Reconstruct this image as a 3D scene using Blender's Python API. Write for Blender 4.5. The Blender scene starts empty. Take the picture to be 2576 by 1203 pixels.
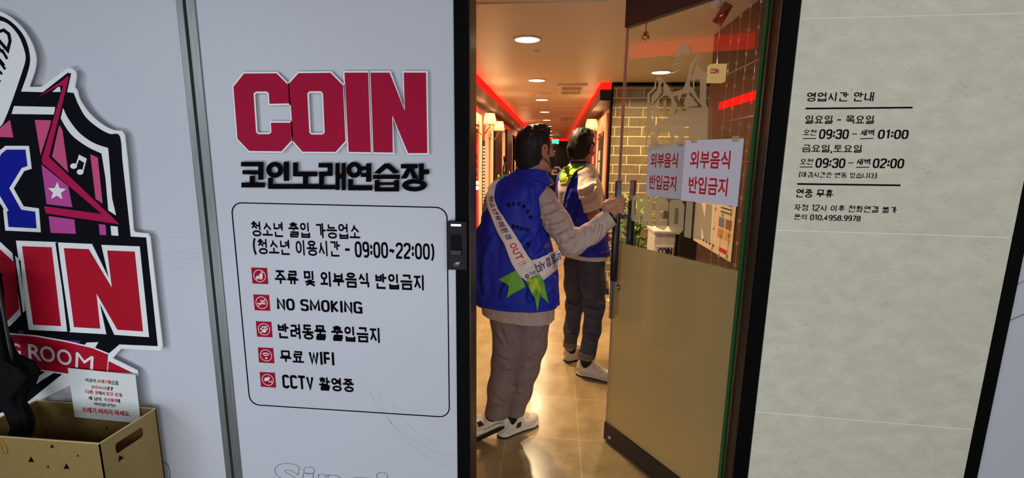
import bpy, bmesh, math, random
import numpy as np
from mathutils import Vector, Matrix
from mathutils.bvhtree import BVHTree

random.seed(7)
S = bpy.context.scene
COL = S.collection
HC = 1.55                      # eye height of the photographer
IW, IH, FPX = 2576.0, 1203.0, 1166.0

# ------------------------------------------------------------------ camera
def _cd(x, y):
    return np.array([(x - IW / 2) / FPX, (y - IH / 2) / FPX, 1.0])
_vy = _cd(1399, 397); _vy /= np.linalg.norm(_vy)
_vd = _cd(1202, 7239); _vd -= _vy * _vd.dot(_vy); _vd /= np.linalg.norm(_vd)
_vx = np.cross(_vd, _vy)
if _vx[0] < 0: _vx = -_vx
RM = np.array([_vx, _vy, -_vd])            # world = RM @ camera (x right, y down, z forward)
cam = bpy.data.cameras.new('camera'); camo = bpy.data.objects.new('camera', cam); COL.objects.link(camo)
cam.sensor_width = 36.0; cam.lens = FPX / IW * 36.0; cam.clip_start = 0.02; cam.clip_end = 100
m = Matrix.Identity(4)
for i in range(3):
    m[i][0] = RM[i, 0]; m[i][1] = -RM[i, 1]; m[i][2] = -RM[i, 2]
m[2][3] = HC
camo.matrix_world = m
S.camera = camo
CAMP = np.array([0, 0, HC])

# ------------------------------------------------------------------ world, exposure, outside light
S.view_settings.view_transform = 'Standard'
S.view_settings.look = 'None'
S.view_settings.gamma = 1.0
S.view_settings.use_curve_mapping = False
S.view_settings.exposure = 0.0
W = bpy.data.worlds.new('world'); S.world = W; W.use_nodes = True
W.node_tree.nodes['Background'].inputs[0].default_value = (0.62, 0.70, 0.86, 1)
W.node_tree.nodes['Background'].inputs[1].default_value = 0.135

def area(name, loc, target, size, size_y, power, color):
    l = bpy.data.lights.new(name, 'AREA'); l.shape = 'RECTANGLE'; l.size = size; l.size_y = size_y
    l.energy = power; l.color = color
    o = bpy.data.objects.new(name, l); COL.objects.link(o); o.location = loc
    o.rotation_euler = (Vector(target) - Vector(loc)).to_track_quat('-Z', 'Y').to_euler()
    return o
area('street_light', (-4.6, -3.4, 2.7), (-0.9, 1.72, 0.7), 2.2, 1.6, 57, (0.88, 0.93, 1.0))
area('low_fill', (-1.5, -1.0, 0.45), (-1.3, 1.72, 0.55), 3.4, 0.7, 38, (0.90, 0.94, 1.0))  # added low fill that brightens the lower wall; no real lamp stands here
area('street_light', (2.8, -2.6, 2.6), (1.1, 1.7, 0.8), 1.8, 1.2, 62, (1.0, 0.97, 0.86))

# ------------------------------------------------------------------ materials
def lin(c):
    return tuple(((v / 255) / 12.92 if v / 255 <= 0.04045 else ((v / 255 + 0.055) / 1.055) ** 2.4) for v in c)
MATS = {}
def mat(name, rgb, rough=0.5, metal=0.0, spec=0.5, noise=None, bump=None, emit=None, coat=0.0):
    if name in MATS: return MATS[name]
    m = bpy.data.materials.new(name); m.use_nodes = True; MATS[name] = m
    nt = m.node_tree; b = nt.nodes['Principled BSDF']
    b.inputs['Base Color'].default_value = (*lin(rgb), 1)
    b.inputs['Roughness'].default_value = rough
    b.inputs['Metallic'].default_value = metal
    b.inputs['Specular IOR Level'].default_value = spec
    b.inputs['Coat Weight'].default_value = coat
    if emit:
        b.inputs['Emission Color'].default_value = (*lin(emit[0]), 1)
        b.inputs['Emission Strength'].default_value = emit[1]
    if noise or bump:
        tc = nt.nodes.new('ShaderNodeTexCoord')
    if noise:            # (scale, second colour, amount, stretch)
        sc, rgb2, amt = noise[:3]
        mp = nt.nodes.new('ShaderNodeMapping'); nt.links.new(tc.outputs['Object'], mp.inputs[0])
        if len(noise) > 3: mp.inputs['Scale'].default_value = noise[3]
        n = nt.nodes.new('ShaderNodeTexNoise'); n.inputs['Scale'].default_value = sc; n.inputs['Detail'].default_value = 5
        nt.links.new(mp.outputs[0], n.inputs['Vector'])
        r = nt.nodes.new('ShaderNodeValToRGB')
        r.color_ramp.elements[0].position = 0.5 - 0.3; r.color_ramp.elements[1].position = 0.5 + 0.3
        r.color_ramp.elements[0].color = (*lin(rgb), 1)
        c2 = [a + (b_ - a) * amt for a, b_ in zip(lin(rgb), lin(rgb2))]
        r.color_ramp.elements[1].color = (*c2, 1)
        nt.links.new(n.outputs['Fac'], r.inputs[0]); nt.links.new(r.outputs[0], b.inputs['Base Color'])
    if bump:             # (scale, strength, distance)
        n2 = nt.nodes.new('ShaderNodeTexNoise'); n2.inputs['Scale'].default_value = bump[0]; n2.inputs['Detail'].default_value = 4
        nt.links.new(tc.outputs['Object'], n2.inputs['Vector'])
        bp = nt.nodes.new('ShaderNodeBump'); bp.inputs['Strength'].default_value = bump[1]; bp.inputs['Distance'].default_value = bump[2]
        nt.links.new(n2.outputs['Fac'], bp.inputs['Height']); nt.links.new(bp.outputs[0], b.inputs['Normal'])
    return m
def emat(name, rgb, strength):
    m = bpy.data.materials.new(name); m.use_nodes = True; MATS[name] = m
    nt = m.node_tree; nt.nodes.remove(nt.nodes['Principled BSDF'])
    e = nt.nodes.new('ShaderNodeEmission'); e.inputs[0].default_value = (*lin(rgb), 1); e.inputs[1].default_value = strength
    nt.links.new(e.outputs[0], nt.nodes['Material Output'].inputs[0]); return m

def tile_mat(name, c1, c2, mortar, bw, rh, ms, offset, rough, plane='XY', shift=(0, 0), bumpd=0.003, noise=0.5):
    m = bpy.data.materials.new(name); m.use_nodes = True; MATS[name] = m
    nt = m.node_tree; b = nt.nodes['Principled BSDF']
    g = nt.nodes.new('ShaderNodeNewGeometry'); sp = nt.nodes.new('ShaderNodeSeparateXYZ'); cb = nt.nodes.new('ShaderNodeCombineXYZ')
    nt.links.new(g.outputs['Position'], sp.inputs[0])
    for i, ax in enumerate(plane):
        ad = nt.nodes.new('ShaderNodeMath'); ad.operation = 'ADD'; ad.inputs[1].default_value = shift[i]
        nt.links.new(sp.outputs[ax], ad.inputs[0]); nt.links.new(ad.outputs[0], cb.inputs[i])
    br = nt.nodes.new('ShaderNodeTexBrick'); br.offset = offset; br.squash = 1.0
    br.inputs['Scale'].default_value = 1; br.inputs['Brick Width'].default_value = bw; br.inputs['Row Height'].default_value = rh
    br.inputs['Mortar Size'].default_value = ms; br.inputs['Mortar Smooth'].default_value = 0.1; br.inputs['Bias'].default_value = 0
    br.inputs['Color1'].default_value = (*lin(c1), 1); br.inputs['Color2'].default_value = (*lin(c2), 1); br.inputs['Mortar'].default_value = (*lin(mortar), 1)
    nt.links.new(cb.outputs[0], br.inputs['Vector'])
    n = nt.nodes.new('ShaderNodeTexNoise'); n.inputs['Scale'].default_value = 5; n.inputs['Detail'].default_value = 8; n.inputs['Roughness'].default_value = 0.65
    nt.links.new(g.outputs['Position'], n.inputs['Vector'])
    mr = nt.nodes.new('ShaderNodeMapRange'); mr.inputs[1].default_value = 0.3; mr.inputs[2].default_value = 0.7; mr.inputs[3].default_value = 1 - noise * 0.5; mr.inputs[4].default_value = 1 + noise * 0.3
    nt.links.new(n.outputs['Fac'], mr.inputs[0])
    mx = nt.nodes.new('ShaderNodeVectorMath'); mx.operation = 'SCALE'
    nt.links.new(br.outputs['Color'], mx.inputs[0]); nt.links.new(mr.outputs[0], mx.inputs['Scale'])
    nt.links.new(mx.outputs[0], b.inputs['Base Color'])
    mr2 = nt.nodes.new('ShaderNodeMapRange'); mr2.inputs[1].default_value = 0.3; mr2.inputs[2].default_value = 0.7; mr2.inputs[3].default_value = rough * 0.8; mr2.inputs[4].default_value = rough * 1.35
    nt.links.new(n.outputs['Fac'], mr2.inputs[0]); nt.links.new(mr2.outputs[0], b.inputs['Roughness'])
    bp = nt.nodes.new('ShaderNodeBump'); bp.invert = True; bp.inputs['Strength'].default_value = 0.5; bp.inputs['Distance'].default_value = bumpd
    nt.links.new(br.outputs['Fac'], bp.inputs['Height']); nt.links.new(bp.outputs[0], b.inputs['Normal'])
    return m

def stone_mat():
    m = bpy.data.materials.new('limestone'); m.use_nodes = True
    nt = m.node_tree; b = nt.nodes['Principled BSDF']; b.inputs['Roughness'].default_value = 0.55
    g = nt.nodes.new('ShaderNodeNewGeometry')
    mp = nt.nodes.new('ShaderNodeMapping'); mp.inputs['Scale'].default_value = (1, 1, 1.7); nt.links.new(g.outputs['Position'], mp.inputs[0])
    def noise(scale, det, rough=0.6):
        n = nt.nodes.new('ShaderNodeTexNoise'); n.inputs['Scale'].default_value = scale; n.inputs['Detail'].default_value = det; n.inputs['Roughness'].default_value = rough
        nt.links.new(mp.outputs[0], n.inputs['Vector']); return n
    def ramp(n, stops):
        r = nt.nodes.new('ShaderNodeValToRGB'); e = r.color_ramp.elements
        e[0].position, e[0].color = stops[0][0], (*stops[0][1], 1); e[1].position, e[1].color = stops[-1][0], (*stops[-1][1], 1)
        for p, c in stops[1:-1]:
            x = e.new(p); x.color = (*c, 1)
        nt.links.new(n.outputs['Fac'], r.inputs[0]); return r
    base = ramp(noise(14, 7), [(0.3, lin((212, 208, 188))), (0.5, lin((220, 217, 198))), (0.7, lin((228, 226, 210)))])
    fleck = ramp(noise(75, 3), [(0.60, (0, 0, 0)), (0.72, (1, 1, 1))])
    fleck2 = ramp(noise(42, 4, 0.7), [(0.66, (0, 0, 0)), (0.74, (1, 1, 1))])
    mx = nt.nodes.new('ShaderNodeMix'); mx.data_type = 'RGBA'; mx.inputs['B'].default_value = (*lin((186, 178, 150)), 1)
    sc = nt.nodes.new('ShaderNodeMath'); sc.operation = 'MULTIPLY'; sc.inputs[1].default_value = 0.55
    nt.links.new(fleck.outputs[0], sc.inputs[0]); nt.links.new(sc.outputs[0], mx.inputs['Factor']); nt.links.new(base.outputs[0], mx.inputs['A'])
    mx2 = nt.nodes.new('ShaderNodeMix'); mx2.data_type = 'RGBA'; mx2.inputs['B'].default_value = (*lin((160, 150, 120)), 1)
    sc2 = nt.nodes.new('ShaderNodeMath'); sc2.operation = 'MULTIPLY'; sc2.inputs[1].default_value = 0.6
    nt.links.new(fleck2.outputs[0], sc2.inputs[0]); nt.links.new(sc2.outputs[0], mx2.inputs['Factor']); nt.links.new(mx.outputs['Result'], mx2.inputs['A'])
    nt.links.new(mx2.outputs['Result'], b.inputs['Base Color'])
    return m

def glass_mat():
    m = bpy.data.materials.new('clear_glass'); m.use_nodes = True
    nt = m.node_tree; nt.nodes.remove(nt.nodes['Principled BSDF'])
    t = nt.nodes.new('ShaderNodeBsdfTransparent'); t.inputs[0].default_value = (0.96, 0.975, 0.96, 1)
    gl = nt.nodes.new('ShaderNodeBsdfGlossy'); gl.inputs['Roughness'].default_value = 0.0; gl.inputs[0].default_value = (1, 1, 1, 1)
    fr = nt.nodes.new('ShaderNodeFresnel'); fr.inputs[0].default_value = 2.0
    ge = nt.nodes.new('ShaderNodeNewGeometry'); iv = nt.nodes.new('ShaderNodeMath'); iv.operation = 'SUBTRACT'; iv.inputs[0].default_value = 1.0
    nt.links.new(ge.outputs['Backfacing'], iv.inputs[1])                     # the thin pane reflects once, at the face the ray enters
    ml = nt.nodes.new('ShaderNodeMath'); ml.operation = 'MULTIPLY'; nt.links.new(fr.outputs[0], ml.inputs[0]); nt.links.new(iv.outputs[0], ml.inputs[1])
    mx = nt.nodes.new('ShaderNodeMixShader')
    nt.links.new(ml.outputs[0], mx.inputs[0]); nt.links.new(t.outputs[0], mx.inputs[1]); nt.links.new(gl.outputs[0], mx.inputs[2])
    nt.links.new(mx.outputs[0], nt.nodes['Material Output'].inputs[0]); return m
def film_mat(name, rgb, clear=0.12):
    m = bpy.data.materials.new(name); m.use_nodes = True
    nt = m.node_tree; nt.nodes.remove(nt.nodes['Principled BSDF'])
    tr = nt.nodes.new('ShaderNodeBsdfTranslucent'); tr.inputs[0].default_value = (*lin(rgb), 1)
    df = nt.nodes.new('ShaderNodeBsdfDiffuse'); df.inputs[0].default_value = (*lin(rgb), 1)
    tp = nt.nodes.new('ShaderNodeBsdfTransparent')
    gl = nt.nodes.new('ShaderNodeBsdfGlossy'); gl.inputs['Roughness'].default_value = 0.45
    rf = nt.nodes.new('ShaderNodeBsdfRefraction'); rf.inputs['Roughness'].default_value = 0.42; rf.inputs['IOR'].default_value = 1.02; rf.inputs[0].default_value = (*lin(rgb), 1)
    h = nt.nodes.new('ShaderNodeMixShader'); h.inputs[0].default_value = 0.5; nt.links.new(tr.outputs[0], h.inputs[1]); nt.links.new(rf.outputs[0], h.inputs[2]); tr = h
    a = nt.nodes.new('ShaderNodeMixShader'); a.inputs[0].default_value = 0.30
    b = nt.nodes.new('ShaderNodeMixShader'); b.inputs[0].default_value = clear
    c = nt.nodes.new('ShaderNodeMixShader'); c.inputs[0].default_value = 0.06
    L = nt.links.new
    L(tr.outputs[0], a.inputs[1]); L(df.outputs[0], a.inputs[2]); L(a.outputs[0], b.inputs[1]); L(tp.outputs[0], b.inputs[2])
    L(b.outputs[0], c.inputs[1]); L(gl.outputs[0], c.inputs[2]); L(c.outputs[0], nt.nodes['Material Output'].inputs[0]); return m

M_PANEL = mat('white_sign_panel', (205, 208, 218), 0.42, noise=(0.8, (198, 202, 214), 1.0))
M_WHITE = mat('white_acrylic', (238, 242, 246), 0.4)
M_BLACKINK = mat('black_vinyl', (9, 7, 15), 0.7, spec=0.04)
M_CRIM = mat('crimson_acrylic', (172, 14, 58), 0.6, spec=0.12)
M_RED = mat('red_print', (178, 14, 42), 0.6, spec=0.12)
M_NAVY = mat('logo_black', (14, 14, 22), 0.7, spec=0.06)
M_BLUE = mat('logo_blue', (8, 22, 150), 0.6, spec=0.12)
M_PINK = mat('logo_pink', (208, 82, 132), 0.6, spec=0.15)
M_PURP = mat('logo_magenta', (186, 62, 150), 0.45)
M_VIOLET = mat('logo_violet', (80, 40, 140), 0.45)
M_BOLT = mat('logo_bolt', (180, 18, 80), 0.6, spec=0.12)
M_ALU = mat('brushed_aluminium', (150, 156, 156), 0.4, 0.6, noise=(30, (110, 116, 116), 1.0, (8, 8, 0.15)))
M_ALUDARK = mat('aluminium_groove', (60, 60, 58), 0.5, 0.3)
M_FRAME = mat('black_frame_metal', (7, 7, 8), 0.7, spec=0.08)
M_WOOD = mat('dark_walnut', (62, 42, 32), 0.42, noise=(9, (34, 22, 18), 1.0, (14, 14, 0.35)))
M_GOLD = mat('gold_paint', (176, 150, 92), 0.42, 0.55, noise=(60, (166, 138, 82), 1.0), bump=(220, 0.12, 0.001))
M_HOLE = mat('dark_hole', (30, 24, 14), 0.8)
M_UMB = mat('black_nylon', (9, 9, 10), 0.85, spec=0.15, bump=(60, 0.3, 0.002))
M_PAPER = mat('laminated_paper', (226, 232, 232), 0.25)
M_PAPER2 = mat('white_paper', (232, 226, 238), 0.6)
M_REDINK = mat('red_ink', (206, 26, 40), 0.5)
M_REDINK2 = mat('dull_red_ink', (190, 30, 52), 0.5)
M_BLKINK = mat('black_ink', (26, 24, 24), 0.5)
M_PHONEBLK = mat('reader_plastic', (25, 25, 25), 0.6, spec=0.25)
M_GLOSSBLK = mat('gloss_black', (6, 6, 7), 0.12)
M_CHROME = mat('chrome', (200, 200, 205), 0.14, 1.0)
M_GRIP = mat('black_grip', (14, 12, 12), 0.4)
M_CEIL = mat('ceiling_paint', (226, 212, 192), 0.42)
M_REDWALL = mat('red_wall_paint', (178, 34, 30), 0.5)
M_CREAM = mat('cream_moulding', (236, 214, 176), 0.45)
M_DARK = mat('dark_wall_paint', (42, 34, 32), 0.5)
M_BLACKDOOR = mat('black_door_paint', (20, 17, 17), 0.4)
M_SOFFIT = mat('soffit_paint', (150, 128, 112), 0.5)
M_BRASS = mat('brass', (214, 170, 100), 0.25, 1.0)
M_WHITEPLAS = mat('white_plastic', (228, 220, 208), 0.4)
M_SKIN = mat('skin', (178, 120, 92), 0.5, noise=(40, (160, 100, 76), 0.7))
M_HAIR = mat('black_hair', (15, 11, 10), 0.55, spec=0.35, noise=(150, (30, 21, 18), 0.9, (1, 1, 0.25)), bump=(320, 0.5, 0.002))
M_VEST = mat('royal_blue_nylon', (24, 38, 165), 0.58, spec=0.35, bump=(34, 0.3, 0.004))
M_SHIRT = mat('light_beige_shirt', (178, 152, 144), 0.75, bump=(220, 0.2, 0.002))
M_TEE = mat('white_tee', (236, 220, 198), 0.8, bump=(220, 0.15, 0.001))
M_TROUS = mat('mauve_grey_trousers', (128, 104, 102), 0.7, bump=(260, 0.15, 0.001))
M_JEAN = mat('charcoal_denim', (50, 54, 72), 0.75, noise=(9, (74, 78, 98), 0.9), bump=(300, 0.3, 0.001))
M_JEANCUFF = mat('faded_denim_cuff', (122, 114, 104), 0.8, noise=(160, (90, 84, 78), 1.0))
M_SHOE = mat('white_leather', (228, 214, 194), 0.5)
M_SOLE = mat('white_rubber', (226, 216, 202), 0.6)
M_SOLEBLK = mat('black_rubber', (24, 24, 24), 0.6)
M_SOCK = mat('black_sock', (20, 19, 20), 0.9)
M_SASH = mat('white_sash', (236, 216, 212), 0.55)
M_GREEN = mat('sash_green', (104, 172, 58), 0.55)
M_LIME = mat('sash_lime', (188, 206, 60), 0.55)
M_INKBLUE = mat('navy_ink', (46, 36, 100), 0.5)
M_MASK = mat('black_mask_cloth', (17, 16, 18), 0.8)
M_LEAF = mat('leaf_green', (86, 128, 42), 0.45, noise=(14, (140, 168, 70), 0.8))
M_STEM = mat('stem_green', (92, 110, 50), 0.6)
M_SOIL = mat('soil', (40, 30, 22), 0.9)
M_GLASS = glass_mat()
M_FILM = film_mat('frosted_film', (232, 212, 152), 0.03)
M_FILM2 = film_mat('frosted_lettering', (250, 238, 200), 0.22)
M_STONE = stone_mat()
M_GROUT = mat('pale_grout', (236, 238, 222), 0.7)
M_FLOOR = tile_mat('floor_tiles', (170, 148, 106), (160, 138, 98), (190, 166, 120), 0.405, 0.455, 0.0032, 0.0, 0.20, 'XY', (-0.172 + 4.05, -2.377 + 4.55), 0.002, 0.55)
M_BRICK = tile_mat('subway_brick', (140, 124, 92), (126, 110, 80), (226, 206, 160), 0.29, 0.101, 0.0055, 0.5, 0.28, 'XZ', (3.0, 0.03), 0.004, 0.3)
M_PAVE = mat('street_paving', (96, 96, 98), 0.8, noise=(20, (70, 70, 72), 1.0))
M_PLANK = mat('dark_wood_wall', (70, 46, 34), 0.3, noise=(8, (44, 28, 22), 1.0, (16, 16, 0.4)))
M_LAMP = emat('warm_lamp', (255, 232, 190), 14.0)
M_COVE = emat('red_led', (255, 20, 12), 2.3)
M_BULB = emat('bulb_glow', (255, 214, 150), 50.0)
M_EXITG = emat('exit_lamp', (70, 230, 170), 1.6)
M_LEDW = emat('reader_led', (235, 245, 255), 2.2)
M_SIGNLIT = emat('lit_box_sign', (255, 206, 130), 0.5)

# ------------------------------------------------------------------ projecting photo pixels onto real planes
def ray(x, y):
    return RM @ _cd(x, y)
def at_y(x, y, Y):
    r = ray(x, y); return r * (Y / r[1]) + CAMP
def at_x(x, y, X):
    r = ray(x, y); return r * (X / r[0]) + CAMP
def at_z(x, y, Z):
    r = ray(x, y); return r * ((Z - HC) / r[2]) + CAMP

class Plane:
    def __init__(s, p0, u, n):
        s.p0 = np.array(p0, float); s.u = np.array(u, float) / np.linalg.norm(u); s.n = np.array(n, float) / np.linalg.norm(n)
        s.v = np.array([0, 0, 1.0])
    def uv(s, x, y):
        r = ray(x, y); t = ((s.p0 - CAMP) @ s.n) / (r @ s.n); q = r * t + CAMP - s.p0
        return np.array([q @ s.u, q @ s.v])
    def pt(s, u, v, w=0.0):
        return s.p0 + s.u * u + s.v * v + s.n * w

# ------------------------------------------------------------------ object helpers
def tag(o, label=None, cat=None, group=None, kind=None):
    if label: o['label'] = label
    if cat: o['category'] = cat
    if group: o['group'] = group
    if kind: o['kind'] = kind
    return o
def empty(name, loc, label=None, cat=None, group=None, kind=None):
    o = bpy.data.objects.new(name, None); COL.objects.link(o); o.location = [float(v) for v in loc]; o.empty_display_size = 0.05
    return tag(o, label, cat, group, kind)
def root_loc(p):
    l = np.zeros(3)
    while p is not None:
        l += np.array(p.location); p = p.parent
    return l
def obj(name, verts, faces, material, parent=None, smooth=False, label=None, cat=None, group=None, kind=None, origin=None):
    v = np.array(verts, float)
    if parent is not None:
        off = root_loc(parent); loc = np.zeros(3)
    else:
        if origin is None:
            lo, hi = v.min(0), v.max(0); origin = np.array([(lo[0] + hi[0]) / 2, (lo[1] + hi[1]) / 2, lo[2]])
        off = np.array(origin, float); loc = off
    me = bpy.data.meshes.new(name)
    me.from_pydata((v - off).tolist(), [], [tuple(int(i) for i in f) for f in faces])
    if material is not None: me.materials.append(material)
    if smooth: me.polygons.foreach_set('use_smooth', [True] * len(me.polygons))
    me.update()
    o = bpy.data.objects.new(name, me); COL.objects.link(o); o.location = loc.tolist()
    if parent is not None: o.parent = parent
    return tag(o, label, cat, group, kind)

class MB:
    """collects shapes that form ONE part"""
    def __init__(s): s.v = []; s.f = []
    def add(s, v, f):
        n = len(s.v); s.v += [tuple(map(float, p)) for p in v]; s.f += [tuple(int(i) + n for i in q) for q in f]; return s
    def box(s, lo, hi, bev=0.0, Mx=None):
        lo = np.minimum(lo, hi).astype(float) if False else np.array(lo, float); hi = np.array(hi, float)
        bm = bmesh.new(); bmesh.ops.create_cube(bm, size=1)
        for v in bm.verts: v.co = [lo[i] + (v.co[i] + 0.5) * (hi[i] - lo[i]) for i in range(3)]
        if bev: bmesh.ops.bevel(bm, geom=bm.edges[:], offset=bev, segments=2, affect='EDGES', profile=0.7)
        bm.verts.index_update()
        v = [(Mx @ q.co if Mx else q.co) for q in bm.verts]; s.add(v, [[q.index for q in f.verts] for f in bm.faces]); bm.free(); return s
    def tube(s, pts, r, n=12, cap=True):
        pts = [np.array(p, float) for p in pts]; R = r if hasattr(r, '__len__') else [r] * len(pts)
        V = []; F = []; prev = None
        for i, p in enumerate(pts):
            t = pts[min(i + 1, len(pts) - 1)] - pts[max(i - 1, 0)]; t /= (np.linalg.norm(t) + 1e-9)
            a = prev if prev is not None else np.cross(t, [0, 0, 1.0] if abs(t[2]) < 0.9 else [1.0, 0, 0])
            a = a - t * (a @ t); a /= np.linalg.norm(a) + 1e-9; b = np.cross(t, a); prev = a
            for k in range(n):
                th = 2 * math.pi * k / n; V.append(p + R[i] * (a * math.cos(th) + b * math.sin(th)))
        for i in range(len(pts) - 1):
            for k in range(n):
                F.append((i * n + k, i * n + (k + 1) % n, (i + 1) * n + (k + 1) % n, (i + 1) * n + k))
        if cap: F.append(tuple(range(n - 1, -1, -1))); F.append(tuple((len(pts) - 1) * n + k for k in range(n)))
        return s.add(V, F)
    def lathe(s, prof, c, n=24, Mx=None):
        V = []; F = []; c = np.array(c, float)
        for r, z in prof:
            for k in range(n):
                th = 2 * math.pi * k / n; p = np.array([r * math.cos(th), r * math.sin(th), z])
                if Mx is not None: p = np.array(Mx @ Vector(p))
                V.append(c + p)
        for i in range(len(prof) - 1):
            for k in range(n):
                F.append((i * n + k, i * n + (k + 1) % n, (i + 1) * n + (k + 1) % n, (i + 1) * n + k))
        if prof[0][0] > 1e-6: F.append(tuple(range(n - 1, -1, -1)))
        if prof[-1][0] > 1e-6: F.append(tuple((len(prof) - 1) * n + k for k in range(n)))
        return s.add(V, F)
    def ball(s, c, r, n=12, m=8):
        R = r if hasattr(r, '__len__') else (r, r, r); V = []; F = []
        for i in range(m + 1):
            ph = math.pi * i / m
            for k in range(n):
                th = 2 * math.pi * k / n
                V.append((c[0] + R[0] * math.sin(ph) * math.cos(th), c[1] + R[1] * math.sin(ph) * math.sin(th), c[2] + R[2] * math.cos(ph)))
        for i in range(m):
            for k in range(n): F.append((i * n + k, (i + 1) * n + k, (i + 1) * n + (k + 1) % n, i * n + (k + 1) % n))
        return s.add(V, F)
    def build(s, name, material, parent=None, **kw):
        return obj(name, s.v, s.f, material, parent, **kw)

DG = None
def curve_mesh(cu):
    """a 2D curve (outline or text) as (verts, faces)"""
    o = bpy.data.objects.new('tmp', cu); COL.objects.link(o)
    dg = bpy.context.evaluated_depsgraph_get(); dg.update()
    me = bpy.data.meshes.new_from_object(o.evaluated_get(dg))
    v = np.array([q.co[:] for q in me.vertices]) if len(me.vertices) else np.zeros((0, 3)); f = [tuple(p.vertices) for p in me.polygons]
    bpy.data.objects.remove(o); bpy.data.curves.remove(cu); bpy.data.meshes.remove(me)
    return v, f
def text_geo(body, bold=0.0, shear=0.0, spacing=1.0, outline=0.0):
    cu = bpy.data.curves.new('tmp', 'FONT'); cu.body = body; cu.size = 1; cu.offset = bold; cu.shear = shear; cu.space_character = spacing
    cu.resolution_u = 4
    if outline: cu.fill_mode = 'NONE'; cu.bevel_depth = outline; cu.bevel_resolution = 1
    return curve_mesh(cu)
# ---- square-cut sign lettering, drawn as strokes (Korean syllables are composed from their letters)
def _rr(x0, y0, x1, y1, r=0.3):
    rx, ry = (x1 - x0) * r, (y1 - y0) * r; P = []
    for cx, cy, a in ((x1 - rx, y1 - ry, 0), (x0 + rx, y1 - ry, 90), (x0 + rx, y0 + ry, 180), (x1 - rx, y0 + ry, 270)):
        P += [(cx + rx * math.cos(math.radians(a + 30 * i)), cy + ry * math.sin(math.radians(a + 30 * i))) for i in range(4)]
    return P + [P[0]]
_SI = [[(0, 0), (0.36, 0.5), (0.46, 1)], [(0.44, 0.66), (1, 0)]]
CONS = {'ㄱ': [[(0, 1), (1, 1), (1, 0)]], 'ㄴ': [[(0, 1), (0, 0), (1, 0)]], 'ㄷ': [[(1, 1), (0, 1), (0, 0), (1, 0)]], 'ㄹ': [[(0, 1), (1, 1), (1, 0.5), (0, 0.5), (0, 0), (1, 0)]],
        'ㅁ': [[(0, 0), (0, 1), (1, 1), (1, 0), (0, 0)]], 'ㅂ': [[(0, 1), (0, 0), (1, 0), (1, 1)], [(0, 0.52), (1, 0.52)]], 'ㅅ': _SI, 'ㅇ': [_rr(0, 0, 1, 1, 0.45)],
        'ㅈ': [[(0, 1), (1, 1)], [(0, 0), (0.42, 0.45), (0.5, 1)], [(0.47, 0.6), (1, 0)]], 'ㅊ': [[(0.32, 1.04), (0.68, 1.04)], [(0, 0.74), (1, 0.74)], [(0, 0), (0.42, 0.35), (0.5, 0.74)], [(0.47, 0.45), (1, 0)]],
        'ㅋ': [[(0, 1), (1, 1), (1, 0)], [(0, 0.5), (1, 0.5)]], 'ㅌ': [[(1, 1), (0, 1), (0, 0), (1, 0)], [(0, 0.5), (1, 0.5)]], 'ㅍ': [[(0, 1), (1, 1)], [(0, 0), (1, 0)], [(0.3, 1), (0.3, 0)], [(0.7, 1), (0.7, 0)]],
        'ㅎ': [[(0.3, 1.06), (0.7, 1.06)], [(0, 0.76), (1, 0.76)], _rr(0.12, 0, 0.88, 0.5, 0.45)]}
for _d, _s in (('ㄲ', 'ㄱ'), ('ㄸ', 'ㄷ'), ('ㅃ', 'ㅂ'), ('ㅆ', 'ㅅ'), ('ㅉ', 'ㅈ')):
    CONS[_d] = [[(x * 0.42 + o, y) for x, y in st] for o in (0, 0.56) for st in CONS[_s]]
VV = {'ㅏ': [[(0.3, 0), (0.3, 1)], [(0.3, 0.52), (1, 0.52)]], 'ㅑ': [[(0.3, 0), (0.3, 1)], [(0.3, 0.66), (1, 0.66)], [(0.3, 0.36), (1, 0.36)]], 'ㅓ': [[(0.75, 0), (0.75, 1)], [(-0.15, 0.52), (0.75, 0.52)]],
      'ㅕ': [[(0.75, 0), (0.75, 1)], [(-0.15, 0.68), (0.75, 0.68)], [(-0.15, 0.36), (0.75, 0.36)]], 'ㅣ': [[(0.6, 0), (0.6, 1)]], 'ㅐ': [[(0.1, 0), (0.1, 1)], [(0.85, 0), (0.85, 1)], [(0.1, 0.52), (0.85, 0.52)]],
      'ㅔ': [[(0.35, 0), (0.35, 1)], [(0.95, 0), (0.95, 1)], [(-0.25, 0.52), (0.35, 0.52)]], 'ㅖ': [[(0.35, 0), (0.35, 1)], [(0.95, 0), (0.95, 1)], [(-0.25, 0.66), (0.35, 0.66)], [(-0.25, 0.38), (0.35, 0.38)]]}
HV = {'ㅗ': [[(0, 0), (1, 0)], [(0.5, 0), (0.5, 1)]], 'ㅛ': [[(0, 0), (1, 0)], [(0.32, 0), (0.32, 1)], [(0.68, 0), (0.68, 1)]], 'ㅜ': [[(0, 1), (1, 1)], [(0.5, 1), (0.5, 0)]], 'ㅠ': [[(0, 1), (1, 1)], [(0.32, 1), (0.32, 0)], [(0.68, 1), (0.68, 0)]], 'ㅡ': [[(0, 0.5), (1, 0.5)]]}
MV = {'ㅘ': ('ㅗ', 'ㅏ'), 'ㅙ': ('ㅗ', 'ㅐ'), 'ㅚ': ('ㅗ', 'ㅣ'), 'ㅝ': ('ㅜ', 'ㅓ'), 'ㅞ': ('ㅜ', 'ㅔ'), 'ㅟ': ('ㅜ', 'ㅣ'), 'ㅢ': ('ㅡ', 'ㅣ')}
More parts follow.
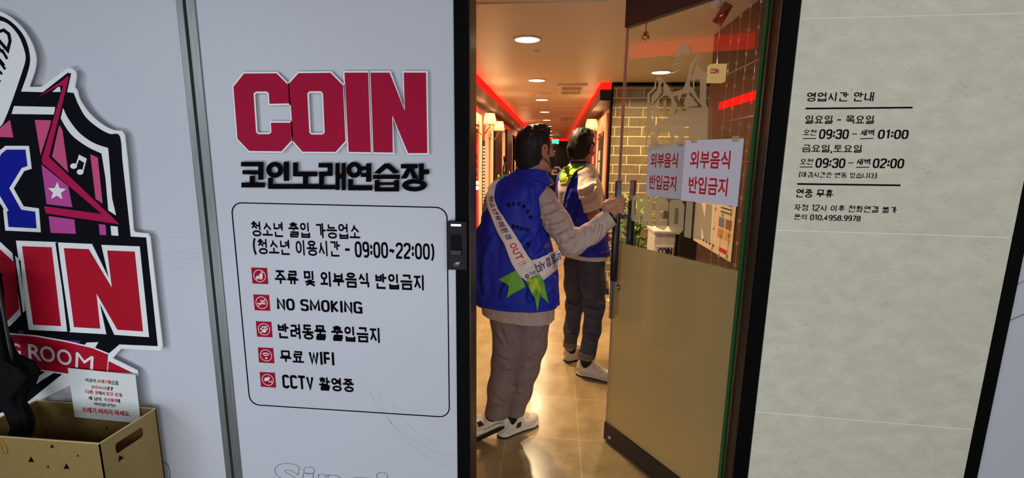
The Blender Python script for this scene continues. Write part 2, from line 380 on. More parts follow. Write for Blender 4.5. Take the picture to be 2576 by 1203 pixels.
CHO = 'ㄱㄲㄴㄷㄸㄹㅁㅂㅃㅅㅆㅇㅈㅉㅊㅋㅌㅍㅎ'; JUNG = 'ㅏㅐㅑㅒㅓㅔㅕㅖㅗㅘㅙㅚㅛㅜㅝㅞㅟㅠㅡㅢㅣ'; JONG = ' ㄱㄲㄳㄴㄵㄶㄷㄹㄺㄻㄼㄽㄾㄿㅀㅁㅂㅄㅅㅆㅇㅈㅊㅋㅌㅍㅎ'
LATIN = {'0': (0.5, [_rr(0, 0, 0.5, 1, 0.34)]), '1': (0.3, [[(0, 0.82), (0.22, 1), (0.22, 0)]]), '2': (0.5, [[(0, 0.78), (0, 0.9), (0.12, 1), (0.38, 1), (0.5, 0.9), (0.5, 0.62), (0, 0.12), (0, 0), (0.5, 0)]]),
         '3': (0.48, [[(0, 0.8), (0, 0.92), (0.1, 1), (0.38, 1), (0.48, 0.9), (0.48, 0.62), (0.38, 0.53), (0.16, 0.53)], [(0.38, 0.53), (0.48, 0.44), (0.48, 0.1), (0.38, 0), (0.1, 0), (0, 0.1), (0, 0.22)]]),
         '4': (0.52, [[(0.34, 0), (0.34, 1), (0, 0.26), (0.52, 0.26)]]), '5': (0.48, [[(0.46, 1), (0.03, 1), (0.02, 0.55), (0.36, 0.58), (0.48, 0.46), (0.48, 0.12), (0.36, 0), (0.1, 0), (0, 0.12)]]),
         '7': (0.46, [[(0, 1), (0.46, 1), (0.18, 0)]]), '8': (0.48, [_rr(0.02, 0.54, 0.46, 1, 0.4), _rr(0, 0, 0.48, 0.54, 0.4)]), '9': (0.48, [_rr(0, 0.42, 0.48, 1, 0.36), [(0.48, 0.7), (0.48, 0.14), (0.36, 0), (0.05, 0)]]),
         ':': (0.06, [[(0.03, 0.22), (0.03, 0.34)], [(0.03, 0.66), (0.03, 0.78)]]), '.': (0.06, [[(0.03, -0.05), (0.03, 0.07)]]), ',': (0.08, [[(0.06, 0.06), (0.02, -0.14)]]), '-': (0.3, [[(0, 0.46), (0.3, 0.46)]]),
         '~': (0.42, [[(0, 0.4), (0.08, 0.52), (0.2, 0.5), (0.3, 0.42), (0.4, 0.54)]]), '(': (0.16, [[(0.16, 1.08), (0.03, 0.8), (0.0, 0.46), (0.03, 0.14), (0.16, -0.14)]]), ')': (0.16, [[(0, 1.08), (0.13, 0.8), (0.16, 0.46), (0.13, 0.14), (0, -0.14)]]),
         'N': (0.52, [[(0, 0), (0, 1), (0.52, 0), (0.52, 1)]]), 'O': (0.54, [_rr(0, 0, 0.54, 1, 0.34)]), 'S': (0.5, [[(0.5, 0.84), (0.5, 0.92), (0.4, 1), (0.1, 1), (0, 0.9), (0, 0.64), (0.1, 0.54), (0.4, 0.5), (0.5, 0.4), (0.5, 0.1), (0.4, 0), (0.1, 0), (0, 0.1), (0, 0.18)]]),
         'M': (0.7, [[(0, 0), (0.02, 1), (0.35, 0.2), (0.68, 1), (0.7, 0)]]), 'K': (0.48, [[(0, 0), (0, 1)], [(0.46, 1), (0.06, 0.5), (0.48, 0)]]), 'I': (0.06, [[(0.03, 0), (0.03, 1)]]),
         'G': (0.54, [[(0.52, 0.8), (0.52, 0.9), (0.42, 1), (0.12, 1), (0, 0.9), (0, 0.1), (0.12, 0), (0.54, 0), (0.54, 0.46), (0.3, 0.46)]]), 'W': (0.74, [[(0, 1), (0.18, 0.02), (0.37, 0.86), (0.56, 0.02), (0.74, 1)]]),
         'F': (0.44, [[(0, 0), (0, 1), (0.44, 1)], [(0, 0.5), (0.38, 0.5)]]), 'C': (0.5, [[(0.5, 0.84), (0.5, 0.9), (0.38, 1), (0.12, 1), (0, 0.9), (0, 0.1), (0.12, 0), (0.38, 0), (0.5, 0.1), (0.5, 0.16)]]), 'T': (0.52, [[(0, 1), (0.52, 1)], [(0.26, 1), (0.26, 0)]]), 'V': (0.54, [[(0, 1), (0.27, 0), (0.54, 1)]])}
def _fit(sts, x0, y0, x1, y1): return [[(x0 + x * (x1 - x0), y0 + y * (y1 - y0)) for x, y in st] for st in sts]
def syllable(ch):
    k = ord(ch) - 0xAC00; c, v, t = CHO[k // 588], JUNG[k % 588 // 28], JONG[k % 28]; out = []
    if v in VV:
        out += _fit(CONS[c], 0.06, 0.56, 0.5, 0.97) if t != ' ' else _fit(CONS[c], 0.06, 0.14, 0.52, 0.92)
        out += _fit(VV[v], 0.6, 0.46 if t != ' ' else -0.02, 0.94, 1.0)
    elif v in HV:
        out += _fit(CONS[c], 0.16, 0.72, 0.78, 0.98) if t != ' ' else _fit(CONS[c], 0.14, 0.5, 0.8, 0.96)
        lo, hi = (0.47, 0.6) if t != ' ' else (0.06, 0.36)
        out += _fit(HV[v], 0.0, lo, 0.94, hi)
    else:
        h, w = MV[v]
        out += _fit(CONS[c], 0.06, 0.68, 0.5, 0.97) if t != ' ' else _fit(CONS[c], 0.06, 0.52, 0.52, 0.94)
        lo, hi = (0.42, 0.56) if t != ' ' else (0.12, 0.38)
        out += _fit(HV[h], 0.0, lo, 0.58, hi) + _fit(VV[w], 0.64, 0.38 if t != ' ' else -0.02, 0.96, 1.0)
    if t != ' ': out += _fit(CONS[t], 0.14, -0.02, 0.9, 0.31)
    return out
def thick(pts, w):
    """one pen stroke as a strip of quads with mitred corners"""
    closed = len(pts) > 3 and abs(pts[0][0] - pts[-1][0]) + abs(pts[0][1] - pts[-1][1]) < 1e-6
    P = [np.array(p, float) for p in (pts[:-1] if closed else pts)]; n = len(P); V = []; F = []
    for i, p in enumerate(P):
        d0 = p - P[i - 1] if (i or closed) else P[1] - p; d1 = P[(i + 1) % n] - p if (i < n - 1 or closed) else d0
        d0 = d0 / (np.linalg.norm(d0) + 1e-9); d1 = d1 / (np.linalg.norm(d1) + 1e-9)
        n0 = np.array([-d0[1], d0[0]]); b = n0 + np.array([-d1[1], d1[0]]); b /= np.linalg.norm(b) + 1e-9
        k = min(1 / max(b @ n0, 0.2), 1.9) * w / 2; e = np.zeros(2)
        if not closed and len(P) == 2: e = (-d0 if i == 0 else d0) * w * 0.42
        V += [p + b * k + e, p - b * k + e]
    for i in range(n if closed else n - 1):
        j = (i + 1) % n; F.append((2 * i, 2 * j, 2 * j + 1, 2 * i + 1))
    return V, F
def sign_geo(body, w):
    V = []; F = []; x = 0.0
    for ch in body:
        if ch == ' ': x += 0.42; continue
        if '가' <= ch <= '힣': sts, adv = syllable(ch), 1.04 + w
        else:
            wd, sts = LATIN[ch]; adv = wd + w * 1.3 + 0.10
        for st in sts:
            v, f = thick([(p[0] + x, p[1]) for p in st], w if '가' <= ch <= '힣' else w * 1.32); n = len(V); V += v; F += [tuple(i + n for i in reversed(q)) for q in f]
        x += adv
    v = np.array(V); return np.concatenate([v, np.zeros((len(v), 1))], 1), F
def poly_geo(loops, off=0.0):
    """filled outline with holes; off grows it"""
    cu = bpy.data.curves.new('tmp', 'CURVE'); cu.dimensions = '2D'; cu.fill_mode = 'BOTH'
    for k, lp in enumerate(loops):
        lp = np.array(lp, float)
        if off: lp = grow(lp, off if k == 0 else -off)
        sp = cu.splines.new('POLY'); sp.points.add(len(lp) - 1); sp.use_cyclic_u = True
        for i, p in enumerate(lp): sp.points[i].co = (p[0], p[1], 0, 1)
    v, f = curve_mesh(cu); return v, f
def grow(lp, d, limit=2.2):
    a = 0.5 * sum(lp[i][0] * lp[(i + 1) % len(lp)][1] - lp[(i + 1) % len(lp)][0] * lp[i][1] for i in range(len(lp)))
    sgn = 1 if a > 0 else -1; out = []
    n = len(lp)
    for i in range(n):
        e0 = lp[i] - lp[i - 1]; e1 = lp[(i + 1) % n] - lp[i]
        n0 = np.array([e0[1], -e0[0]]) / (np.linalg.norm(e0) + 1e-9) * sgn; n1 = np.array([e1[1], -e1[0]]) / (np.linalg.norm(e1) + 1e-9) * sgn
        b = n0 + n1; l = np.linalg.norm(b)
        if l < 1e-6: out.append(lp[i] + n0 * d); continue
        b /= l; k = min(1 / max(b @ n0, 1e-3), limit); out.append(lp[i] + b * d * k)
    return np.array(out)
def slab(plane, v, f, w0, w1):
    """flat 2D geometry -> thin solid on a plane between offsets w0 (back) and w1 (front)"""
    n = len(v); V = [plane.pt(p[0], p[1], w1) for p in v] + [plane.pt(p[0], p[1], w0) for p in v]
    F = [tuple(q) for q in f]; E = {}
    for q in f:
        for i in range(len(q)):
            e = (q[i], q[(i + 1) % len(q)])
            if (e[1], e[0]) in E: del E[(e[1], e[0])]
            else: E[e] = 1
    F += [(b, a, a + n, b + n) for a, b in E]
    F += [tuple(i + n for i in reversed(q)) for q in f]
    return V, F
def shape(name, plane, loops, material, parent=None, w0=0.0, w1=0.001, off=0.0, **kw):
    v, f = poly_geo(loops, off); V, F = slab(plane, v, f, w0, w1)
    return obj(name, V, F, material, parent, **kw)
def px_loops(plane, loops, cx=0, cy=0, sc=1.0):
    return [[plane.uv(cx + p[0] / sc, cy + p[1] / sc) for p in lp] for lp in loops]
def px_shape(name, plane, loops, material, parent=None, crop=(0, 0, 1), w0=0.0011, w1=0.0018, off=0.0, **kw):
    return shape(name, plane, px_loops(plane, loops, *crop), material, parent, w0, w1, off, **kw)
def text(name, plane, body, L, R, hpx, material, parent=None, bold=0.0, w0=0.0011, w1=0.0017, rot=0.0, shear=0.0, spacing=1.0, outline=0.0, sign=0.0, **kw):
    """writing whose left/right middles and height were read off the photo, laid level on the plane"""
    v, f = sign_geo(body, sign) if sign else text_geo(body, bold, shear, spacing, outline)
    a = plane.uv(*L); b = plane.uv(*R); cx, cy = (L[0] + R[0]) / 2, (L[1] + R[1]) / 2
    h = abs(plane.uv(cx, cy - hpx / 2)[1] - plane.uv(cx, cy + hpx / 2)[1])
    lo, hi = v.min(0), v.max(0); q = v.copy()
    w = b[0] - a[0]
    q[:, 0] = (v[:, 0] - lo[0]) / (hi[0] - lo[0]) * w - w / 2; q[:, 1] = (v[:, 1] - lo[1]) / (hi[1] - lo[1]) * h - h / 2
    c = math.cos(rot); s_ = math.sin(rot); mid = (a + b) / 2
    q2 = np.stack([q[:, 0] * c - q[:, 1] * s_ + mid[0], q[:, 0] * s_ + q[:, 1] * c + mid[1], v[:, 2]], 1)
    V, F = slab(plane, q2, f, w0, w1)
    return obj(name, V, F, material, parent, **kw)
def circle(cx, cy, r, n=28, ry=None):
    return [(cx + r * math.cos(2 * math.pi * i / n), cy + (ry or r) * math.sin(2 * math.pi * i / n)) for i in range(n)]
def rrect(x0, y0, x1, y1, r, n=8):
    P = []
    for cx, cy, a in ((x1 - r, y1 - r, 0), (x0 + r, y1 - r, 90), (x0 + r, y0 + r, 180), (x1 - r, y0 + r, 270)):
        P += [(cx + r * math.cos(math.radians(a + 90 * i / n)), cy + r * math.sin(math.radians(a + 90 * i / n))) for i in range(n + 1)]
    return P
def stroke(pts, w):
    """a 2D polyline fattened to an outline"""
    pts = [np.array(p, float) for p in pts]; Lf = []; Rt = []
    ws = w if hasattr(w, '__len__') else [w] * len(pts)
    for i, p in enumerate(pts):
        d0 = p - pts[i - 1] if i else pts[1] - p; d1 = pts[i + 1] - p if i < len(pts) - 1 else d0
        n0 = np.array([-d0[1], d0[0]]) / (np.linalg.norm(d0) + 1e-9); n1 = np.array([-d1[1], d1[0]]) / (np.linalg.norm(d1) + 1e-9)
        b = n0 + n1; b /= np.linalg.norm(b) + 1e-9; k = min(1 / max(b @ n0, 0.3), 2.5) * ws[i] / 2
        Lf.append(p + b * k); Rt.append(p - b * k)
    return Lf + Rt[::-1]
def rounded(P, spans, n=5):
    """runs of a polygon redrawn as smooth curves through their points"""
    out = []; i = 0; spans = dict(spans)
    while i < len(P):
        if i in spans:
            q = [np.array(p, float) for p in P[i:spans[i] + 1]]
            for k in range(len(q) - 1):
                a, b, c, d = q[max(k - 1, 0)], q[k], q[k + 1], q[min(k + 2, len(q) - 1)]
                for t in np.arange(n) / n: out.append(tuple(0.5 * (2 * b + (c - a) * t + (2 * a - 5 * b + 4 * c - d) * t * t + (3 * b - a - 3 * c + d) * t ** 3)))
            i = spans[i]
            if i in spans: continue
        out.append(tuple(P[i])); i += 1
    return out
def dup(o, parent=None):
    c = o.copy(); COL.objects.link(c)
    if parent is not None: c.parent = parent
    for ch in o.children: dup(ch, c)
    return c

class OffPlane(Plane):
    """a plane whose photo coordinates were read on a raised front face"""
    def __init__(s, base, off): Plane.__init__(s, base.p0 + base.n * off, base.u, base.n); s.off = off
    def pt(s, u, v, w=0.0): return s.p0 + s.u * u + s.v * v + s.n * (w - s.off)
FAC = Plane((0, 1.72, 0), (1, 0, 0), (0, -1, 0))
FLG = OffPlane(FAC, 0.0275); FCN = OffPlane(FAC, 0.0135)
PA = math.radians(2.6)
PIL = Plane((0.791, 1.72, 0), (math.cos(PA), -math.sin(PA), 0), (-math.sin(PA), -math.cos(PA), 0))
DU = np.array([0.561, -0.828, 0.0]); DU /= np.linalg.norm(DU)
DN = np.array([DU[1], -DU[0], 0.0])              # towards the street
DOOR = Plane((0.318, 2.394, 0), DU, DN)
#--SECTIONS--
# ================================================================== the setting
def sbox(name, lo, hi, material, parent=None, bev=0.0, **kw):
    return MB().box(lo, hi, bev).build(name, material, parent, **kw)
ST = dict(kind='structure')
XL, XR, ZC = -0.88, 0.60, 2.35          # corridor walls and ceiling
YB, YE = 5.25, 20.5                     # brick wall, far end
uL = FAC.uv(508, 600)[0]; uR = FAC.uv(551, 600)[0]
sbox('floor', (-1.3, 1.80, -0.1), (3.0, YE + 0.1, 0.0), M_FLOOR, **ST)
sbox('pavement', (-6, -5, -0.12), (6, 1.80, -0.02), M_PAVE, **ST)
sbox('ceiling', (-1.3, 1.86, ZC), (3.0, YE + 0.1, ZC + 0.1), M_CEIL, **ST)
sbox('wall_front', (-3.6, 1.72, -0.02), (uL, 1.85, 3.0), M_PANEL, **ST)
sbox('wall_front', (uR, 1.72, -0.02), (-0.373, 1.85, 3.0), M_PANEL, **ST)
sbox('wall_over_door', (-0.373, 1.735, 2.36), (0.791, 1.85, 3.0), M_FRAME, **ST)
# aluminium joint profile between the two sign panels
mb = MB(); um = uL + (uR - uL) * 0.44
mb.box((uL, 1.714, -0.02), (um - 0.006, 1.84, 3.0), 0.002); mb.box((um + 0.006, 1.714, -0.02), (uR, 1.84, 3.0), 0.002)
mb.build('trim_1', M_ALU, **ST)
sbox('groove', (um - 0.008, 1.728, -0.02), (um + 0.008, 1.845, 3.0), M_ALUDARK, bpy.data.objects['trim_1'])
# door frame: black faces towards the street, walnut reveals inside the opening
sbox('trim_2', (-0.373, 1.713, -0.02), (-0.3225, 1.852, 2.36), M_FRAME, **ST)
sbox('trim_3', (-0.3225, 1.722, 0.0), (-0.317, 1.856, 2.32), M_WOOD, **ST)
sbox('trim_4', (0.738, 1.7235, -0.02), (0.7905, 1.852, 2.36), M_FRAME, **ST)
sbox('trim_5', (0.7325, 1.732, 0.0), (0.738, 1.87, 2.32), M_WOOD, **ST)
sbox('trim_6', (-0.3225, 1.722, 2.32), (0.738, 1.856, 2.36), M_FRAME, **ST)
sbox('trim_7', (-0.317, 1.79, -0.05), (0.7325, 1.82, 0.004), M_ALUDARK, **ST)
# stone pillar of stacked slabs with open joints and pale grout
def on_plane_box(P, u0, u1, v0, v1, w0, w1, bev=0.0):
    Mx = Matrix(((P.u[0], P.n[0], 0, P.p0[0]), (P.u[1], P.n[1], 0, P.p0[1]), (0, 0, 1, 0), (0, 0, 0, 1)))
    return MB().box((u0, w0, v0), (u1, w1, v1), bev, Mx)
pil = MB(); zs = [-0.11, 0.597, 1.305, 2.014, 2.722, 3.2]
for a, b in zip(zs, zs[1:]):
    t = on_plane_box(PIL, 0.0, 0.745, a + 0.0022, b - 0.0022, -0.16, 0.0, 0.0012); pil.add(t.v, t.f)
po = pil.build('pillar', M_STONE, **ST)
for z in zs[1:-1]:
    t = on_plane_box(PIL, 0.001, 0.744, z - 0.0024, z + 0.0024, -0.05, -0.0012); t.build('grout_joint', M_GROUT, po)
t = on_plane_box(PIL, 0.746, 0.786, -0.02, 3.2, -0.16, 0.004, 0.002); t.build('trim_8', M_FRAME, **ST)
t = on_plane_box(PIL, 0.787, 2.6, -0.02, 3.2, -0.16, -0.012); wr = t.build('wall_street', M_PANEL, **ST)
M_GREYLINE = mat('grey_print', (150, 152, 162), 0.45)
for a, b, w in (((2536, 808), (2580, 789), 3.2), ((2545, 722), (2580, 706), 2.2)):
    px_shape('printed_line', Plane(PIL.pt(0, 0, -0.012), PIL.u, PIL.n), [stroke([a, b], w)], M_GREYLINE, wr)
# corridor shell
M_INWALL = mat('inner_wall_paint', (196, 178, 150), 0.6)
sbox('wall_left', (XL - 0.1, 4.2, 0), (XL, YE, ZC), M_REDWALL, **ST)
sbox('wall_left', (XL - 0.1, 1.852, 0), (XL, 4.2, ZC), M_PLANK, **ST)
sbox('wall_back', (-1.3, YE, 0), (3.0, YE + 0.1, ZC), M_DARK, **ST)
sbox('wall_right', (XR, YB + 0.12, 0), (XR + 0.1, 17.5, ZC), M_REDWALL, **ST)
sbox('wall_brick', (XR - 0.012, YB, 0), (2.9, YB + 0.12, ZC), M_BRICK, **ST)
sbox('wall_lobby', (1.0, 1.87, 0), (1.06, 3.3, ZC), M_PLANK, **ST)
sbox('wall_lobby', (2.8, 3.3, 0), (2.9, YB, ZC), M_PLANK, **ST)
sbox('wall_front_inside', (0.80, 1.86, 0), (2.9, 1.9, ZC), M_INWALL, **ST)
sbox('trim_9', (XR - 0.028, YB - 0.012, 0), (XR - 0.010, YB + 0.14, ZC), M_FRAME, **ST)
sbox('trim_10', (XR - 0.01, YB - 0.012, ZC - 0.035), (2.8, YB, ZC), M_FRAME, **ST)
sbox('baseboard_brick', (XR - 0.01, YB - 0.014, 0), (2.8, YB, 0.075), M_BLACKDOOR, **ST)
sbox('baseboard_left', (XL, 1.86, 0), (XL + 0.012, YE, 0.09), M_BLACKDOOR, **ST)
sbox('baseboard_right', (XR - 0.012, YB + 0.15, 0), (XR, YE, 0.09), M_BLACKDOOR, **ST)
# lowered soffits under the light coves
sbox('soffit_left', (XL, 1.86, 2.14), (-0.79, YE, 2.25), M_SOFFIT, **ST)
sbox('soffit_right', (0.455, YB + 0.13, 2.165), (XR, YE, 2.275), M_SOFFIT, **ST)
sbox('trim_11', (0.453, YB - 0.012, 2.163), (XR - 0.028, YB + 0.13, 2.277), M_BLACKDOOR, **ST)
sbox('trim_12', (XL, 1.86, 2.105), (XL + 0.02, YE, 2.14), M_BLACKDOOR, **ST)
sbox('trim_13', (XR - 0.02, YB + 0.15, 2.13), (XR, YE, 2.165), M_BLACKDOOR, **ST)
sbox('soffit_back', (-0.79, YE - 0.25, 2.14), (0.455, YE, 2.25), M_BLACKDOOR, **ST)

# ================================================================== corridor fittings
for nm, lo, hi, lab in (('led_strip', (XL + 0.005, 1.87, 2.255), (-0.796, YE - 0.26, 2.345), 'red LED strip glowing in the ceiling cove above the red booth doors and two lamps'),
                        ('led_strip', (0.458, YB, 2.28), (XR - 0.03, YE - 0.26, 2.345), 'red LED strip glowing in the cove beside the brick wall'),
                        ('led_strip', (-0.82, YE - 0.22, 2.255), (0.49, YE - 0.14, 2.345), 'short red LED strip at the far end above the dark exit wall')):
    o = MB().box(lo, hi).build(nm, M_COVE, label=lab, cat='light strip', group='red cove lights')

def lamp(name, loc, size, power, color):
    l = bpy.data.lights.new(name, 'AREA'); l.shape = 'DISK'; l.size = size; l.energy = power; l.color = color; l.spread = math.radians(150)
    o = bpy.data.objects.new(name, l); COL.objects.link(o); o.location = loc; return o
WARM = (1.0, 0.735, 0.44)
dls = [(-0.22, 3.36), (-0.225, 5.07), (-0.225, 6.74), (-0.225, 8.48), (-0.225, 10.3), (-0.22, 12.3), (-0.22, 14.6), (-0.21, 17.0), (-0.21, 19.2)]
words_ = ['nearest the door, largest in view', 'second from the door', 'third from the door, behind the round diffuser', 'fourth from the door, between two ceiling hatches', 'fifth from the door', 'sixth from the door, above the man in glasses', 'seventh from the door', 'eighth from the door, close to the exit lamp', 'last one before the dark end wall']
first = None
for i, (x, y) in enumerate(dls):
    if first is None:
        t = empty('downlight', (x, y, ZC)); first = t
        ring = [(0.083, 0.0), (0.098, 0.0), (0.098, -0.006), (0.086, -0.010), (0.083, -0.004)]
        MB().lathe(ring, (x, y, ZC), 32).build('trim_ring', M_WHITEPLAS, t, smooth=True)
        MB().lathe([(0.0001, -0.006), (0.084, -0.006), (0.084, -0.001)], (x, y, ZC), 32).build('diffuser', M_LAMP, t)
    else:
        t = dup(first); t.location = (x, y, ZC)
    tag(t, 'round warm ceiling downlight, ' + words_[i], 'downlight', 'ceiling downlights of the corridor')
    lamp('downlight_bulb', (x, y, ZC - 0.02), 0.16, 34 if i == 0 else 27 if i < 6 else 13, WARM)
for x, y, w in ((1.75, 4.2, 'over the plants by the brick wall'), (float(at_z(1663, 181, ZC)[0]), float(at_z(1663, 181, ZC)[1]), 'seen through the top of the glass door')):
    t = dup(first); t.location = (x, y, ZC); tag(t, 'round warm ceiling downlight ' + w, 'downlight', 'ceiling downlights of the corridor')
    lamp('downlight_bulb', (x, y, ZC - 0.02), 0.16, 20, WARM)

def grille(x0, x1, y0, y1, label, n):
    t = empty('air_vent', ((x0 + x1) / 2, (y0 + y1) / 2, ZC), label, 'vent', 'ceiling air vents')
    mb = MB(); z0, z1 = ZC - 0.022, ZC; f = (x1 - x0) * 0.16; g = (y1 - y0) * 0.12
    for lo, hi in (((x0, y0), (x1, y0 + g)), ((x0, y1 - g), (x1, y1)), ((x0, y0 + g), (x0 + f, y1 - g)), ((x1 - f, y0 + g), (x1, y1 - g)), ((x0 + f, (y0 + y1) / 2 - g * 0.35), (x1 - f, (y0 + y1) / 2 + g * 0.35))):
        mb.box((*lo, z0), (*hi, z1), 0.003)
    mb.build('frame', M_WHITEPLAS, t)
    MB().box((x0 + f, y0 + g, ZC - 0.004), (x1 - f, y1 - g, ZC - 0.001)).build('cavity', M_GLOSSBLK, t)
    sl = MB()
    for half in (0, 1):
        a = y0 + g if half == 0 else (y0 + y1) / 2 + g * 0.35; b = (y0 + y1) / 2 - g * 0.35 if half == 0 else y1 - g
        for k in range(n):
            xx = x0 + f + (x1 - x0 - 2 * f) * (k + 0.5) / n
            sl.box((xx - 0.004, a, ZC - 0.020), (xx + 0.004, b, ZC - 0.004))
    sl.build('slats', M_CREAM, t)
grille(-0.01, 0.32, 5.32, 6.15, 'larger slatted white air vent on the ceiling beside the second downlight', 12)
grille(0.02, 0.38, 9.35, 10.35, 'smaller slatted air vent farther along the ceiling', 9)
def hatch(x0, x1, y0, y1, label):
    t = empty('ceiling_hatch', ((x0 + x1) / 2, (y0 + y1) / 2, ZC), label, 'hatch', 'ceiling access hatches')
    mb = MB(); w = 0.03
    for lo, hi in (((x0, y0), (x1, y0 + w)), ((x0, y1 - w), (x1, y1)), ((x0, y0 + w), (x0 + w, y1 - w)), ((x1 - w, y0 + w), (x1, y1 - w))): mb.box((*lo, ZC - 0.012), (*hi, ZC), 0.002)
    mb.build('frame', M_CREAM, t)
    MB().box((x0 + w + 0.004, y0 + w + 0.004, ZC - 0.006), (x1 - w - 0.004, y1 - w - 0.004, ZC)).build('panel', M_CEIL, t)
hatch(-0.70, -0.31, 7.48, 8.15, 'ceiling access hatch next to the cove over the red doors')
hatch(-0.10, 0.41, 7.46, 8.15, 'ceiling access hatch between the two air vents')
hatch(-0.62, 0.27, 2.22, 2.61, 'wide ceiling hatch just inside the doorway')
def diffuser(x, y, r, label):
    t = empty('round_diffuser', (x, y, ZC), label, 'ceiling diffuser', 'round ceiling fittings')
    MB().lathe([(r, 0), (r, -0.008), (r * 0.86, -0.02), (r * 0.7, -0.012), (r * 0.68, 0)], (x, y, ZC), 36).build('ring', M_CREAM, t, smooth=True)
    MB().lathe([(r * 0.45, 0), (r * 0.45, -0.02), (r * 0.3, -0.032), (0.0001, -0.034)], (x, y, ZC), 28).build('hub', M_WHITEPLAS, t, smooth=True)
diffuser(-0.225, 6.12, 0.155, 'round white ceiling diffuser in front of the third downlight')
diffuser(-0.23, 9.5, 0.15, 'round white ceiling diffuser in front of the fifth downlight')
MB().lathe([(0.022, 0), (0.022, -0.006), (0.012, -0.016), (0.0001, -0.018)], (-0.17, 3.72, ZC), 20).build('smoke_detector', M_WHITEPLAS, smooth=True, label='tiny white sprinkler head behind the nearest downlight', cat='sprinkler')
# exit lamp hanging near the end
t = empty('exit_lamp', (-0.06, 17.6, 2.15), 'small glowing green exit lamp hanging from the corridor ceiling', 'exit lamp')
MB().box((-0.18, 17.58, 2.05), (0.08, 17.62, 2.22), 0.005).build('lamp_box', M_EXITG, t)
MB().tube([(-0.05, 17.6, 2.22), (-0.05, 17.6, ZC)], 0.008, 8).build('hanger', M_CHROME, t)

# wall sconces: plate, S-curved arm, pleated crystal shade
M_SHADE = bpy.data.materials.new('pleated_crystal'); M_SHADE.use_nodes = True
_nt = M_SHADE.node_tree; _nt.nodes.remove(_nt.nodes['Principled BSDF'])
_a = _nt.nodes.new('ShaderNodeBsdfTranslucent'); _a.inputs[0].default_value = (0.90, 0.80, 0.66, 1)
_t = _nt.nodes.new('ShaderNodeBsdfTransparent'); _t.inputs[0].default_value = (1.0, 0.93, 0.82, 1)
_g = _nt.nodes.new('ShaderNodeBsdfGlossy'); _g.inputs['Roughness'].default_value = 0.15
_m1 = _nt.nodes.new('ShaderNodeMixShader'); _m1.inputs[0].default_value = 0.38; _m2 = _nt.nodes.new('ShaderNodeMixShader'); _m2.inputs[0].default_value = 0.12
_nt.links.new(_a.outputs[0], _m1.inputs[1]); _nt.links.new(_t.outputs[0], _m1.inputs[2]); _nt.links.new(_m1.outputs[0], _m2.inputs[1]); _nt.links.new(_g.outputs[0], _m2.inputs[2])
_nt.links.new(_m2.outputs[0], _nt.nodes['Material Output'].inputs[0])
def sconce(y, side, z, arm, label, sc=1.0, light=2.6):
    x0 = XL if side > 0 else XR
    t = empty('wall_sconce', (x0, y, z), label, 'wall lamp', 'brass wall sconces with crystal shades')
    Mx = Matrix.Rotation(math.radians(90 * side), 3, 'Y')
    MB().lathe([(0.0001, 0.03), (0.02, 0.028), (0.035, 0.016), (0.05, 0.006), (0.052, 0.0)], (x0, y, z), 20, Mx).build('wall_plate', M_BRASS, t, smooth=True)
    P = []
    for k in range(15):
        a = k / 14
        P.append((x0 + side * (0.02 + (arm - 0.02) * a), y, z - 0.055 * math.sin(math.pi * min(a * 1.25, 1)) * (1 if a < 0.8 else 1) + (0.035 * max(0, a - 0.72) / 0.28)))
    P.append((x0 + side * arm, y, z + 0.05))
    MB().tube(P, 0.006 * sc, 10).build('arm', M_BRASS, t, smooth=True)
    c = (x0 + side * arm, y, z + 0.05)
    MB().lathe([(0.008, 0), (0.022, 0.004), (0.022, 0.010), (0.011, 0.016), (0.011, 0.04), (0.0001, 0.041)], c, 16).build('lamp_holder', M_BRASS, t, smooth=True)
    mb = MB(); n = 48; V = []; F = []
    for j, (r, zz) in enumerate(((0.066, 0.012), (0.063, 0.05), (0.056, 0.09), (0.047, 0.125), (0.044, 0.125), (0.053, 0.09), (0.060, 0.05), (0.063, 0.012))):
        for k in range(n):
            th = 2 * math.pi * k / n; rr = (r + (0.005 if k % 4 < 2 else -0.005)) * sc
            if j in (0, 7): dz = -0.008 * abs(math.sin(k * math.pi / 8)) * sc
            else: dz = 0
            V.append((c[0] + rr * math.cos(th), c[1] + rr * math.sin(th), c[2] + zz * sc + dz))
    for j in range(7):
        for k in range(n): F.append((j * n + k, j * n + (k + 1) % n, (j + 1) * n + (k + 1) % n, (j + 1) * n + k))
    mb.add(V, F).build('shade', M_SHADE, t)
    MB().ball((c[0], c[1], c[2] + 0.062 * sc), (0.017, 0.017, 0.026), 12, 8).build('bulb', M_BULB, t, smooth=True)
    if light:
        l = bpy.data.lights.new('sconce_light', 'POINT'); l.energy = light; l.color = (1.0, 0.62, 0.30); l.shadow_soft_size = 0.14
        o = bpy.data.objects.new('sconce_light', l); COL.objects.link(o); o.location = (c[0], c[1], c[2] + 0.12 * sc)
sconce(5.15, 1, 1.84, 0.15, 'brass wall sconce with pleated crystal shade on the red wall, closest to the doorway')
sconce(6.15, 1, 1.83, 0.13, 'brass wall sconce with crystal shade just beyond the first one on the red wall')
sconce(10.6, 1, 1.83, 0.13, 'small distant brass sconce beside the scribbled cream panel', 1.0, 3)
sconce(14.0, 1, 1.83, 0.13, 'tiny farthest brass sconce on the red wall', 1.0, 0)
sconce(6.3, -1, 1.85, 0.15, 'brass wall sconce with crystal shade behind the head of the man in jeans', 1.2)

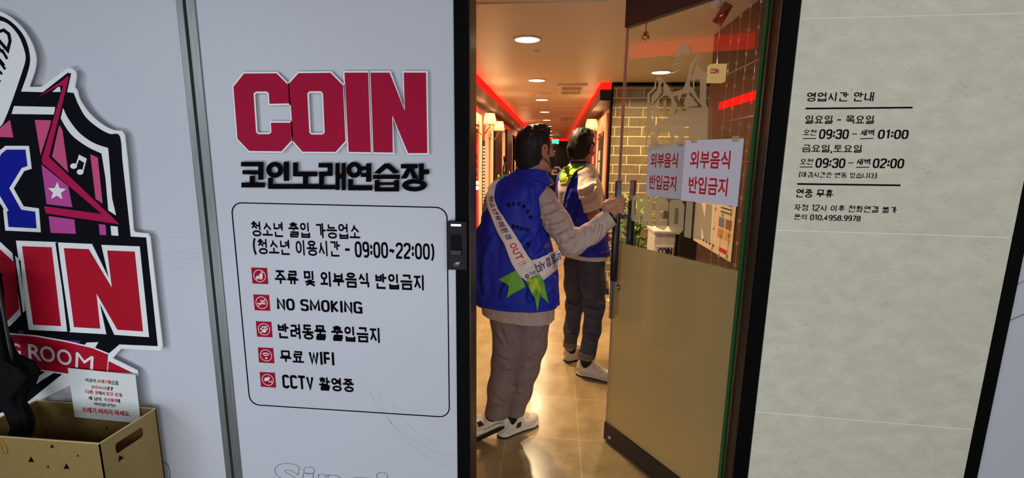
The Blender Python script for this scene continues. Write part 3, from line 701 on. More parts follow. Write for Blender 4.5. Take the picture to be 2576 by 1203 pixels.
# panels and mouldings on the left corridor wall (Y read from the photo)
def YX(px, X): return float(at_x(px, 400, X)[1])
def moulding(name, X, side, y0, y1, z0, z1, w, label, fill=None, group='cream wall frames', cat='wall frame'):
    t = empty(name, (X, (y0 + y1) / 2, z0), label, cat, group)
    mb = MB(); d = 0.022 * side
    for lo, hi in (((y0, z0), (y0 + w, z1)), ((y1 - w, z0), (y1, z1)), ((y0 + w, z1 - w), (y1 - w, z1)), ((y0 + w, z0), (y1 - w, z0 + w))):
        mb.box((min(X, X + d), lo[0], lo[1]), (max(X, X + d), hi[0], hi[1]), 0.004)
    mb.build('frame', M_CREAM, t)
    if fill: MB().box((min(X, X + d * 0.3), y0 + w, z0 + w), (max(X, X + d * 0.3), y1 - w, z1 - w)).build('infill', fill, t)
    return t
y1207, y1220, y1236, y1241, y1258 = [YX(p, XL) for p in (1208, 1219, 1237, 1241, 1258)]
ztop = float(at_x(1207, 290, XL)[2])
t1 = moulding('wall_frame', XL, 1, 4.35, y1207, 0.28, ztop, 0.12, 'cream moulding frame on the red wall under the closest sconce')
t2 = moulding('wall_frame', XL, 1, y1220, y1236, 0.28, ztop, 0.22, 'cream moulding frame on the red wall under the second sconce')
def block_letters(parent, X, side, y0, y1, zt, zb, n, material, name='lettering'):
    PW = Plane((X, 0, 0), (0, side * 1.0, 0), (side, 0, 0)); mb = MB()
    for k in range(n):
        z1 = zt + (zb - zt) * k / n; z0 = zt + (zb - zt) * (k + 0.78) / n
        c = 'SINGYOURSONGALLNIGHT'[k % 20]
        v, f = text_geo(c, 0.03); lo, hi = v.min(0), v.max(0)
        a, b = sorted((side * y0, side * y1))
        q = np.stack([a + (v[:, 0] - lo[0]) / (hi[0] - lo[0]) * (b - a), z0 + (v[:, 1] - lo[1]) / (hi[1] - lo[1]) * (z1 - z0), v[:, 2]], 1)
        V, F = slab(PW, q, f, 0, 0.002); mb.add(V, F)
    return mb.build(name, material, parent)
M_WPRINT = mat('white_print', (226, 216, 204), 0.5)
yy0, yy1 = YX(1211, XL), YX(1217.5, XL)
sg = empty('letter_strip', (XL, (yy0 + yy1) / 2, 0.3), 'narrow black strip with a column of white letters between two cream frames', 'sign strip')
MB().box((XL, yy0, 0.3), (XL + 0.012, yy1, 1.74)).build('strip', M_BLACKDOOR, sg)
M_CREAMW = None
def bars(parent, X, side, y0, y1, z0, z1, n, material, name):
    mb = MB(); r = random.Random(int(y0 * 100))
    for k in range(n):
        a = z1 - (z1 - z0) * (k + 0.12 * r.random()) / n; b = a - (z1 - z0) / n * 0.62
        for q in range(2):
            ya = y0 + (y1 - y0) * (0.10 + 0.45 * q); yb = ya + (y1 - y0) * 0.33
            mb.box((min(X, X + 0.003 * side), ya, b), (max(X, X + 0.003 * side), yb, a))
    return mb.build(name, material, parent)
bars(sg, XL + 0.012, 1, yy0, yy1, 0.35, 1.68, 34, M_WPRINT, 'printed_letters')
for p0, p1, tt in ((1192, 1201, t1), (1223, 1230, t2)):
    ya, yb = YX(p0, XL), YX(p1, XL)
    bars(tt, XL, 1, ya, yb, 1.22, 1.58, 4, M_BLACKDOOR, 'black_letters')
def booth_door(name, X, side, y0, y1, label, col=None):
    t = empty(name, (X, (y0 + y1) / 2, 0), label, 'door', 'booth doors along the corridor')
    X = X + 0.002 * side
    MB().box((min(X, X + 0.03 * side), y0, 0.0), (max(X, X + 0.03 * side), y1, 2.02), 0.004).build('door_leaf', M_BLACKDOOR, t)
    yl = y0 + 0.12 * (y1 - y0)
    MB().tube([(X + 0.06 * side, yl, 0.8), (X + 0.06 * side, yl, 1.3)], 0.012, 10).build('pull_handle', M_BRASS, t, smooth=True)
    return t
booth_door('booth_door', XL, 1, y1241, y1258, 'black booth door beyond the second sconce on the red wall')
ya, yb = YX(1259.5, XL), YX(1268, XL)
pt = empty('scribble_poster', (XL, (ya + yb) / 2, 0.2), 'tall cream panel with a black scribble drawing between two black booth doors', 'wall panel')
MB().box((XL + 0.002, ya, 0.2), (XL + 0.015, yb, 1.95)).build('board', M_CREAM, pt)
sq = [(XL + 0.030, ya + (yb - ya) * (0.5 + 0.3 * math.sin(k * 1.3)), 1.55 - k * 0.055) for k in range(22)]
MB().tube(sq, 0.02, 6).build('scribble', M_BLACKDOOR, pt)
booth_door('booth_door', XL, 1, YX(1271, XL), YX(1284, XL), 'second black booth door, beyond the scribbled cream panel')
moulding('wall_frame', XL, 1, YX(1286, XL), YX(1292, XL), 0.28, 1.98, 0.5, 'cream moulding frame deep along the red wall past both black doors')
moulding('wall_frame', XL, 1, YX(1294, XL), YX(1300, XL), 0.28, 1.98, 0.5, 'last cream moulding frame of the red wall beside the dark hair of the man in glasses')
for z, w in ((1.27, 'upper'), (1.215, 'lower')):
    MB().ball((XL + 0.03, 5.02, z), 0.02, 12, 8).build('glow_bulb', M_BULB, smooth=True, label=f'{w} of two small glowing bulbs on the red wall by the door jamb', cat='bulb', group='small bulbs on the red wall')
# right corridor wall
moulding('wall_frame', XR, -1, 5.72, 6.95, 0.2, 2.08, 0.2, 'cream moulding frame with dark panel next to the brick wall corner', M_DARK)
for i, (z, h) in enumerate(((1.52, 0.13), (1.20, 0.30))):
    MB().box((XR - 0.016, 6.40, z), (XR - 0.009, 6.62, z + h)).build('door_tag', M_PAPER, label=('short' if i == 0 else 'long') + ' white tag stuck on the dark panel beside the brick wall', cat='tag', group='white tags on the dark panel')
moulding('wall_frame', XR, -1, 7.6, 8.1, 0.2, 2.05, 0.09, 'thin cream frame on the red wall behind the man in jeans')
booth_door('booth_door', XR, -1, 10.2, 11.6, 'black booth door on the wall behind the man in jeans')
# far end: dark door wall with EXIT
t = empty('exit_door', (0.1, YE, 0), 'dark door at the end of the corridor with pale letters EXIT', 'door')
MB().box((-0.72, YE - 0.04, 0), (1.2, YE - 0.002, 2.1), 0.004).build('door_leaf', M_BLACKDOOR, t)
PE = Plane((0, YE - 0.04, 0), (1, 0, 0), (0, -1, 0))
text('lettering', PE, 'EXIT', (1387, 430), (1452, 430), 22, M_WPRINT, t, bold=0.04)
px_shape('arrow', PE, [[(1376, 459), (1386, 463), (1394, 462), (1388, 466), (1378, 467), (1372, 470)]], M_WPRINT, t)
MB().box((-0.62, YE - 0.05, 1.1), (-0.36, YE - 0.04, 1.55)).build('red_notice', M_REDWALL, t)
# ================================================================== signs on the white wall
# --- red COIN letters (raised board with white border), coordinates read from the photo
C3 = (550, 150, 2.1877)
COINL = [
    [[(140, 77), (318, 76), (384, 142), (387, 241), (280, 243), (277, 187), (265, 175), (203, 176), (191, 188), (205, 400), (217, 411), (280, 411), (291, 400), (288, 348), (398, 348), (401, 444), (345, 505), (168, 503), (104, 436), (82, 150)]],
    [[(440, 75), (615, 73), (684, 143), (697, 448), (643, 508), (462, 507), (412, 450), (388, 132)], [(500, 174), (563, 174), (575, 186), (584, 402), (572, 413), (509, 413), (498, 402), (487, 186)]],
    [[(693, 72), (822, 72), (837, 510), (716, 508)]],
    [[(836, 72), (940, 72), (1025, 285), (1019, 72), (1141, 72), (1148, 515), (1043, 515), (955, 305), (958, 512), (852, 510)]],
]
sg = empty('letter_sign', FAC.pt(-0.85, 1.4, 0), 'large raised crimson COIN letters with white border on the white wall panel', 'sign')
bk = MB()
for L in COINL:
    v, f = poly_geo([grow(np.array(lp), 0.0062 * (1 if i == 0 else -1)) for i, lp in enumerate(px_loops(FCN, L, *C3))])
    V, F = slab(FCN, v, f, 0.0110, 0.0128); bk.add(V, F)
bk.build('backing_board', M_WHITE, sg)
for i, L in enumerate(COINL):
    px_shape('letter', FCN, L, M_CRIM, sg, C3, 0.0128 + 0.00005 * i, 0.0140)
# --- heavy black Korean name under it, built stroke by stroke
def R_(x0, y0, x1, y1): return [(x0, y0), (x1, y0), (x1, y1), (x0, y1)]
def ring(cx, cy, rx, ry, tx, ty, n=24): return [circle(cx, cy, rx, n, ry), circle(cx, cy, rx - tx, n, ry - ty)]
KOR = [
    [[R_(122, 563, 244, 588)], [R_(217, 563, 244, 662)], [[(130, 609), (220, 611), (220, 633), (130, 631)]], [R_(170, 640, 197, 682)], [R_(124, 677, 252, 704)]],
    [ring(307, 607, 46, 44, 27, 25), [R_(357, 562, 385, 668)], [R_(271, 650, 297, 708)], [R_(271, 685, 404, 712)]],
    [[R_(408, 566, 435, 643)], [R_(408, 617, 541, 643)], [R_(463, 640, 490, 688)], [R_(407, 685, 550, 712)]],
    [[R_(549, 569, 624, 594)], [R_(599, 569, 625, 640)], [R_(552, 617, 625, 641)], [R_(552, 617, 578, 714)], [R_(552, 690, 640, 714)], [R_(642, 569, 664, 718)], [R_(660, 630, 680, 656)], [R_(676, 569, 698, 719)]],
    [ring(745, 607, 42, 44, 25, 25), [R_(782, 588, 815, 609)], [R_(782, 625, 815, 646)], [R_(811, 571, 838, 673)], [R_(712, 658, 738, 716)], [R_(712, 692, 845, 720)]],
    [[[(912, 572), (938, 572), (996, 622), (962, 628), (925, 596), (888, 628), (852, 625)]], [R_(850, 634, 996, 657)], [R_(858, 663, 884, 724)], [R_(965, 663, 992, 725)], [R_(880, 676, 968, 691)], [R_(858, 704, 992, 726)]],
    [[R_(1002, 575, 1094, 599)], [[(1036, 597), (1062, 597), (1034, 655), (1002, 655)]], [[(1050, 605), (1070, 597), (1098, 655), (1066, 655)]], [R_(1101, 572, 1128, 663)], [R_(1125, 605, 1157, 631)], [circle(1077, 692, 68, 32, 34), circle(1077, 692, 34, 24, 9)]],
]
sg = empty('lettering_sign', FAC.pt(-0.85, 1.35, 0), 'raised heavy black Korean lettering just below the crimson letters', 'sign')
for syl in KOR:
    mb = MB()
    for k, L in enumerate(syl):
        v, f = poly_geo(px_loops(FCN, L, *C3)); V, F = slab(FCN, v, f, 0.0105, 0.0125 + 0.00003 * k); mb.add(V, F)
    mb.build('letter', M_BLACKINK, sg)
# --- framed notice with house rules
nt_ = empty('house_rules_notice', FAC.pt(-0.82, 0.9, 0), 'black rounded outline with printed house rules and red pictograms', 'notice')
xa = FAC.uv(591, 620)[0]; xb = FAC.uv(1129, 800)[0]; zt = FAC.uv(860, 515)[1]; zb = FAC.uv(880, 1035)[1]
shape('border', FAC, [rrect(xa, zb, xb, zt, 0.045), rrect(xa + 0.0042, zb + 0.0042, xb - 0.0042, zt - 0.0042, 0.041)], M_BLACKINK, nt_, 0.0011, 0.0018)
for body, L, R, h, b in (
    ('청소년 출입 가능업소', (633.6, 576), (905.6, 583), 38, 0.022),
    ('(청소년 이용시간 - 09:00~22:00)', (637, 621), (1092.6, 634), 44, 0.022),
    ('주류 및 외부음식 반입금지', (691.8, 698), (1066, 712), 39, 0.034),
    ('NO SMOKING', (697, 766), (911.4, 773), 34, 0.03),
    ('반려동물 출입금지', (700, 832), (955, 844), 38, 0.034),
    ('무료 WIFI', (705, 898), (840.7, 903), 35, 0.032),
    ('CCTV 촬영중', (711, 962), (890, 970), 37, 0.034)):
    text('lettering', FAC, body, L, R, h, M_BLACKINK, nt_, sign=0.092 + b * 2.0)
M_PICTO = mat('pictogram_red', (164, 12, 46), 0.6, spec=0.1)
M_PICTOW = mat('pictogram_white', (236, 226, 230), 0.5)
def picto(cx, cy, kind):
    c = FAC.uv(cx, cy); s = 0.0335
    P = lambda pts: [[(c[0] + x * s, c[1] + y * s) for x, y in lp] for lp in pts]
    o = shape('pictogram', FAC, P([[(-1, -1), (1, -1), (1, 1), (-1, 1)]]), M_PICTO, nt_, 0.0011, 0.0017)
    mb = MB()
    def ad(*loops, w=0.0010):
        v, f = poly_geo(P(loops)); V, F = slab(FAC, v, f, 0.0016, w + 0.0011); mb.add(V, F)
    ad(circle(0, 0, 0.78, 36), circle(0, 0, 0.70, 36))
    if kind == 'food':
        ad([(0.0, -0.42), (0.32, -0.42), (0.42, 0.22), (-0.08, 0.22)]); ad(stroke([(0.15, 0.2), (0.25, 0.55), (0.42, 0.6)], 0.07))
        ad([(-0.5, -0.42), (-0.05, -0.42), (-0.05, -0.32), (-0.5, -0.32)]); ad([(-0.5, -0.27), (-0.05, -0.27), (-0.1, -0.06), (-0.28, 0.02), (-0.45, -0.06)])
    if kind == 'smoke':
        ad([(-0.55, -0.2), (0.5, -0.2), (0.5, -0.04), (-0.55, -0.04)]); ad(stroke([(0.55, 0.1), (0.3, 0.28), (0.1, 0.2), (-0.1, 0.42)], 0.09)); ad(stroke([(0.3, 0.05), (0.1, 0.1), (-0.2, 0.2)], 0.07))
    if kind == 'paw':
        ad(circle(0, -0.2, 0.28, 20, 0.24))
        for x, y in ((-0.38, 0.05), (-0.15, 0.3), (0.15, 0.3), (0.38, 0.05)): ad(circle(x, y, 0.11, 14, 0.15))
    if kind in ('food', 'smoke', 'paw'): ad(stroke([(-0.52, -0.52), (0.52, 0.52)], 0.09), w=0.0012)
    if kind == 'wifi':
        ad(circle(0, -0.36, 0.14, 16))
        for r in (0.34, 0.58): ad(stroke([(r * 1.05 * math.cos(math.radians(a)), -0.30 + r * 1.05 * math.sin(math.radians(a))) for a in range(42, 140, 8)], 0.13))
    if kind == 'cctv':
        ad([(-0.5, -0.05), (-0.38, 0.25), (0.25, 0.42), (0.32, 0.18), (-0.05, -0.12), (-0.42, -0.2)]); ad(stroke([(0.05, -0.05), (0.2, -0.28), (0.5, -0.22)], 0.1)); ad([(0.45, -0.4), (0.56, -0.4), (0.56, -0.05), (0.45, -0.05)])
    mb.build('symbol', M_PICTOW, o)
for cx, cy, k in ((653.8, 694, 'food'), (659, 761.5, 'smoke'), (665, 828.5, 'paw'), (669.8, 894, 'wifi'), (674.3, 955.5, 'cctv')): picto(cx, cy, k)
# --- thin outline lettering and printed swirls lower down
sg = empty('outline_lettering', FAC.pt(-0.8, 0.2, 0), 'thin grey outline lettering printed low on the white wall under the notice', 'lettering')
M_OUTL = mat('outline_grey', (92, 94, 108), 0.5)
v, f = text_geo('Singing', 0.05, 0.15, 1.15, 0.0055)
lo, hi = v.min(0), v.max(0); a = FAC.uv(683, 1200); wx = FAC.uv(1130, 1205)[0] - a[0]; ztop_ = FAC.uv(730, 1166)[1]
q = np.stack([a[0] + (v[:, 0] - lo[0]) / (hi[0] - lo[0]) * wx, ztop_ + (v[:, 1] - hi[1]) * 0.17, v[:, 2] * 0.1], 1)
obj('lettering', [FAC.pt(p[0], p[1], p[2] * 0.3 + 0.0006) for p in q], f, M_OUTL, sg)
M_FAINT = mat('faint_grey_print', (188, 191, 203), 0.42)
for j, (cx, cy, r, a0, a1) in enumerate(((1160, 950, 190, 75, 130), (1190, 960, 240, 60, 150), (1175, 900, 265, 70, 140))):
    c = FAC.uv(cx, cy); k = 0.00168
    pts = [(c[0] + r * k * math.cos(math.radians(180 + t)) * 1.0, c[1] - r * k * math.sin(math.radians(t))) for t in range(a0 - 50, a1 - 55, 4)]
    pts = [p for p in pts if p[0] < -0.376]
    if len(pts) > 2: shape('printed_curve', FAC, [stroke(pts, 0.0022)], M_FAINT, sg, 0, 0.0004)
sc_ = empty('printed_curves', FAC.pt(-1.5, 1.0, 0), 'faint thin grey curved lines printed across the white wall at the metal joint', 'printed lines')
for pts in ([(390, 600), (450, 596), (508, 600)], [(395, 640), (450, 634), (510, 640)], [(400, 662), (455, 652), (512, 648)], [(400, 680), (460, 674), (514, 668)], [(555, 640), (700, 600), (590, 560)][:2]):
    shape('printed_line', FAC, [stroke([FAC.uv(*p) for p in pts], 0.002)], M_FAINT, sc_, 0, 0.0004)
px_shape('printed_corner', FAC, [stroke([(402, 1160), (414, 1162), (424, 1172), (428, 1190), (428, 1203), (428, 1230)], 1.6)], M_OUTL, sc_, w1=0.0006)
# --- fingerprint reader on the door frame
def fb(x0, y0, x1, y1, w0, w1, bev, mat_, name, parent):
    a = FAC.uv(x0, (y0 + y1) / 2); b = FAC.uv(x1, (y0 + y1) / 2); zt_ = FAC.uv((x0 + x1) / 2, y0)[1]; zb_ = FAC.uv((x0 + x1) / 2, y1)[1]
    return MB().box((a[0], 1.72 - w1, zb_), (b[0], 1.72 - w0, zt_), bev).build(name, mat_, parent)
fr = empty('fingerprint_reader', FAC.pt(-0.36, 1.1, 0), 'dark grey fingerprint reader with glowing white bar on the black door frame', 'door reader')
fb(1129, 555, 1177, 676, 0.0, 0.024, 0.004, M_PHONEBLK, 'housing', fr)
fb(1137, 588, 1165, 639, 0.0238, 0.0248, 0.0004, mat('sensor_black', (5, 5, 6), 0.5, spec=0.08), 'sensor_window', fr)
fb(1138, 626, 1164, 638, 0.0246, 0.030, 0.002, mat('reader_lip', (30, 30, 32), 0.4, spec=0.3), 'sensor_lip', fr)
fb(1138, 562, 1163, 567, 0.0238, 0.0246, 0.0003, M_LEDW, 'status_light', fr)
FR2 = Plane((0, 1.72 - 0.0242, 0), (1, 0, 0), (0, -1, 0))
bd = fb(1144, 657.5, 1158, 667.5, 0.0238, 0.0246, 0.0002, mat('badge_grey', (40, 41, 43), 0.5), 'badge', fr)
text('badge_lettering', FR2, 'ADT', (1145.2, 662.5), (1157, 662.5), 5.5, M_WHITEPLAS, bd, 0.03, w0=0.0002, w1=0.0009, shear=0.2)

# --- big logo board at the left (layers of cut acrylic)
lg = empty('logo_sign', FLG.pt(-1.9, 0.6, 0), 'large shield-shaped logo board with blue and red letters and a microphone', 'logo sign')
A1 = lambda L: [[(x / 2.005, y / 2.005) for x, y in lp] for lp in L]
A2 = lambda L: [[(x / 1.842, 550 + y / 1.842) for x, y in lp] for lp in L]
a1 = lambda P: [(x / 2.005, y / 2.005) for x, y in P]
a2 = lambda P: [(x / 1.842, 550 + y / 1.842) for x, y in P]
board = a1([(-220, 700), (-200, 200), (-150, 80), (-80, 40), (0, 58), (60, 92), (115, 145), (155, 210), (176, 270), (180, 310), (172, 360), (150, 425), (148, 438), (205, 438), (330, 350), (348, 343), (368, 350), (383, 375), (375, 438), (388, 455), (400, 498), (440, 560), (500, 617), (560, 652), (612, 660), (627, 680), (642, 810), (655, 960), (672, 1160), (680, 1171)]) + \
    a2([(685, 70), (694, 84), (752, 592), (746, 612), (735, 613), (560, 604), (522, 648), (636, 705), (637, 728), (600, 726), (480, 730), (330, 770), (186, 842), (60, 905), (-60, 940), (-190, 940)])
board = rounded(board, ((3, 12), (13, 18), (19, 24)))
px_shape('board', FLG, [board], M_WHITE, lg, w0=0.0225, w1=0.0262)
def layer(name, loops, material, w, th=0.0006, parent=lg): return px_shape(name, FLG, loops, material, parent, w0=w, w1=w + th)
black = a1([(-200, 700), (-190, 200), (-140, 95), (-80, 62), (0, 80), (55, 110), (108, 165), (138, 228), (150, 300), (138, 365), (104, 462), (215, 465), (342, 366), (356, 374), (336, 465), (370, 469), (390, 520), (430, 590), (490, 642), (550, 675), (602, 685), (615, 800), (637, 1000), (658, 1194)]) + \
    a2([(676, 88), (730, 592), (552, 584), (508, 622), (300, 712), (240, 760), (100, 872), (40, 890), (-60, 920), (-180, 920)])
black = rounded(black, ((3, 10), (16, 21)))
layer('black_shield', [black], M_NAVY, 0.0262)
W1_ = 0.0268
layer('white_stripe', [a1([(70, 535), (278, 540), (272, 578), (58, 575)])], M_WHITE, W1_)
layer('white_stripe', [rounded(a1([(318, 545), (345, 600), (400, 670), (470, 720), (545, 747), (550, 800), (565, 1000), (585, 1087), (546, 1062), (532, 900), (512, 775), (440, 740), (370, 690), (330, 640), (303, 590)]), ((0, 4), (10, 14)))], M_WHITE, W1_)
layer('white_stripe', [a1([(557, 1140), (593, 1143), (597, 1190), (562, 1188)])], M_WHITE, W1_)
layer('white_stripe', [a2([(456, 573), (440, 600), (190, 752), (168, 768), (182, 728), (380, 598), (402, 575)])], M_WHITE, W1_)
layer('violet_stripe', [a2([(96, 695), (180, 697), (155, 712), (110, 708)])], M_VIOLET, W1_)
layer('violet_stripe', [a2([(85, 520), (105, 517), (115, 545), (90, 545)])], M_VIOLET, W1_)
layer('violet_stripe', [a2([(290, 562), (375, 568), (350, 590), (300, 575)])], M_VIOLET, W1_)
for P, mt in (([(175, 605), (258, 607), (208, 805)], M_PINK), ([(300, 630), (315, 660), (345, 876), (255, 800), (290, 660)], M_PINK), ([(208, 826), (340, 920), (365, 1046), (235, 1030)], M_PURP), ([(245, 1090), (375, 1108), (382, 1180), (255, 1175)], M_PURP),
              ([(455, 778), (493, 795), (517, 1028), (482, 1004)], M_PINK), ([(498, 1130), (532, 1135), (536, 1187), (503, 1185)], M_PURP), ([(50, 605), (67, 694), (-30, 690), (-30, 660), (0, 645)], M_PINK)):
    layer('pink_bar', [a1(P)], mt, W1_)
# bolt-like guitar outline
layer('bolt_edge', [a1([(182, 498), (335, 372), (358, 370), (352, 395), (262, 790), (620, 1140), (232, 1085), (218, 1036), (500, 1066), (200, 822), (200, 800), (305, 470), (312, 440)])], M_NAVY, W1_ + 0.0006)
layer('bolt', [a1([(188, 494), (318, 405), (346, 382), (348, 396), (248, 792), (605, 1132), (232, 1076), (224, 1040), (515, 1080), (215, 824), (213, 802), (320, 432), (300, 432)])], M_BOLT, W1_ + 0.0012)
layer('white_corner', [a1([(264, 464), (292, 440), (304, 438), (306, 464)])], M_WHITE, W1_ + 0.0008)
star = [(288 + (48 if k % 2 == 0 else 21) * math.sin(math.radians(36 * k + 2)), 966 - (48 if k % 2 == 0 else 21) * math.cos(math.radians(36 * k + 2))) for k in range(10)]
layer('star', [a1(star)], M_WHITE, W1_ + 0.0006)
mn = MB()
for lp in (circle(371, 838, 17, 18, 14), circle(404, 868, 17, 18, 14), stroke([(383, 836), (402, 784)], 7), stroke([(416, 868), (434, 800)], 7), [(398, 780), (437, 800), (430, 824), (392, 802)]):
    v, f = poly_geo(px_loops(FLG, [a1(lp)])); V, F = slab(FLG, v, f, W1_, W1_ + 0.0006 + 0.00005 * len(mn.f) / 50); mn.add(V, F)
mn.build('music_note', M_WHITE, lg)
# microphone
layer('microphone', [rounded(a1([(-150, 700), (-140, 220), (-80, 100), (0, 104), (50, 128), (95, 182), (122, 250), (129, 300), (110, 368), (62, 508), (22, 608), (0, 640), (-60, 690)]), ((2, 12),))], M_WHITE, W1_ + 0.0006)
mic = bpy.data.objects['microphone']
for P in (stroke([(-10, 162), (20, 152), (45, 172), (52, 205), (40, 255), (-30, 175)], 16), stroke([(-30, 196), (12, 266)], 11), stroke([(10, 250), (38, 298)], 13), stroke([(-10, 300), (28, 350)], 12), stroke([(-25, 270), (24, 330)], 10), stroke([(-20, 340), (12, 375)], 11), stroke([(-20, 395), (4, 412)], 10)):
    layer('grille_slot', [a1(P)], M_NAVY, W1_ + 0.0012, parent=mic)
# blue X
XP = [(-60, 755), (35, 755), (130, 755), (140, 840), (102, 852), (48, 952), (110, 1060), (180, 1068), (187, 1152), (45, 1145), (38, 1072), (48, 1062), (0, 985), (-50, 1060), (-90, 1000), (-40, 930), (-90, 850)]
XP = [(-60, 900), (10, 775), (35, 755), (130, 755), (140, 838), (110, 848), (48, 950), (108, 1058), (179, 1068), (186, 1152), (45, 1145), (37, 1068), (46, 1062), (0, 985), (-60, 1010)]
px_shape('letter_border', FLG, [grow(np.array(a1(XP)), 9.5)], M_WHITE, lg, w0=W1_ + 0.0006, w1=W1_ + 0.0016)
px_shape('letter', FLG, [a1(XP)], M_BLUE, lg, w0=W1_ + 0.0016, w1=W1_ + 0.0024)
px_shape('letter_gap', FLG, [stroke(a1([(2, 1045), (10, 1165)]), 4)], M_NAVY, lg, w0=W1_ + 0.0016, w1=W1_ + 0.0022)
# red O I N
LET = [[(-60, 120), (-10, 132), (48, 186), (72, 208), (90, 418), (36, 474), (-60, 474)], [(103, 128), (240, 133), (283, 498), (155, 492)], [(297, 137), (412, 142), (520, 322), (498, 148), (625, 153), (663, 523), (545, 515), (447, 345), (465, 510), (344, 503)]]
for P in LET:
    px_shape('letter_border', FLG, [grow(np.array(a2(P)), 13.5, 1.9)], M_WHITE, lg, w0=W1_, w1=W1_ + 0.001)
    px_shape('letter', FLG, [a2(P)], M_RED, lg, w0=W1_ + 0.001, w1=W1_ + 0.002)
for g in ([(262, 112), (322, 522)], [(62, 150), (108, 480)]):
    px_shape('letter_gap', FLG, [stroke(a2(g), 5)], M_NAVY, lg, w0=W1_ + 0.001, w1=W1_ + 0.0016)
# ribbon with lettering
RB = [(-60, 528), (45, 535), (170, 546), (300, 570), (430, 600), (500, 628), (494, 712), (430, 712), (310, 718), (180, 698), (60, 684), (-60, 676)]
rib = px_shape('ribbon', FLG, [a2(RB)], M_RED, lg, w0=W1_ + 0.001, w1=W1_ + 0.002)
px_shape('ribbon_edge', FLG, [stroke(a2([(-60, 526), (45, 533), (170, 544), (300, 567), (430, 597), (502, 626)]), 3.4)], M_WHITE, rib, w0=W1_ + 0.001, w1=W1_ + 0.0024)
px_shape('ribbon_edge', FLG, [stroke(a2([(60, 688), (180, 701), (318, 722)]), 3.4)], M_WHITE, rib, w0=W1_ + 0.001, w1=W1_ + 0.0024)
px_shape('ribbon_tail', FLG, [a2([(503, 662), (616, 717), (500, 709)])], M_RED, rib, w0=W1_, w1=W1_ + 0.001)
for ch, cx, cy, w, h, r in (('G', 72, 610, 52, 66, -6), ('R', 163, 620, 58, 70, -7), ('O', 222, 628, 66, 72, -9), ('O', 300, 642, 66, 72, -10), ('M', 393, 664, 80, 72, -12)):
    X, Y = a2([(cx, cy)])[0]
    text('lettering', FLG, ch, (X - w / 1.842 / 2, Y), (X + w / 1.842 / 2, Y), h / 1.842, M_WHITE, rib, 0.012 if ch != 'M' else 0.0, W1_ + 0.002, W1_ + 0.0028, rot=math.radians(r))

# --- gold umbrella bin, laminated note and a folded umbrella standing in it
GX0, GX1, GY0, GY1, GZ = -2.255, -1.687, 1.438, 1.690, 0.463
gb = empty('umbrella_bin', ((GX0 + GX1) / 2, (GY0 + GY1) / 2, -0.02), 'gold painted metal umbrella bin with cut-out handle standing by the white wall', 'umbrella stand')
tk = 0.004
def panel_with_holes(name, P, outer, holes, th, material, parent):
    v, f = poly_geo([outer] + holes); V, F = slab(P, v, f, -th, 0); return obj(name, V, F, material, parent)
PF = Plane((GX0, GY0, 0), (1, 0, 0), (0, -1, 0)); PR = Plane((GX1, GY0, 0), (0, 1, 0), (1, 0, 0))
tri = lambda P, x, y, s: [P.uv(x - s, y + s * 0.8), P.uv(x + s, y + s * 0.8), P.uv(x, y - s)]
g7 = lambda x, y: (x / 3.724, 880 + y / 3.724)
TR = [tri(PF, *g7(x, y), s) for x, y, s in ((487, 905, 6.0), (290, 1030, 8.5), (727, 992, 4.0), (450, 1095, 4.2), (622, 1095, 8.5))]
hook = stroke([PF.uv(*g7(*p)) for p in ((-30, 885), (10, 890), (28, 940), (52, 975), (74, 968), (60, 900), (20, 840))], 0.005)
Wd = GX1 - GX0; Dp = GY1 - GY0
panel_with_holes('front_panel', PF, [(0, -0.02), (Wd, -0.02), (Wd, GZ), (0, GZ)], TR, tk, M_GOLD, gb)
shape('pressed_hook', PF, [hook], M_GOLD, gb, 0, 0.004)
def slot(P, pts): return [P.uv(*g7(*p)) for p in pts]
hu0, hz0 = PR.uv(*g7(1050, 935)); hu1, hz1 = PR.uv(*g7(1362, 745)); zc_ = GZ - 0.062
sl = rrect(0.058, zc_ - 0.023, 0.182, zc_ + 0.023, 0.012, 5)
panel_with_holes('side_panel', PR, [(0, -0.02), (Dp, -0.02), (Dp, GZ), (0, GZ)], [sl, [(0.060, zc_ - 0.060), (0.088, zc_ - 0.058), (0.068, zc_ - 0.032)]], tk, M_GOLD, gb)
PL = Plane((GX0 + tk, GY0, 0), (0, 1, 0), (1, 0, 0)); PBk = Plane((GX0, GY1 - tk, 0), (1, 0, 0), (0, -1, 0))
panel_with_holes('side_panel', PL, [(0, -0.02), (Dp, -0.02), (Dp, GZ), (0, GZ)], [], tk, M_GOLD, gb)
panel_with_holes('back_panel', PBk, [(0, -0.02), (Wd, -0.02), (Wd, GZ), (0, GZ)], [tri(PBk, *g7(x, y), s) for x, y, s in ((700, 725, 4), (868, 757, 3), (998, 732, 5.5), (575, 605, 4))], tk, M_GOLD, gb)
MB().box((GX0, GY0, -0.018), (GX1, GY1, -0.012)).build('bottom_plate', M_GOLD, gb)
rim = MB()
for lo, hi in (((GX0, GY0 - 0.001), (GX1, GY0 + 0.004)), ((GX0, GY1 - 0.004), (GX1, GY1 + 0.001)), ((GX0 - 0.001, GY0), (GX0 + 0.004, GY1)), ((GX1 - 0.004, GY0), (GX1 + 0.001, GY1))):
    rim.box((*lo, GZ - 0.001), (*hi, GZ + 0.003), 0.0008)
rim.build('rim', mat('gold_edge', (226, 206, 150), 0.35, 0.4), gb)
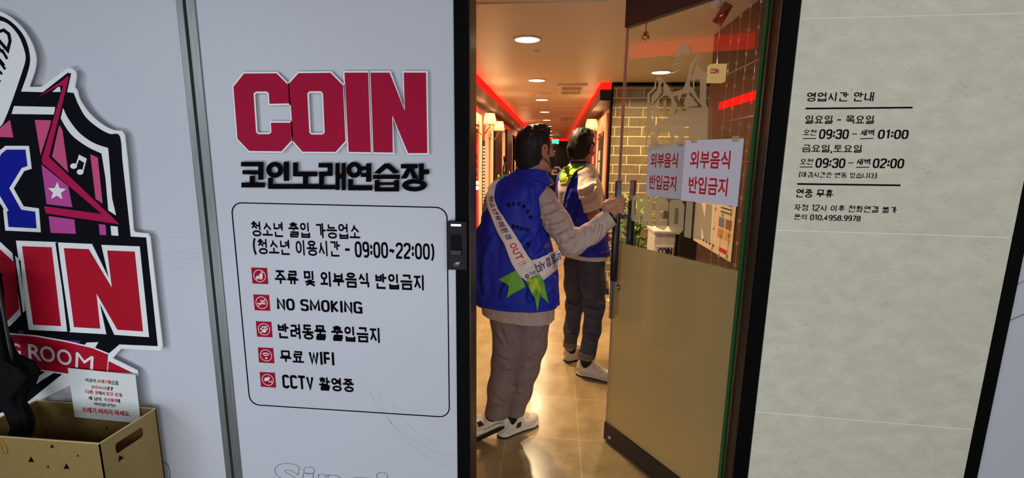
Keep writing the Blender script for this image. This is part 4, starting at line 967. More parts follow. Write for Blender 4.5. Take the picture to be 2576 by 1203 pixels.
# laminated note taped inside the back of the bin
PN = Plane((0, GY1 - 0.010, 0), (1, 0, 0), (0, -1, 0))
nv = [PN.uv(*g7(*p)) for p in ((637, 170), (1270, 235), (1322, 690), (702, 630))]
nn = empty('laminated_note', PN.pt(*nv[3], 0), 'small laminated paper note with black and red Korean writing above the gold bin', 'note')
shape('sheet', PN, [nv], M_PAPER, nn, 0, 0.0012)
for i, (segs, cx, cy, w, h) in enumerate((
    ((('이곳이 ', 0), ('쓰레기통', 1), ('으로', 0)), 958, 297, 312, 36), ((('보이시나요', 1), ('??', 0)), 962, 357, 205, 34), ((('다른 곳', 1), ('에서 ', 0), ('갖고 온걸', 1)), 975, 408, 345, 36),
    ((('왜 남의 ', 0), ('우산꽂이', 1), ('에', 0)), 980, 465, 295, 36), ((('버리십니까??', 0),), 985, 515, 198, 32), ((('쓰레기 버리지 마세요.', 1),), 998, 580, 452, 50))):
    tot = sum(len(s_.strip()) + s_.count(' ') * 0.4 for s_, _ in segs); x = cx - w / 2; slope = 0.10
    for s_, red in segs:
        ww = w * (len(s_.strip()) + s_.count(' ') * 0.4) / tot; we = w * len(s_.strip()) / tot if s_.endswith(' ') else ww
        yy = cy + (x + ww / 2 - cx) * slope
        text('lettering', PN, s_.strip(), g7(x, yy - we * slope / 2), g7(x + we, yy + we * slope / 2), h / 3.724, M_REDINK2 if red else M_BLKINK, nn, 0.03, 0.0012, 0.0017, rot=-0.03)
        x += ww
# folded black umbrella
ub = empty('folded_umbrella', (-2.21, 1.55, 0.0), 'black folded umbrella with loose cloth standing in the gold bin', 'umbrella')
prof = []
for px_, py_ in ((2, 690), (6, 740), (10, 790), (16, 835), (32, 878), (44, 905), (86, 922), (100, 940), (90, 962), (72, 990), (64, 1018), (76, 1040), (87, 1068), (86, 1090), (74, 1120)):
    p = at_y(px_, py_, 1.55); prof.append((p[0], p[2]))
cx0 = -2.235; V = []; F = []; n = 56
for j, (x, z) in enumerate(prof):
    r = min(max(x - cx0, 0.012), 0.098 if z > GZ + 0.07 else 0.044); ry = min(r * 0.6, 0.05); want = x / 1.55
    for _ in range(3):                      # keep the far side of the cloth inside the outline
        x -= (max((x - r + r * math.cos(t)) / (1.55 + ry * math.sin(t)) for t in np.linspace(0, 2 * math.pi, 48)) - want) * 1.55
    for k in range(n):
        th = 2 * math.pi * k / n
        pl = 1 + 0.10 * math.sin(8 * th + j * 0.9) + 0.07 * math.sin(17 * th + j * 2.1)
        if abs(th) < 0.2: pl = 1
        V.append((x - r + r * pl * math.cos(th), 1.55 + ry * pl * math.sin(th), z + 0.010 * math.sin(5 * th + j)))
for j in range(len(prof) - 1):
    for k in range(n): F.append((j * n + k, j * n + (k + 1) % n, (j + 1) * n + (k + 1) % n, (j + 1) * n + k))
F.append(tuple(range(n))); F.append(tuple((len(prof) - 1) * n + k for k in range(n - 1, -1, -1)))
obj('canopy', V, F, M_UMB, ub, smooth=True)
zt_ = prof[0][1]
cx0 = prof[0][0] - 0.02
MB().tube([(cx0, 1.55, -0.005), (cx0, 1.55, zt_ + 0.06)], 0.006, 10).build('shaft', M_GRIP, ub)
hk = [(cx0, 1.55, zt_ + 0.02), (cx0, 1.55, zt_ + 0.16)] + [(cx0 - 0.04 + 0.04 * math.cos(a), 1.55, zt_ + 0.16 + 0.04 * math.sin(a)) for a in np.linspace(0.2, 3.4, 10)]
MB().tube(hk, 0.010, 12).build('hook_handle', M_GRIP, ub, smooth=True)

# ================================================================== opening hours on the stone pillar
oh = empty('opening_hours_lettering', PIL.pt(0.15, 1.33, 0), 'black Korean opening hours lettering with two rules on the stone pillar', 'lettering')
def c5(x, y): return (1960 + x / 2.863, 180 + y / 2.863)
for body, x0, x1, y0, y1, h, b in (
    ('영업시간 안내', 200, 680, 183, 182, 66, 0.016), ('일요일 - 목요일', 188, 683, 349, 346, 60, 0.016),
    ('오전', 175, 265, 440, 440, 42, 0.016), ('09:30', 288, 500, 452, 451, 70, 0.022), ('-', 527, 560, 450, 450, 6, 0.02), ('새벽', 588, 684, 441, 440, 44, 0.02), ('01:00', 712, 930, 452, 450, 70, 0.022),
    ('금요일,토요일', 163, 595, 560, 558, 62, 0.016),
    ('오전', 150, 242, 650, 650, 42, 0.016), ('09:30', 262, 475, 660, 660, 70, 0.022), ('-', 499, 533, 658, 658, 6, 0.02), ('새벽', 558, 656, 650, 650, 44, 0.02), ('02:00', 675, 898, 662, 662, 70, 0.022),
    ('(마감시간은 변동 있습니다)', 142, 702, 746, 748, 44, 0.014), ('연중 무휴', 123, 388, 878, 880, 60, 0.022),
    ('자정 12시 이후 전화연결 불가', 110, 848, 982, 991, 50, 0.012), ('문의 010.4958.9978', 108, 586, 1050, 1055, 44, 0.016)):
    text('lettering', PIL, body, c5(x0, y0), c5(x1, y1), h / 2.863, M_BLACKINK, oh, sign=0.082 + b * 2.1)
for P, w in ((((190, 267), (960, 260)), 12), (((130, 810), (873, 820)), 12), (((172, 484), (263, 482)), 6), (((583, 485), (676, 482)), 6), (((148, 688), (240, 688)), 6), (((555, 690), (649, 690)), 6)):
    px_shape('rule', PIL, [stroke([c5(*p) for p in P], w / 2.863)], M_BLACKINK, oh, w1=0.0007)
# ================================================================== the open glass door
zr = 0.115; zt0 = float(DOOR.uv(1577, 70)[1]); UW = 0.705; TH = 0.012
dr = empty('door_1', DOOR.pt(0.35, 0, 0), 'open glass door with frosted lower half and a tall pull handle', kind='structure')
def dbox(u0, u1, z0, z1, w0, w1, bev=0.0): return on_plane_box(DOOR, u0, u1, z0, z1, w0, w1, bev)
M_BRONZE = mat('dark_bronze', (44, 31, 26), 0.42)
M_EDGE = mat('green_glass_edge', (40, 96, 50), 0.3)
dbox(0, UW, zr - 0.01, zt0 + 0.02, -TH, 0).build('glass_pane', M_GLASS, dr)
dbox(UW - 0.001, UW + 0.011, zr, zt0, -TH - 0.001, 0.001).build('glass_edge', M_EDGE, dr)
dbox(-0.005, 0.0005, zr, zt0, -TH - 0.001, 0.001).build('edge_strip', mat('edge_red_reflection', (210, 160, 140), 0.35, 0.5), dr)  # pinkish colour paints the red that the pane's edge reflects
rl = dbox(-0.004, UW + 0.004, 0.012, zr, -0.022, 0.010, 0.002).build('bottom_rail', M_BRONZE, dr)
c = DOOR.pt(0.045, 0.045, 0.0105); Mx = Matrix(((DU[0], 0, DN[0]), (DU[1], 0, DN[1]), (0, 1, 0)))
MB().lathe([(0.011, 0), (0.011, 0.003), (0.006, 0.004), (0.0001, 0.003)], c, 18, Mx).build('rail_screw', M_CHROME, rl, smooth=True)
dbox(-0.004, UW + 0.004, zt0, zt0 + 0.125, -0.022, 0.010, 0.002).build('top_rail', M_BRONZE, dr)
# frosted film on the lower half, frosted lettering and logo
zf = 1.128
dbox(0.002, UW - 0.003, zr, zf, 0.0003, 0.0009).build('frosted_film', M_FILM, dr)
C2 = (1540, 0, 3.008); C6 = (1560, 460, 4.628)
C9 = (1540, 83, 3.128)
logo = [[(275, 790), (250, 760), (250, 745), (275, 732), (278, 478), (330, 425), (345, 352), (380, 345), (445, 420), (470, 470), (560, 440), (600, 330), (606, 262), (685, 148), (690, 190), (672, 235), (700, 290), (750, 318), (742, 380), (738, 560), (757, 600), (750, 850), (500, 880), (262, 930)],
        [(296, 484), (345, 436), (350, 368), (364, 368), (360, 444), (312, 494), (310, 560), (296, 572)], [(385, 404), (406, 384), (402, 482), (312, 584), (302, 578), (390, 468)], [(306, 574), (358, 572), (358, 586), (306, 588)],
        [(385, 510), (420, 490), (446, 500), (465, 520), (460, 640), (425, 680), (385, 690), (370, 670), (370, 530)], [(403, 530), (426, 525), (422, 636), (403, 646)],
        [(480, 502), (512, 490), (527, 540), (550, 482), (590, 476), (562, 556), (588, 612), (552, 617), (532, 582), (507, 640), (484, 645), (510, 562)],
        [(612, 462), (704, 572), (704, 590), (594, 597), (594, 582), (680, 572), (606, 482)], [(683, 168), (642, 258), (622, 330), (634, 332), (662, 256)], [(650, 372), (690, 360), (692, 520), (680, 520), (646, 450)], [(612, 372), (636, 366), (636, 440), (612, 420)],
        [(310, 612), (330, 606), (326, 650), (330, 690), (312, 702)], [(338, 602), (360, 600), (356, 720), (338, 726)],
        [(285, 790), (330, 775), (345, 800), (305, 812), (300, 900), (275, 905), (265, 820)], [(375, 790), (445, 775), (468, 830), (460, 865), (355, 890), (355, 825)], [(490, 800), (525, 795), (524, 860), (488, 865)], [(570, 740), (605, 735), (604, 850), (566, 858)]]
px_shape('frosted_logo', DOOR, logo, M_FILM2, dr, C9, 0.0002, 0.0007)
mic_ = [[(452, 420), (462, 310), (492, 200), (520, 120), (556, 76), (596, 100), (612, 170), (600, 260), (575, 370), (520, 440)]]
for k in range(5): mic_.append(stroke([(486 - 4 * k, 196 + 30 * k), (560 - 6 * k, 160 + 32 * k)], 9))
px_shape('frosted_microphone', DOOR, mic_, M_FILM2, dr, C9, 0.0002, 0.0007)
for i, L in enumerate(([[(150, 150), (225, 145), (240, 180), (240, 420), (200, 465), (135, 440), (128, 400), (140, 200)], [(172, 205), (195, 205), (195, 375), (168, 370)]],
          [[(245, 150), (310, 160), (332, 240), (352, 165), (405, 175), (366, 330), (385, 512), (330, 500), (312, 420), (295, 492), (235, 480), (286, 320)]],
          [[(440, 180), (535, 180), (565, 240), (560, 332), (500, 320), (506, 270), (472, 262), (460, 460), (496, 470), (505, 415), (552, 420), (545, 520), (510, 555), (425, 520), (408, 480), (412, 222)]],
          [[(600, 195), (710, 205), (750, 265), (735, 550), (685, 605), (595, 570), (568, 520), (575, 245)], [(640, 290), (685, 298), (676, 490), (630, 480)]],
          [[(775, 215), (850, 228), (822, 650), (745, 625)]],
          [[(880, 228), (950, 238), (985, 410), (1000, 245), (1075, 255), (1050, 690), (985, 678), (950, 510), (936, 665), (850, 648)]])):
    px_shape('frosted_letter', DOOR, L, M_FILM2, dr, C6, 0.0002, 0.0007)
# tall tubular pull handles on both faces, bolted through the glass
ztop_h, zbot_h, zg0, zg1 = 1.445, 0.735, 0.935, 1.345
hu = 0.046
for sgn in (1, -1):
    w = 0.042 * sgn - (TH if sgn < 0 else 0)
    P = lambda z: DOOR.pt(hu, z, w)
    h = MB().tube([P(zbot_h), P(zbot_h + 0.002), P(ztop_h - 0.002), P(ztop_h)], [0.015, 0.0165, 0.0165, 0.015], 24).build('pull_handle', M_CHROME, dr, smooth=True)
    MB().tube([P(zg0), P(zg0 + 0.003), P(zg1 - 0.003), P(zg1)], [0.017, 0.0192, 0.0192, 0.017], 24).build('grip', M_GRIP, h, smooth=True)
    for z in (0.895, 1.262):
        MB().tube([DOOR.pt(hu, z, w), DOOR.pt(hu + 0.001, z, w * 0.1 + (-TH if sgn < 0 else 0) * 0.5)], 0.0075, 14).build('standoff', M_CHROME, h, smooth=True)
for z in (0.895, 1.262):
    mb = MB(); mb.tube([DOOR.pt(hu, z, 0.0), DOOR.pt(hu, z, 0.006)], 0.014, 18); mb.tube([DOOR.pt(hu, z, -TH), DOOR.pt(hu, z, -TH - 0.006)], 0.014, 18)
    mb.build('handle_bolt', M_CHROME, dr, smooth=False)
# door bell hanging behind the pane
cb = at_y(1624, 92, 2.42)
b = empty('door_bell', (cb[0], cb[1], cb[2] - 0.03), 'small brass bell hanging behind the top of the glass door', 'bell')
MB().lathe([(0.0001, 0.026), (0.006, 0.025), (0.012, 0.018), (0.016, 0.002), (0.021, -0.012), (0.019, -0.012), (0.013, 0.0)], cb, 20).build('bell_body', M_BRASS, b, smooth=True)
MB().tube([(cb[0], cb[1], cb[2] + 0.024), (cb[0], cb[1], zt0 + 0.07)], 0.0025, 8).build('cord', M_BRASS, b)
MB().ball((cb[0], cb[1], cb[2] - 0.016), 0.006, 10, 6).build('clapper', M_CHROME, b, smooth=True)
# two paper notices taped to the pane
for nm, q, w0, lines, lab in (
    ('paper_notice', ((1627, 366), (1720, 357), (1716, 506), (1618, 491)), -TH - 0.0012, (('외부음식', (1632, 404), (1700, 403), 38), ('반입금지', (1629, 457), (1696, 463), 38)), 'white paper notice with red Korean writing on the glass, nearer the pull handle'),
    ('paper_notice', ((1725, 357), (1870, 344), (1858, 521), (1713, 504)), 0.0012, (('외부음식', (1737, 405), (1838, 399), 45), ('반입금지', (1733, 465), (1831, 471), 45)), 'white paper notice with red Korean writing on the glass, nearer the hinge side')):
    uv = [DOOR.uv(*p) for p in q]
    u0 = (uv[0][0] + uv[3][0]) / 2; u1 = (uv[1][0] + uv[2][0]) / 2; z1 = (uv[0][1] + uv[1][1]) / 2; z0 = (uv[2][1] + uv[3][1]) / 2
    pn = empty(nm, DOOR.pt((u0 + u1) / 2, z0, w0), lab, 'paper notice', 'paper notices taped to the glass door')
    shape('sheet', DOOR, [[(u0, z0), (u1, z0), (u1, z1), (u0, z1)]], M_PAPER2, pn, w0 - 0.0003, w0 + 0.0003)
    wt = 0.0005 if w0 > 0 else TH + 0.0016 - 0.0005
    for body, L, R, h in lines:
        text('lettering', DOOR, body, L, R, h, M_REDINK, pn, 0.022, w0 + 0.0003, w0 + 0.0006)
    for uu in (u0 + 0.03, u1 - 0.05):
        shape('tape', DOOR, [[(uu, z1 - 0.012), (uu + 0.03, z1 - 0.012), (uu + 0.03, z1 + 0.01), (uu, z1 + 0.01)]], M_FILM2, pn, w0 + 0.0003, w0 + 0.0005)

# ================================================================== lobby seen through the glass
# white planter with pothos by the brick wall corner
def leaf(mb, base, d, up, ln, wd, droop=0.3):
    base = np.array(base, float); d = np.array(d, float); d /= np.linalg.norm(d); sd = np.cross(d, [0, 0, 1.0]); sd /= np.linalg.norm(sd) + 1e-9
    V = []; n = 6
    for i in range(n + 1):
        t = i / n; c = base + d * ln * t + np.array([0, 0, 1]) * (up * ln * t - droop * ln * t * t); w = wd * math.sin(math.pi * min(t * 0.9 + 0.08, 1)) ** 0.8
        V += [c + sd * w + np.array([0, 0, 0.15 * w]), c, c - sd * w + np.array([0, 0, 0.15 * w])]
    F = []
    for i in range(n):
        for k in range(2): F.append((i * 3 + k, i * 3 + k + 1, (i + 1) * 3 + k + 1, (i + 1) * 3 + k))
    mb.add(V, F)
pc = at_z(1541, 743, 0.0); pc = (float(pc[0]) + 0.005, 4.98, 0.0)
pp = empty('potted_plant', pc, 'leafy green plant in a tall white planter at the brick wall corner', 'plant')
MB().lathe([(0.085, 0.0), (0.095, 0.004), (0.096, 0.018), (0.088, 0.022)], pc, 28).build('saucer', M_CREAM, pp, smooth=True)
MB().lathe([(0.066, 0.018), (0.072, 0.03), (0.088, 0.25), (0.087, 0.275), (0.080, 0.275), (0.078, 0.24)], pc, 28).build('pot', M_WHITEPLAS, pp, smooth=True)
MB().lathe([(0.0001, 0.245), (0.079, 0.243)], pc, 20).build('soil', M_SOIL, pp)
r = random.Random(3)
stems = MB()
for k in range(7):
    a = r.uniform(0, 6.28); h = r.uniform(0.25, 0.42); top = (pc[0] + 0.09 * math.cos(a), pc[1] + 0.05 * math.sin(a), 0.26 + h)
    stems.tube([(pc[0] + 0.03 * math.cos(a), pc[1] + 0.03 * math.sin(a), 0.24), (pc[0] + 0.05 * math.cos(a), pc[1] + 0.04 * math.sin(a), 0.26 + h * 0.6), top], 0.004, 6)
    for q in range(4):
        mb = MB(); b_ = r.uniform(0, 6.28); t = 0.35 + 0.2 * q
        leaf(mb, (pc[0] + 0.05 * t * 1.6 * math.cos(a), pc[1] + 0.04 * math.sin(a), 0.24 + h * t), (math.cos(b_), math.sin(b_) * 0.7 - 0.3, 0.1), 0.35, r.uniform(0.06, 0.085), 0.024, 0.6)
        mb.build('leaf', M_LEAF, pp, smooth=True)
stems.build('stems', M_STEM, pp)
# bushy plant standing behind the glass
bp_ = empty('potted_plant', (0.77, 4.55, 0.0), 'bushy long-leaved green plant seen through the glass behind the pull handle', 'plant')
MB().lathe([(0.12, 0.0), (0.16, 0.4), (0.168, 0.44), (0.15, 0.44), (0.14, 0.40)], (0.77, 4.55, 0), 28).build('pot', mat('grey_pot', (90, 84, 80), 0.6), bp_, smooth=True)
MB().lathe([(0.0001, 0.41), (0.142, 0.40)], (0.77, 4.55, 0), 20).build('soil', M_SOIL, bp_)
st = MB()
for k in range(5):
    a = k * 1.256; st.tube([(0.77 + 0.03 * math.cos(a), 4.55 + 0.03 * math.sin(a), 0.40), (0.77 + 0.07 * math.cos(a), 4.55 + 0.07 * math.sin(a), 1.0)], 0.008, 6)
st.build('stems', M_STEM, bp_)
for k in range(96):
    mb = MB(); a = r.uniform(0, 6.28); z = r.uniform(0.62, 1.12)
    leaf(mb, (0.77 + 0.05 * math.cos(a), 4.55 + 0.05 * math.sin(a), z), (math.cos(a), math.sin(a), 0.0), r.uniform(0.3, 1.1), r.uniform(0.17, 0.31), r.uniform(0.014, 0.030), r.uniform(0.3, 0.8))
    mb.build('leaf', M_LEAF, bp_, smooth=True)
# low white cabinet with black lettering
PC = Plane((0, 3.75, 0), (1, 0, 0), (0, -1, 0))
x0, x1 = float(at_y(1648, 600, 3.75)[0]), float(at_y(1694, 600, 3.75)[0]); zc1 = float(at_y(1690, 583, 3.75)[2])
cbn = empty('white_cabinet', ((x0 + x1) / 2, 3.9, 0), 'white cabinet with black lettering seen through the glass door below the frosted letters', 'cabinet')
MB().box((x0, 3.765, 0.0), (x1 + 0.02, 4.05, zc1 - 0.02), 0.004).build('body', M_WHITEPLAS, cbn)
MB().box((x0 - 0.01, 3.755, zc1 - 0.02), (x1 + 0.03, 4.06, zc1), 0.004).build('top', M_WHITEPLAS, cbn)
MB().box((x0 + 0.01, 3.752, 0.06), (x1 + 0.01, 3.765, zc1 - 0.12), 0.003).build('door', M_WHITEPLAS, cbn)
PC2 = Plane((0, 3.7515, 0), (1, 0, 0), (0, -1, 0))
text('lettering', PC2, 'COIN', (1655, 630), (1690, 636), 20, M_BLACKDOOR, cbn, 0.05)
rc = empty('dark_filler_block', (1.4, 4.05, 0), 'dark reception counter between the white cabinet and the pale poster, behind the glass', 'counter')  # dark block added to stand in for a dark reflection in the glass
MB().box((0.995, 3.72, 0.0), (1.9, 4.35, 1.27), 0.004).build('body', M_DARK, rc)
MB().box((0.985, 3.70, 1.27), (1.92, 4.37, 1.31), 0.004).build('top', M_PLANK, rc)
# poster on the dark wooden wall behind the door
PP = Plane((0.997, 2.6, 0), (0, -1, 0), (-1, 0, 0))
q = [PP.uv(*p) for p in ((1745, 598), (1838, 668))]
ps = empty('poster', PP.pt((q[0][0] + q[1][0]) / 2, q[0][1], 0), 'pale printed poster with small pictures on the dark wooden wall behind the glass', 'poster')
u0, u1, z0 = q[0][0], q[1][0], (q[0][1] + q[1][1]) / 2; z1 = z0 + 0.52
shape('sheet', PP, [[(u0, z0), (u1, z0), (u1, z1), (u0, z1)]], mat('poster_paper', (236, 214, 176), 0.5), ps, 0, 0.0015)
wU = u1 - u0
def pr(name, a, b, c_, d, m_): shape(name, PP, [[(u0 + wU * a, z0 + 0.52 * b), (u0 + wU * c_, z0 + 0.52 * b), (u0 + wU * c_, z0 + 0.52 * d), (u0 + wU * a, z0 + 0.52 * d)]], m_, ps, 0.0015, 0.0019)
M_PH = [mat('photo_orange', (214, 140, 70), 0.5), mat('photo_yellow', (220, 180, 90), 0.5), mat('photo_blue', (110, 120, 170), 0.5), mat('photo_brown', (160, 100, 60), 0.5)]
for k in range(4): pr('small_picture', 0.66 + 0.16 * (k % 2), 0.20 + 0.13 * (k // 2), 0.79 + 0.16 * (k % 2), 0.31 + 0.13 * (k // 2), M_PH[k])
for k in range(9): pr('print_row', 0.68, 0.50 + 0.045 * k, 0.93, 0.515 + 0.045 * k, M_BLKINK)
for k in range(4): pr('print_row', 0.28 + 0.02 * k, 0.30 + 0.09 * k, 0.44, 0.32 + 0.09 * k, M_PH[3])
for k in range(6): pr('blue_print', 0.10 + 0.09 * k, 0.06, 0.15 + 0.09 * k, 0.09, M_INKBLUE)
pr('red_print', 0.72, 0.05, 0.90, 0.10, M_REDINK)
# crystal bead strings in front of the wooden wall
M_BEAD = bpy.data.materials.new('clear_bead'); M_BEAD.use_nodes = True
_b = M_BEAD.node_tree.nodes['Principled BSDF']; _b.inputs['Base Color'].default_value = (1, 0.92, 0.82, 1); _b.inputs['Transmission Weight'].default_value = 0.6; _b.inputs['Roughness'].default_value = 0.08
mb = MB()
for k in range(8):
    y = 1.98 + 0.125 * k; x = 0.955
    mb.tube([(x, y, 0.62), (x, y, ZC - 0.002)], 0.0012, 5)
    for j in range(15):
        z = 0.65 + 0.118 * j + 0.02 * (k % 2)
        mb.ball((x, y, z), (0.007, 0.007, 0.012), 8, 5)
mb.build('bead_curtain', M_BEAD, kind='stuff', label='strings of clear crystal beads hanging before the dark wooden wall', cat='bead curtain')
for i, z in enumerate((2.02, 1.76, 1.54)):
    MB().box((0.945, 1.95, z), (0.952, 2.95 - 0.2 * i, z + 0.006)).build('glass_shelf_rod', M_CHROME, label=('topmost', 'middle', 'lowest')[i] + ' thin shiny rod across the bead strings', cat='rod', group='rods across the bead strings')
MB().box((0.985, 1.95, 1.855), (1.0, 3.05, 1.895)).build('led_strip', M_COVE, label='thin red LED strip on the dark wooden wall behind the bead strings', cat='light strip', group='red cove lights')
ls = empty('lit_box_sign', (0.88, 2.66, 1.95), 'small glowing cream box sign behind the glass door', 'lit sign')
a = at_y(1785, 205, 2.62); b = at_y(1829, 160, 2.62)
MB().box((a[0], 2.62, a[2]), (b[0], 2.68, b[2]), 0.0008).build('light_box', M_SIGNLIT, ls)
text('lettering', Plane((0, 2.6195, 0), (1, 0, 0), (0, -1, 0)), 'COIN', (1787, 180), (1808, 178), 13, M_REDINK, ls, 0.04)
MB().tube([((a[0] + b[0]) / 2, 2.65, b[2]), ((a[0] + b[0]) / 2, 2.65, ZC)], 0.004, 6).build('hanger', M_CHROME, ls)
# track spotlight near the ceiling
tc_ = at_y(1812, 30, 2.45)
sp = empty('ceiling_spotlight', (tc_[0], 2.45, tc_[2]), 'white and bronze ceiling spotlight seen through the top of the glass', 'spotlight')
MB().tube([(tc_[0] - 0.02, 2.45, ZC), (tc_[0] - 0.02, 2.45, tc_[2] + 0.02)], 0.022, 18).build('canister', M_WHITEPLAS, sp, smooth=True)
MB().tube([(tc_[0] + 0.03, 2.43, tc_[2] + 0.03), (tc_[0] - 0.01, 2.46, tc_[2] - 0.05)], [0.022, 0.026], 18).build('lamp_head', mat('copper', (170, 96, 70), 0.25, 1.0), sp, smooth=True)
# ================================================================== the two men: signed-distance modelling
def _lat(ix, iy, iz):
    h = (ix * 374761393 + iy * 668265263 + iz * 2147483647) & 0xffffffff
    h = ((h ^ (h >> 13)) * 1274126177) & 0xffffffff
    return ((h ^ (h >> 16)) & 0xffff).astype(np.float32) / 32767.5 - 1
def vnoise(x, y, z):
    x0 = np.floor(x); y0 = np.floor(y); z0 = np.floor(z); fx = x - x0; fy = y - y0; fz = z - z0
    fx = fx * fx * (3 - 2 * fx); fy = fy * fy * (3 - 2 * fy); fz = fz * fz * (3 - 2 * fz)
    i, j, k = x0.astype(np.int64), y0.astype(np.int64), z0.astype(np.int64); out = 0
    for a in (0, 1):
        for b in (0, 1):
            for c in (0, 1):
                out = out + _lat(i + a, j + b, k + c) * (fx if a else 1 - fx) * (fy if b else 1 - fy) * (fz if c else 1 - fz)
    return out
class SDF:
    def __init__(s, lo, hi, h):
        s.h = h; s.lo = np.array(lo, float); s.n = np.ceil((np.array(hi) - s.lo) / h).astype(int) + 1
        s.ax = [(s.lo[i] + h * np.arange(s.n[i])).astype(np.float32) for i in range(3)]
        s.f = np.full(tuple(s.n), 0.5, np.float32)
    def _box(s, lo, hi):
        a = [max(int((lo[i] - s.lo[i]) / s.h), 0) for i in range(3)]; b = [min(int((hi[i] - s.lo[i]) / s.h) + 2, s.n[i]) for i in range(3)]
        sl = tuple(slice(a[i], max(b[i], a[i])) for i in range(3))
        X = s.ax[0][sl[0]][:, None, None]; Y = s.ax[1][sl[1]][None, :, None]; Z = s.ax[2][sl[2]][None, None, :]
        return sl, X, Y, Z
    def _put(s, sl, d, k, sub=False):
        a = s.f[sl]
        if a.size == 0: return
        if sub: d = -d; a2 = np.maximum(a, d); q = np.maximum(k - np.abs(a - d), 0) / k if k else 0; s.f[sl] = a2 + q * q * k * 0.25
        else:
            q = np.maximum(k - np.abs(a - d), 0) / k if k else 0
            s.f[sl] = np.minimum(a, d) - q * q * k * 0.25
    def cone(s, a, b, ra, rb, k=0.02, sub=False, flat=None):
        """tapered capsule; flat=(dir, factor) squashes along a direction"""
        a = np.array(a, float); b = np.array(b, float); m = max(ra, rb) + k + 0.03
        sl, X, Y, Z = s._box(np.minimum(a, b) - m, np.maximum(a, b) + m)
        d = b - a; L2 = d @ d + 1e-12
        px, py, pz = X - a[0], Y - a[1], Z - a[2]
        t = np.clip((px * d[0] + py * d[1] + pz * d[2]) / L2, 0, 1)
        qx, qy, qz = px - t * d[0], py - t * d[1], pz - t * d[2]
        if flat is not None:
            fd = np.array(flat[0], float); fd /= np.linalg.norm(fd); c = (qx * fd[0] + qy * fd[1] + qz * fd[2]) * (flat[1] - 1)
            qx, qy, qz = qx + c * fd[0], qy + c * fd[1], qz + c * fd[2]
        s._put(sl, np.sqrt(qx * qx + qy * qy + qz * qz) - (ra + (rb - ra) * t), k, sub); return s
    def fold(s, a, b, r, k=0.02, sub=False):
        a, b = np.array(a, float), np.array(b, float); q = [a + (b - a) * t for t in (0, 0.25, 0.6, 1)]
        return s.path(q, [r * 0.12, r * 0.8, r, r * 0.1], k, sub)
    def surf(s, px, py, y0=2.0, y1=3.6):
        r = ray(px, py); r = r / r[1]; Y = np.arange(max(y0, s.lo[1]), min(y1, s.lo[1] + s.h * (s.n[1] - 1)), s.h * 0.5); P = CAMP + r * Y[:, None]
        i = np.round((P - s.lo) / s.h).astype(int); ok = ((i >= 0) & (i < s.n)).all(1); i = np.clip(i, 0, s.n - 1); v = np.where(ok, s.f[tuple(i.T)], 1.0)
        k = np.argmax(v < 0); return P[k] if v[k] < 0 else P[np.argmin(v)]
    def crease(s, a, b, r, k=0.02, sub=False, bow=0.0):
        """ridge (or groove) lying on the cloth between two photo points"""
        a, b = np.array(a, float), np.array(b, float); nrm = np.array([-(b - a)[1], (b - a)[0]]); T = (0, 0.2, 0.4, 0.6, 0.8, 1)
        q = [s.surf(*(a + (b - a) * t + nrm * bow * math.sin(math.pi * t))) for t in T]
        q = [p for p in q if abs(s.f[tuple(np.clip(np.round((p - s.lo) / s.h).astype(int), 0, s.n - 1))]) < 0.009]
        if len(q) < 3: return s
        rr = np.interp(np.linspace(0, 1, len(q)), T, [0.35, 0.85, 1.0, 0.9, 0.7, 0.3]) * r
        q = [p + (p - CAMP) / np.linalg.norm(p - CAMP) * (r * 0.45 if not sub else -r * 0.35) for p in q]
        return s.path(q, list(rr), k, sub)
    def path(s, pts, rs, k=0.02, sub=False, flat=None):
        for i in range(len(pts) - 1): s.cone(pts[i], pts[i + 1], rs[i], rs[i + 1], k, sub, flat)
        return s
    def ell(s, c, r, k=0.02, R=None, sub=False):
        c = np.array(c, float); r = np.array(r, float); m = r.max() + k + 0.03
        sl, X, Y, Z = s._box(c - m, c + m); x, y, z = X - c[0], Y - c[1], Z - c[2]
        if R is not None:
            R = np.array(R, float); x, y, z = R[0, 0] * x + R[0, 1] * y + R[0, 2] * z, R[1, 0] * x + R[1, 1] * y + R[1, 2] * z, R[2, 0] * x + R[2, 1] * y + R[2, 2] * z
        n = np.sqrt((x / r[0]) ** 2 + (y / r[1]) ** 2 + (z / r[2]) ** 2); g = np.sqrt((x / r[0] ** 2) ** 2 + (y / r[1] ** 2) ** 2 + (z / r[2] ** 2) ** 2) + 1e-9
        s._put(sl, np.where(n < 0.2, -r.min(), n * (n - 1) / g), k, sub); return s
    def loft(s, rows, yaw, k=0.02, p=2.4, z0=None, z1=None, sub=False):
        """stack of super-ellipses: rows (z, cx, cy, rx, ry)"""
        r = np.array(rows, float); m = r[:, 3:].max() + k + 0.03
        zl = r[0, 0] if z0 is None else z0; zh = r[-1, 0] if z1 is None else z1
        sl, X, Y, Z = s._box((r[:, 1].min() - m, r[:, 2].min() - m, zl - k - 0.03), (r[:, 1].max() + m, r[:, 2].max() + m, zh + k + 0.03))
        zz = Z.ravel()
        cx, cy, rx, ry = [np.interp(zz, r[:, 0], r[:, i]).astype(np.float32)[None, None, :] for i in (1, 2, 3, 4)]
        c, sn = math.cos(yaw), math.sin(yaw); dx, dy = X - cx, Y - cy
        u = np.abs(dx * c + dy * sn) / rx; v = np.abs(-dx * sn + dy * c) / ry
        n = (u ** p + v ** p) ** (1 / p); d = (n - 1) * np.minimum(rx, ry)
        d = np.maximum(d, np.maximum(zl - Z, Z - zh)); s._put(sl, d.astype(np.float32), k, sub); return s
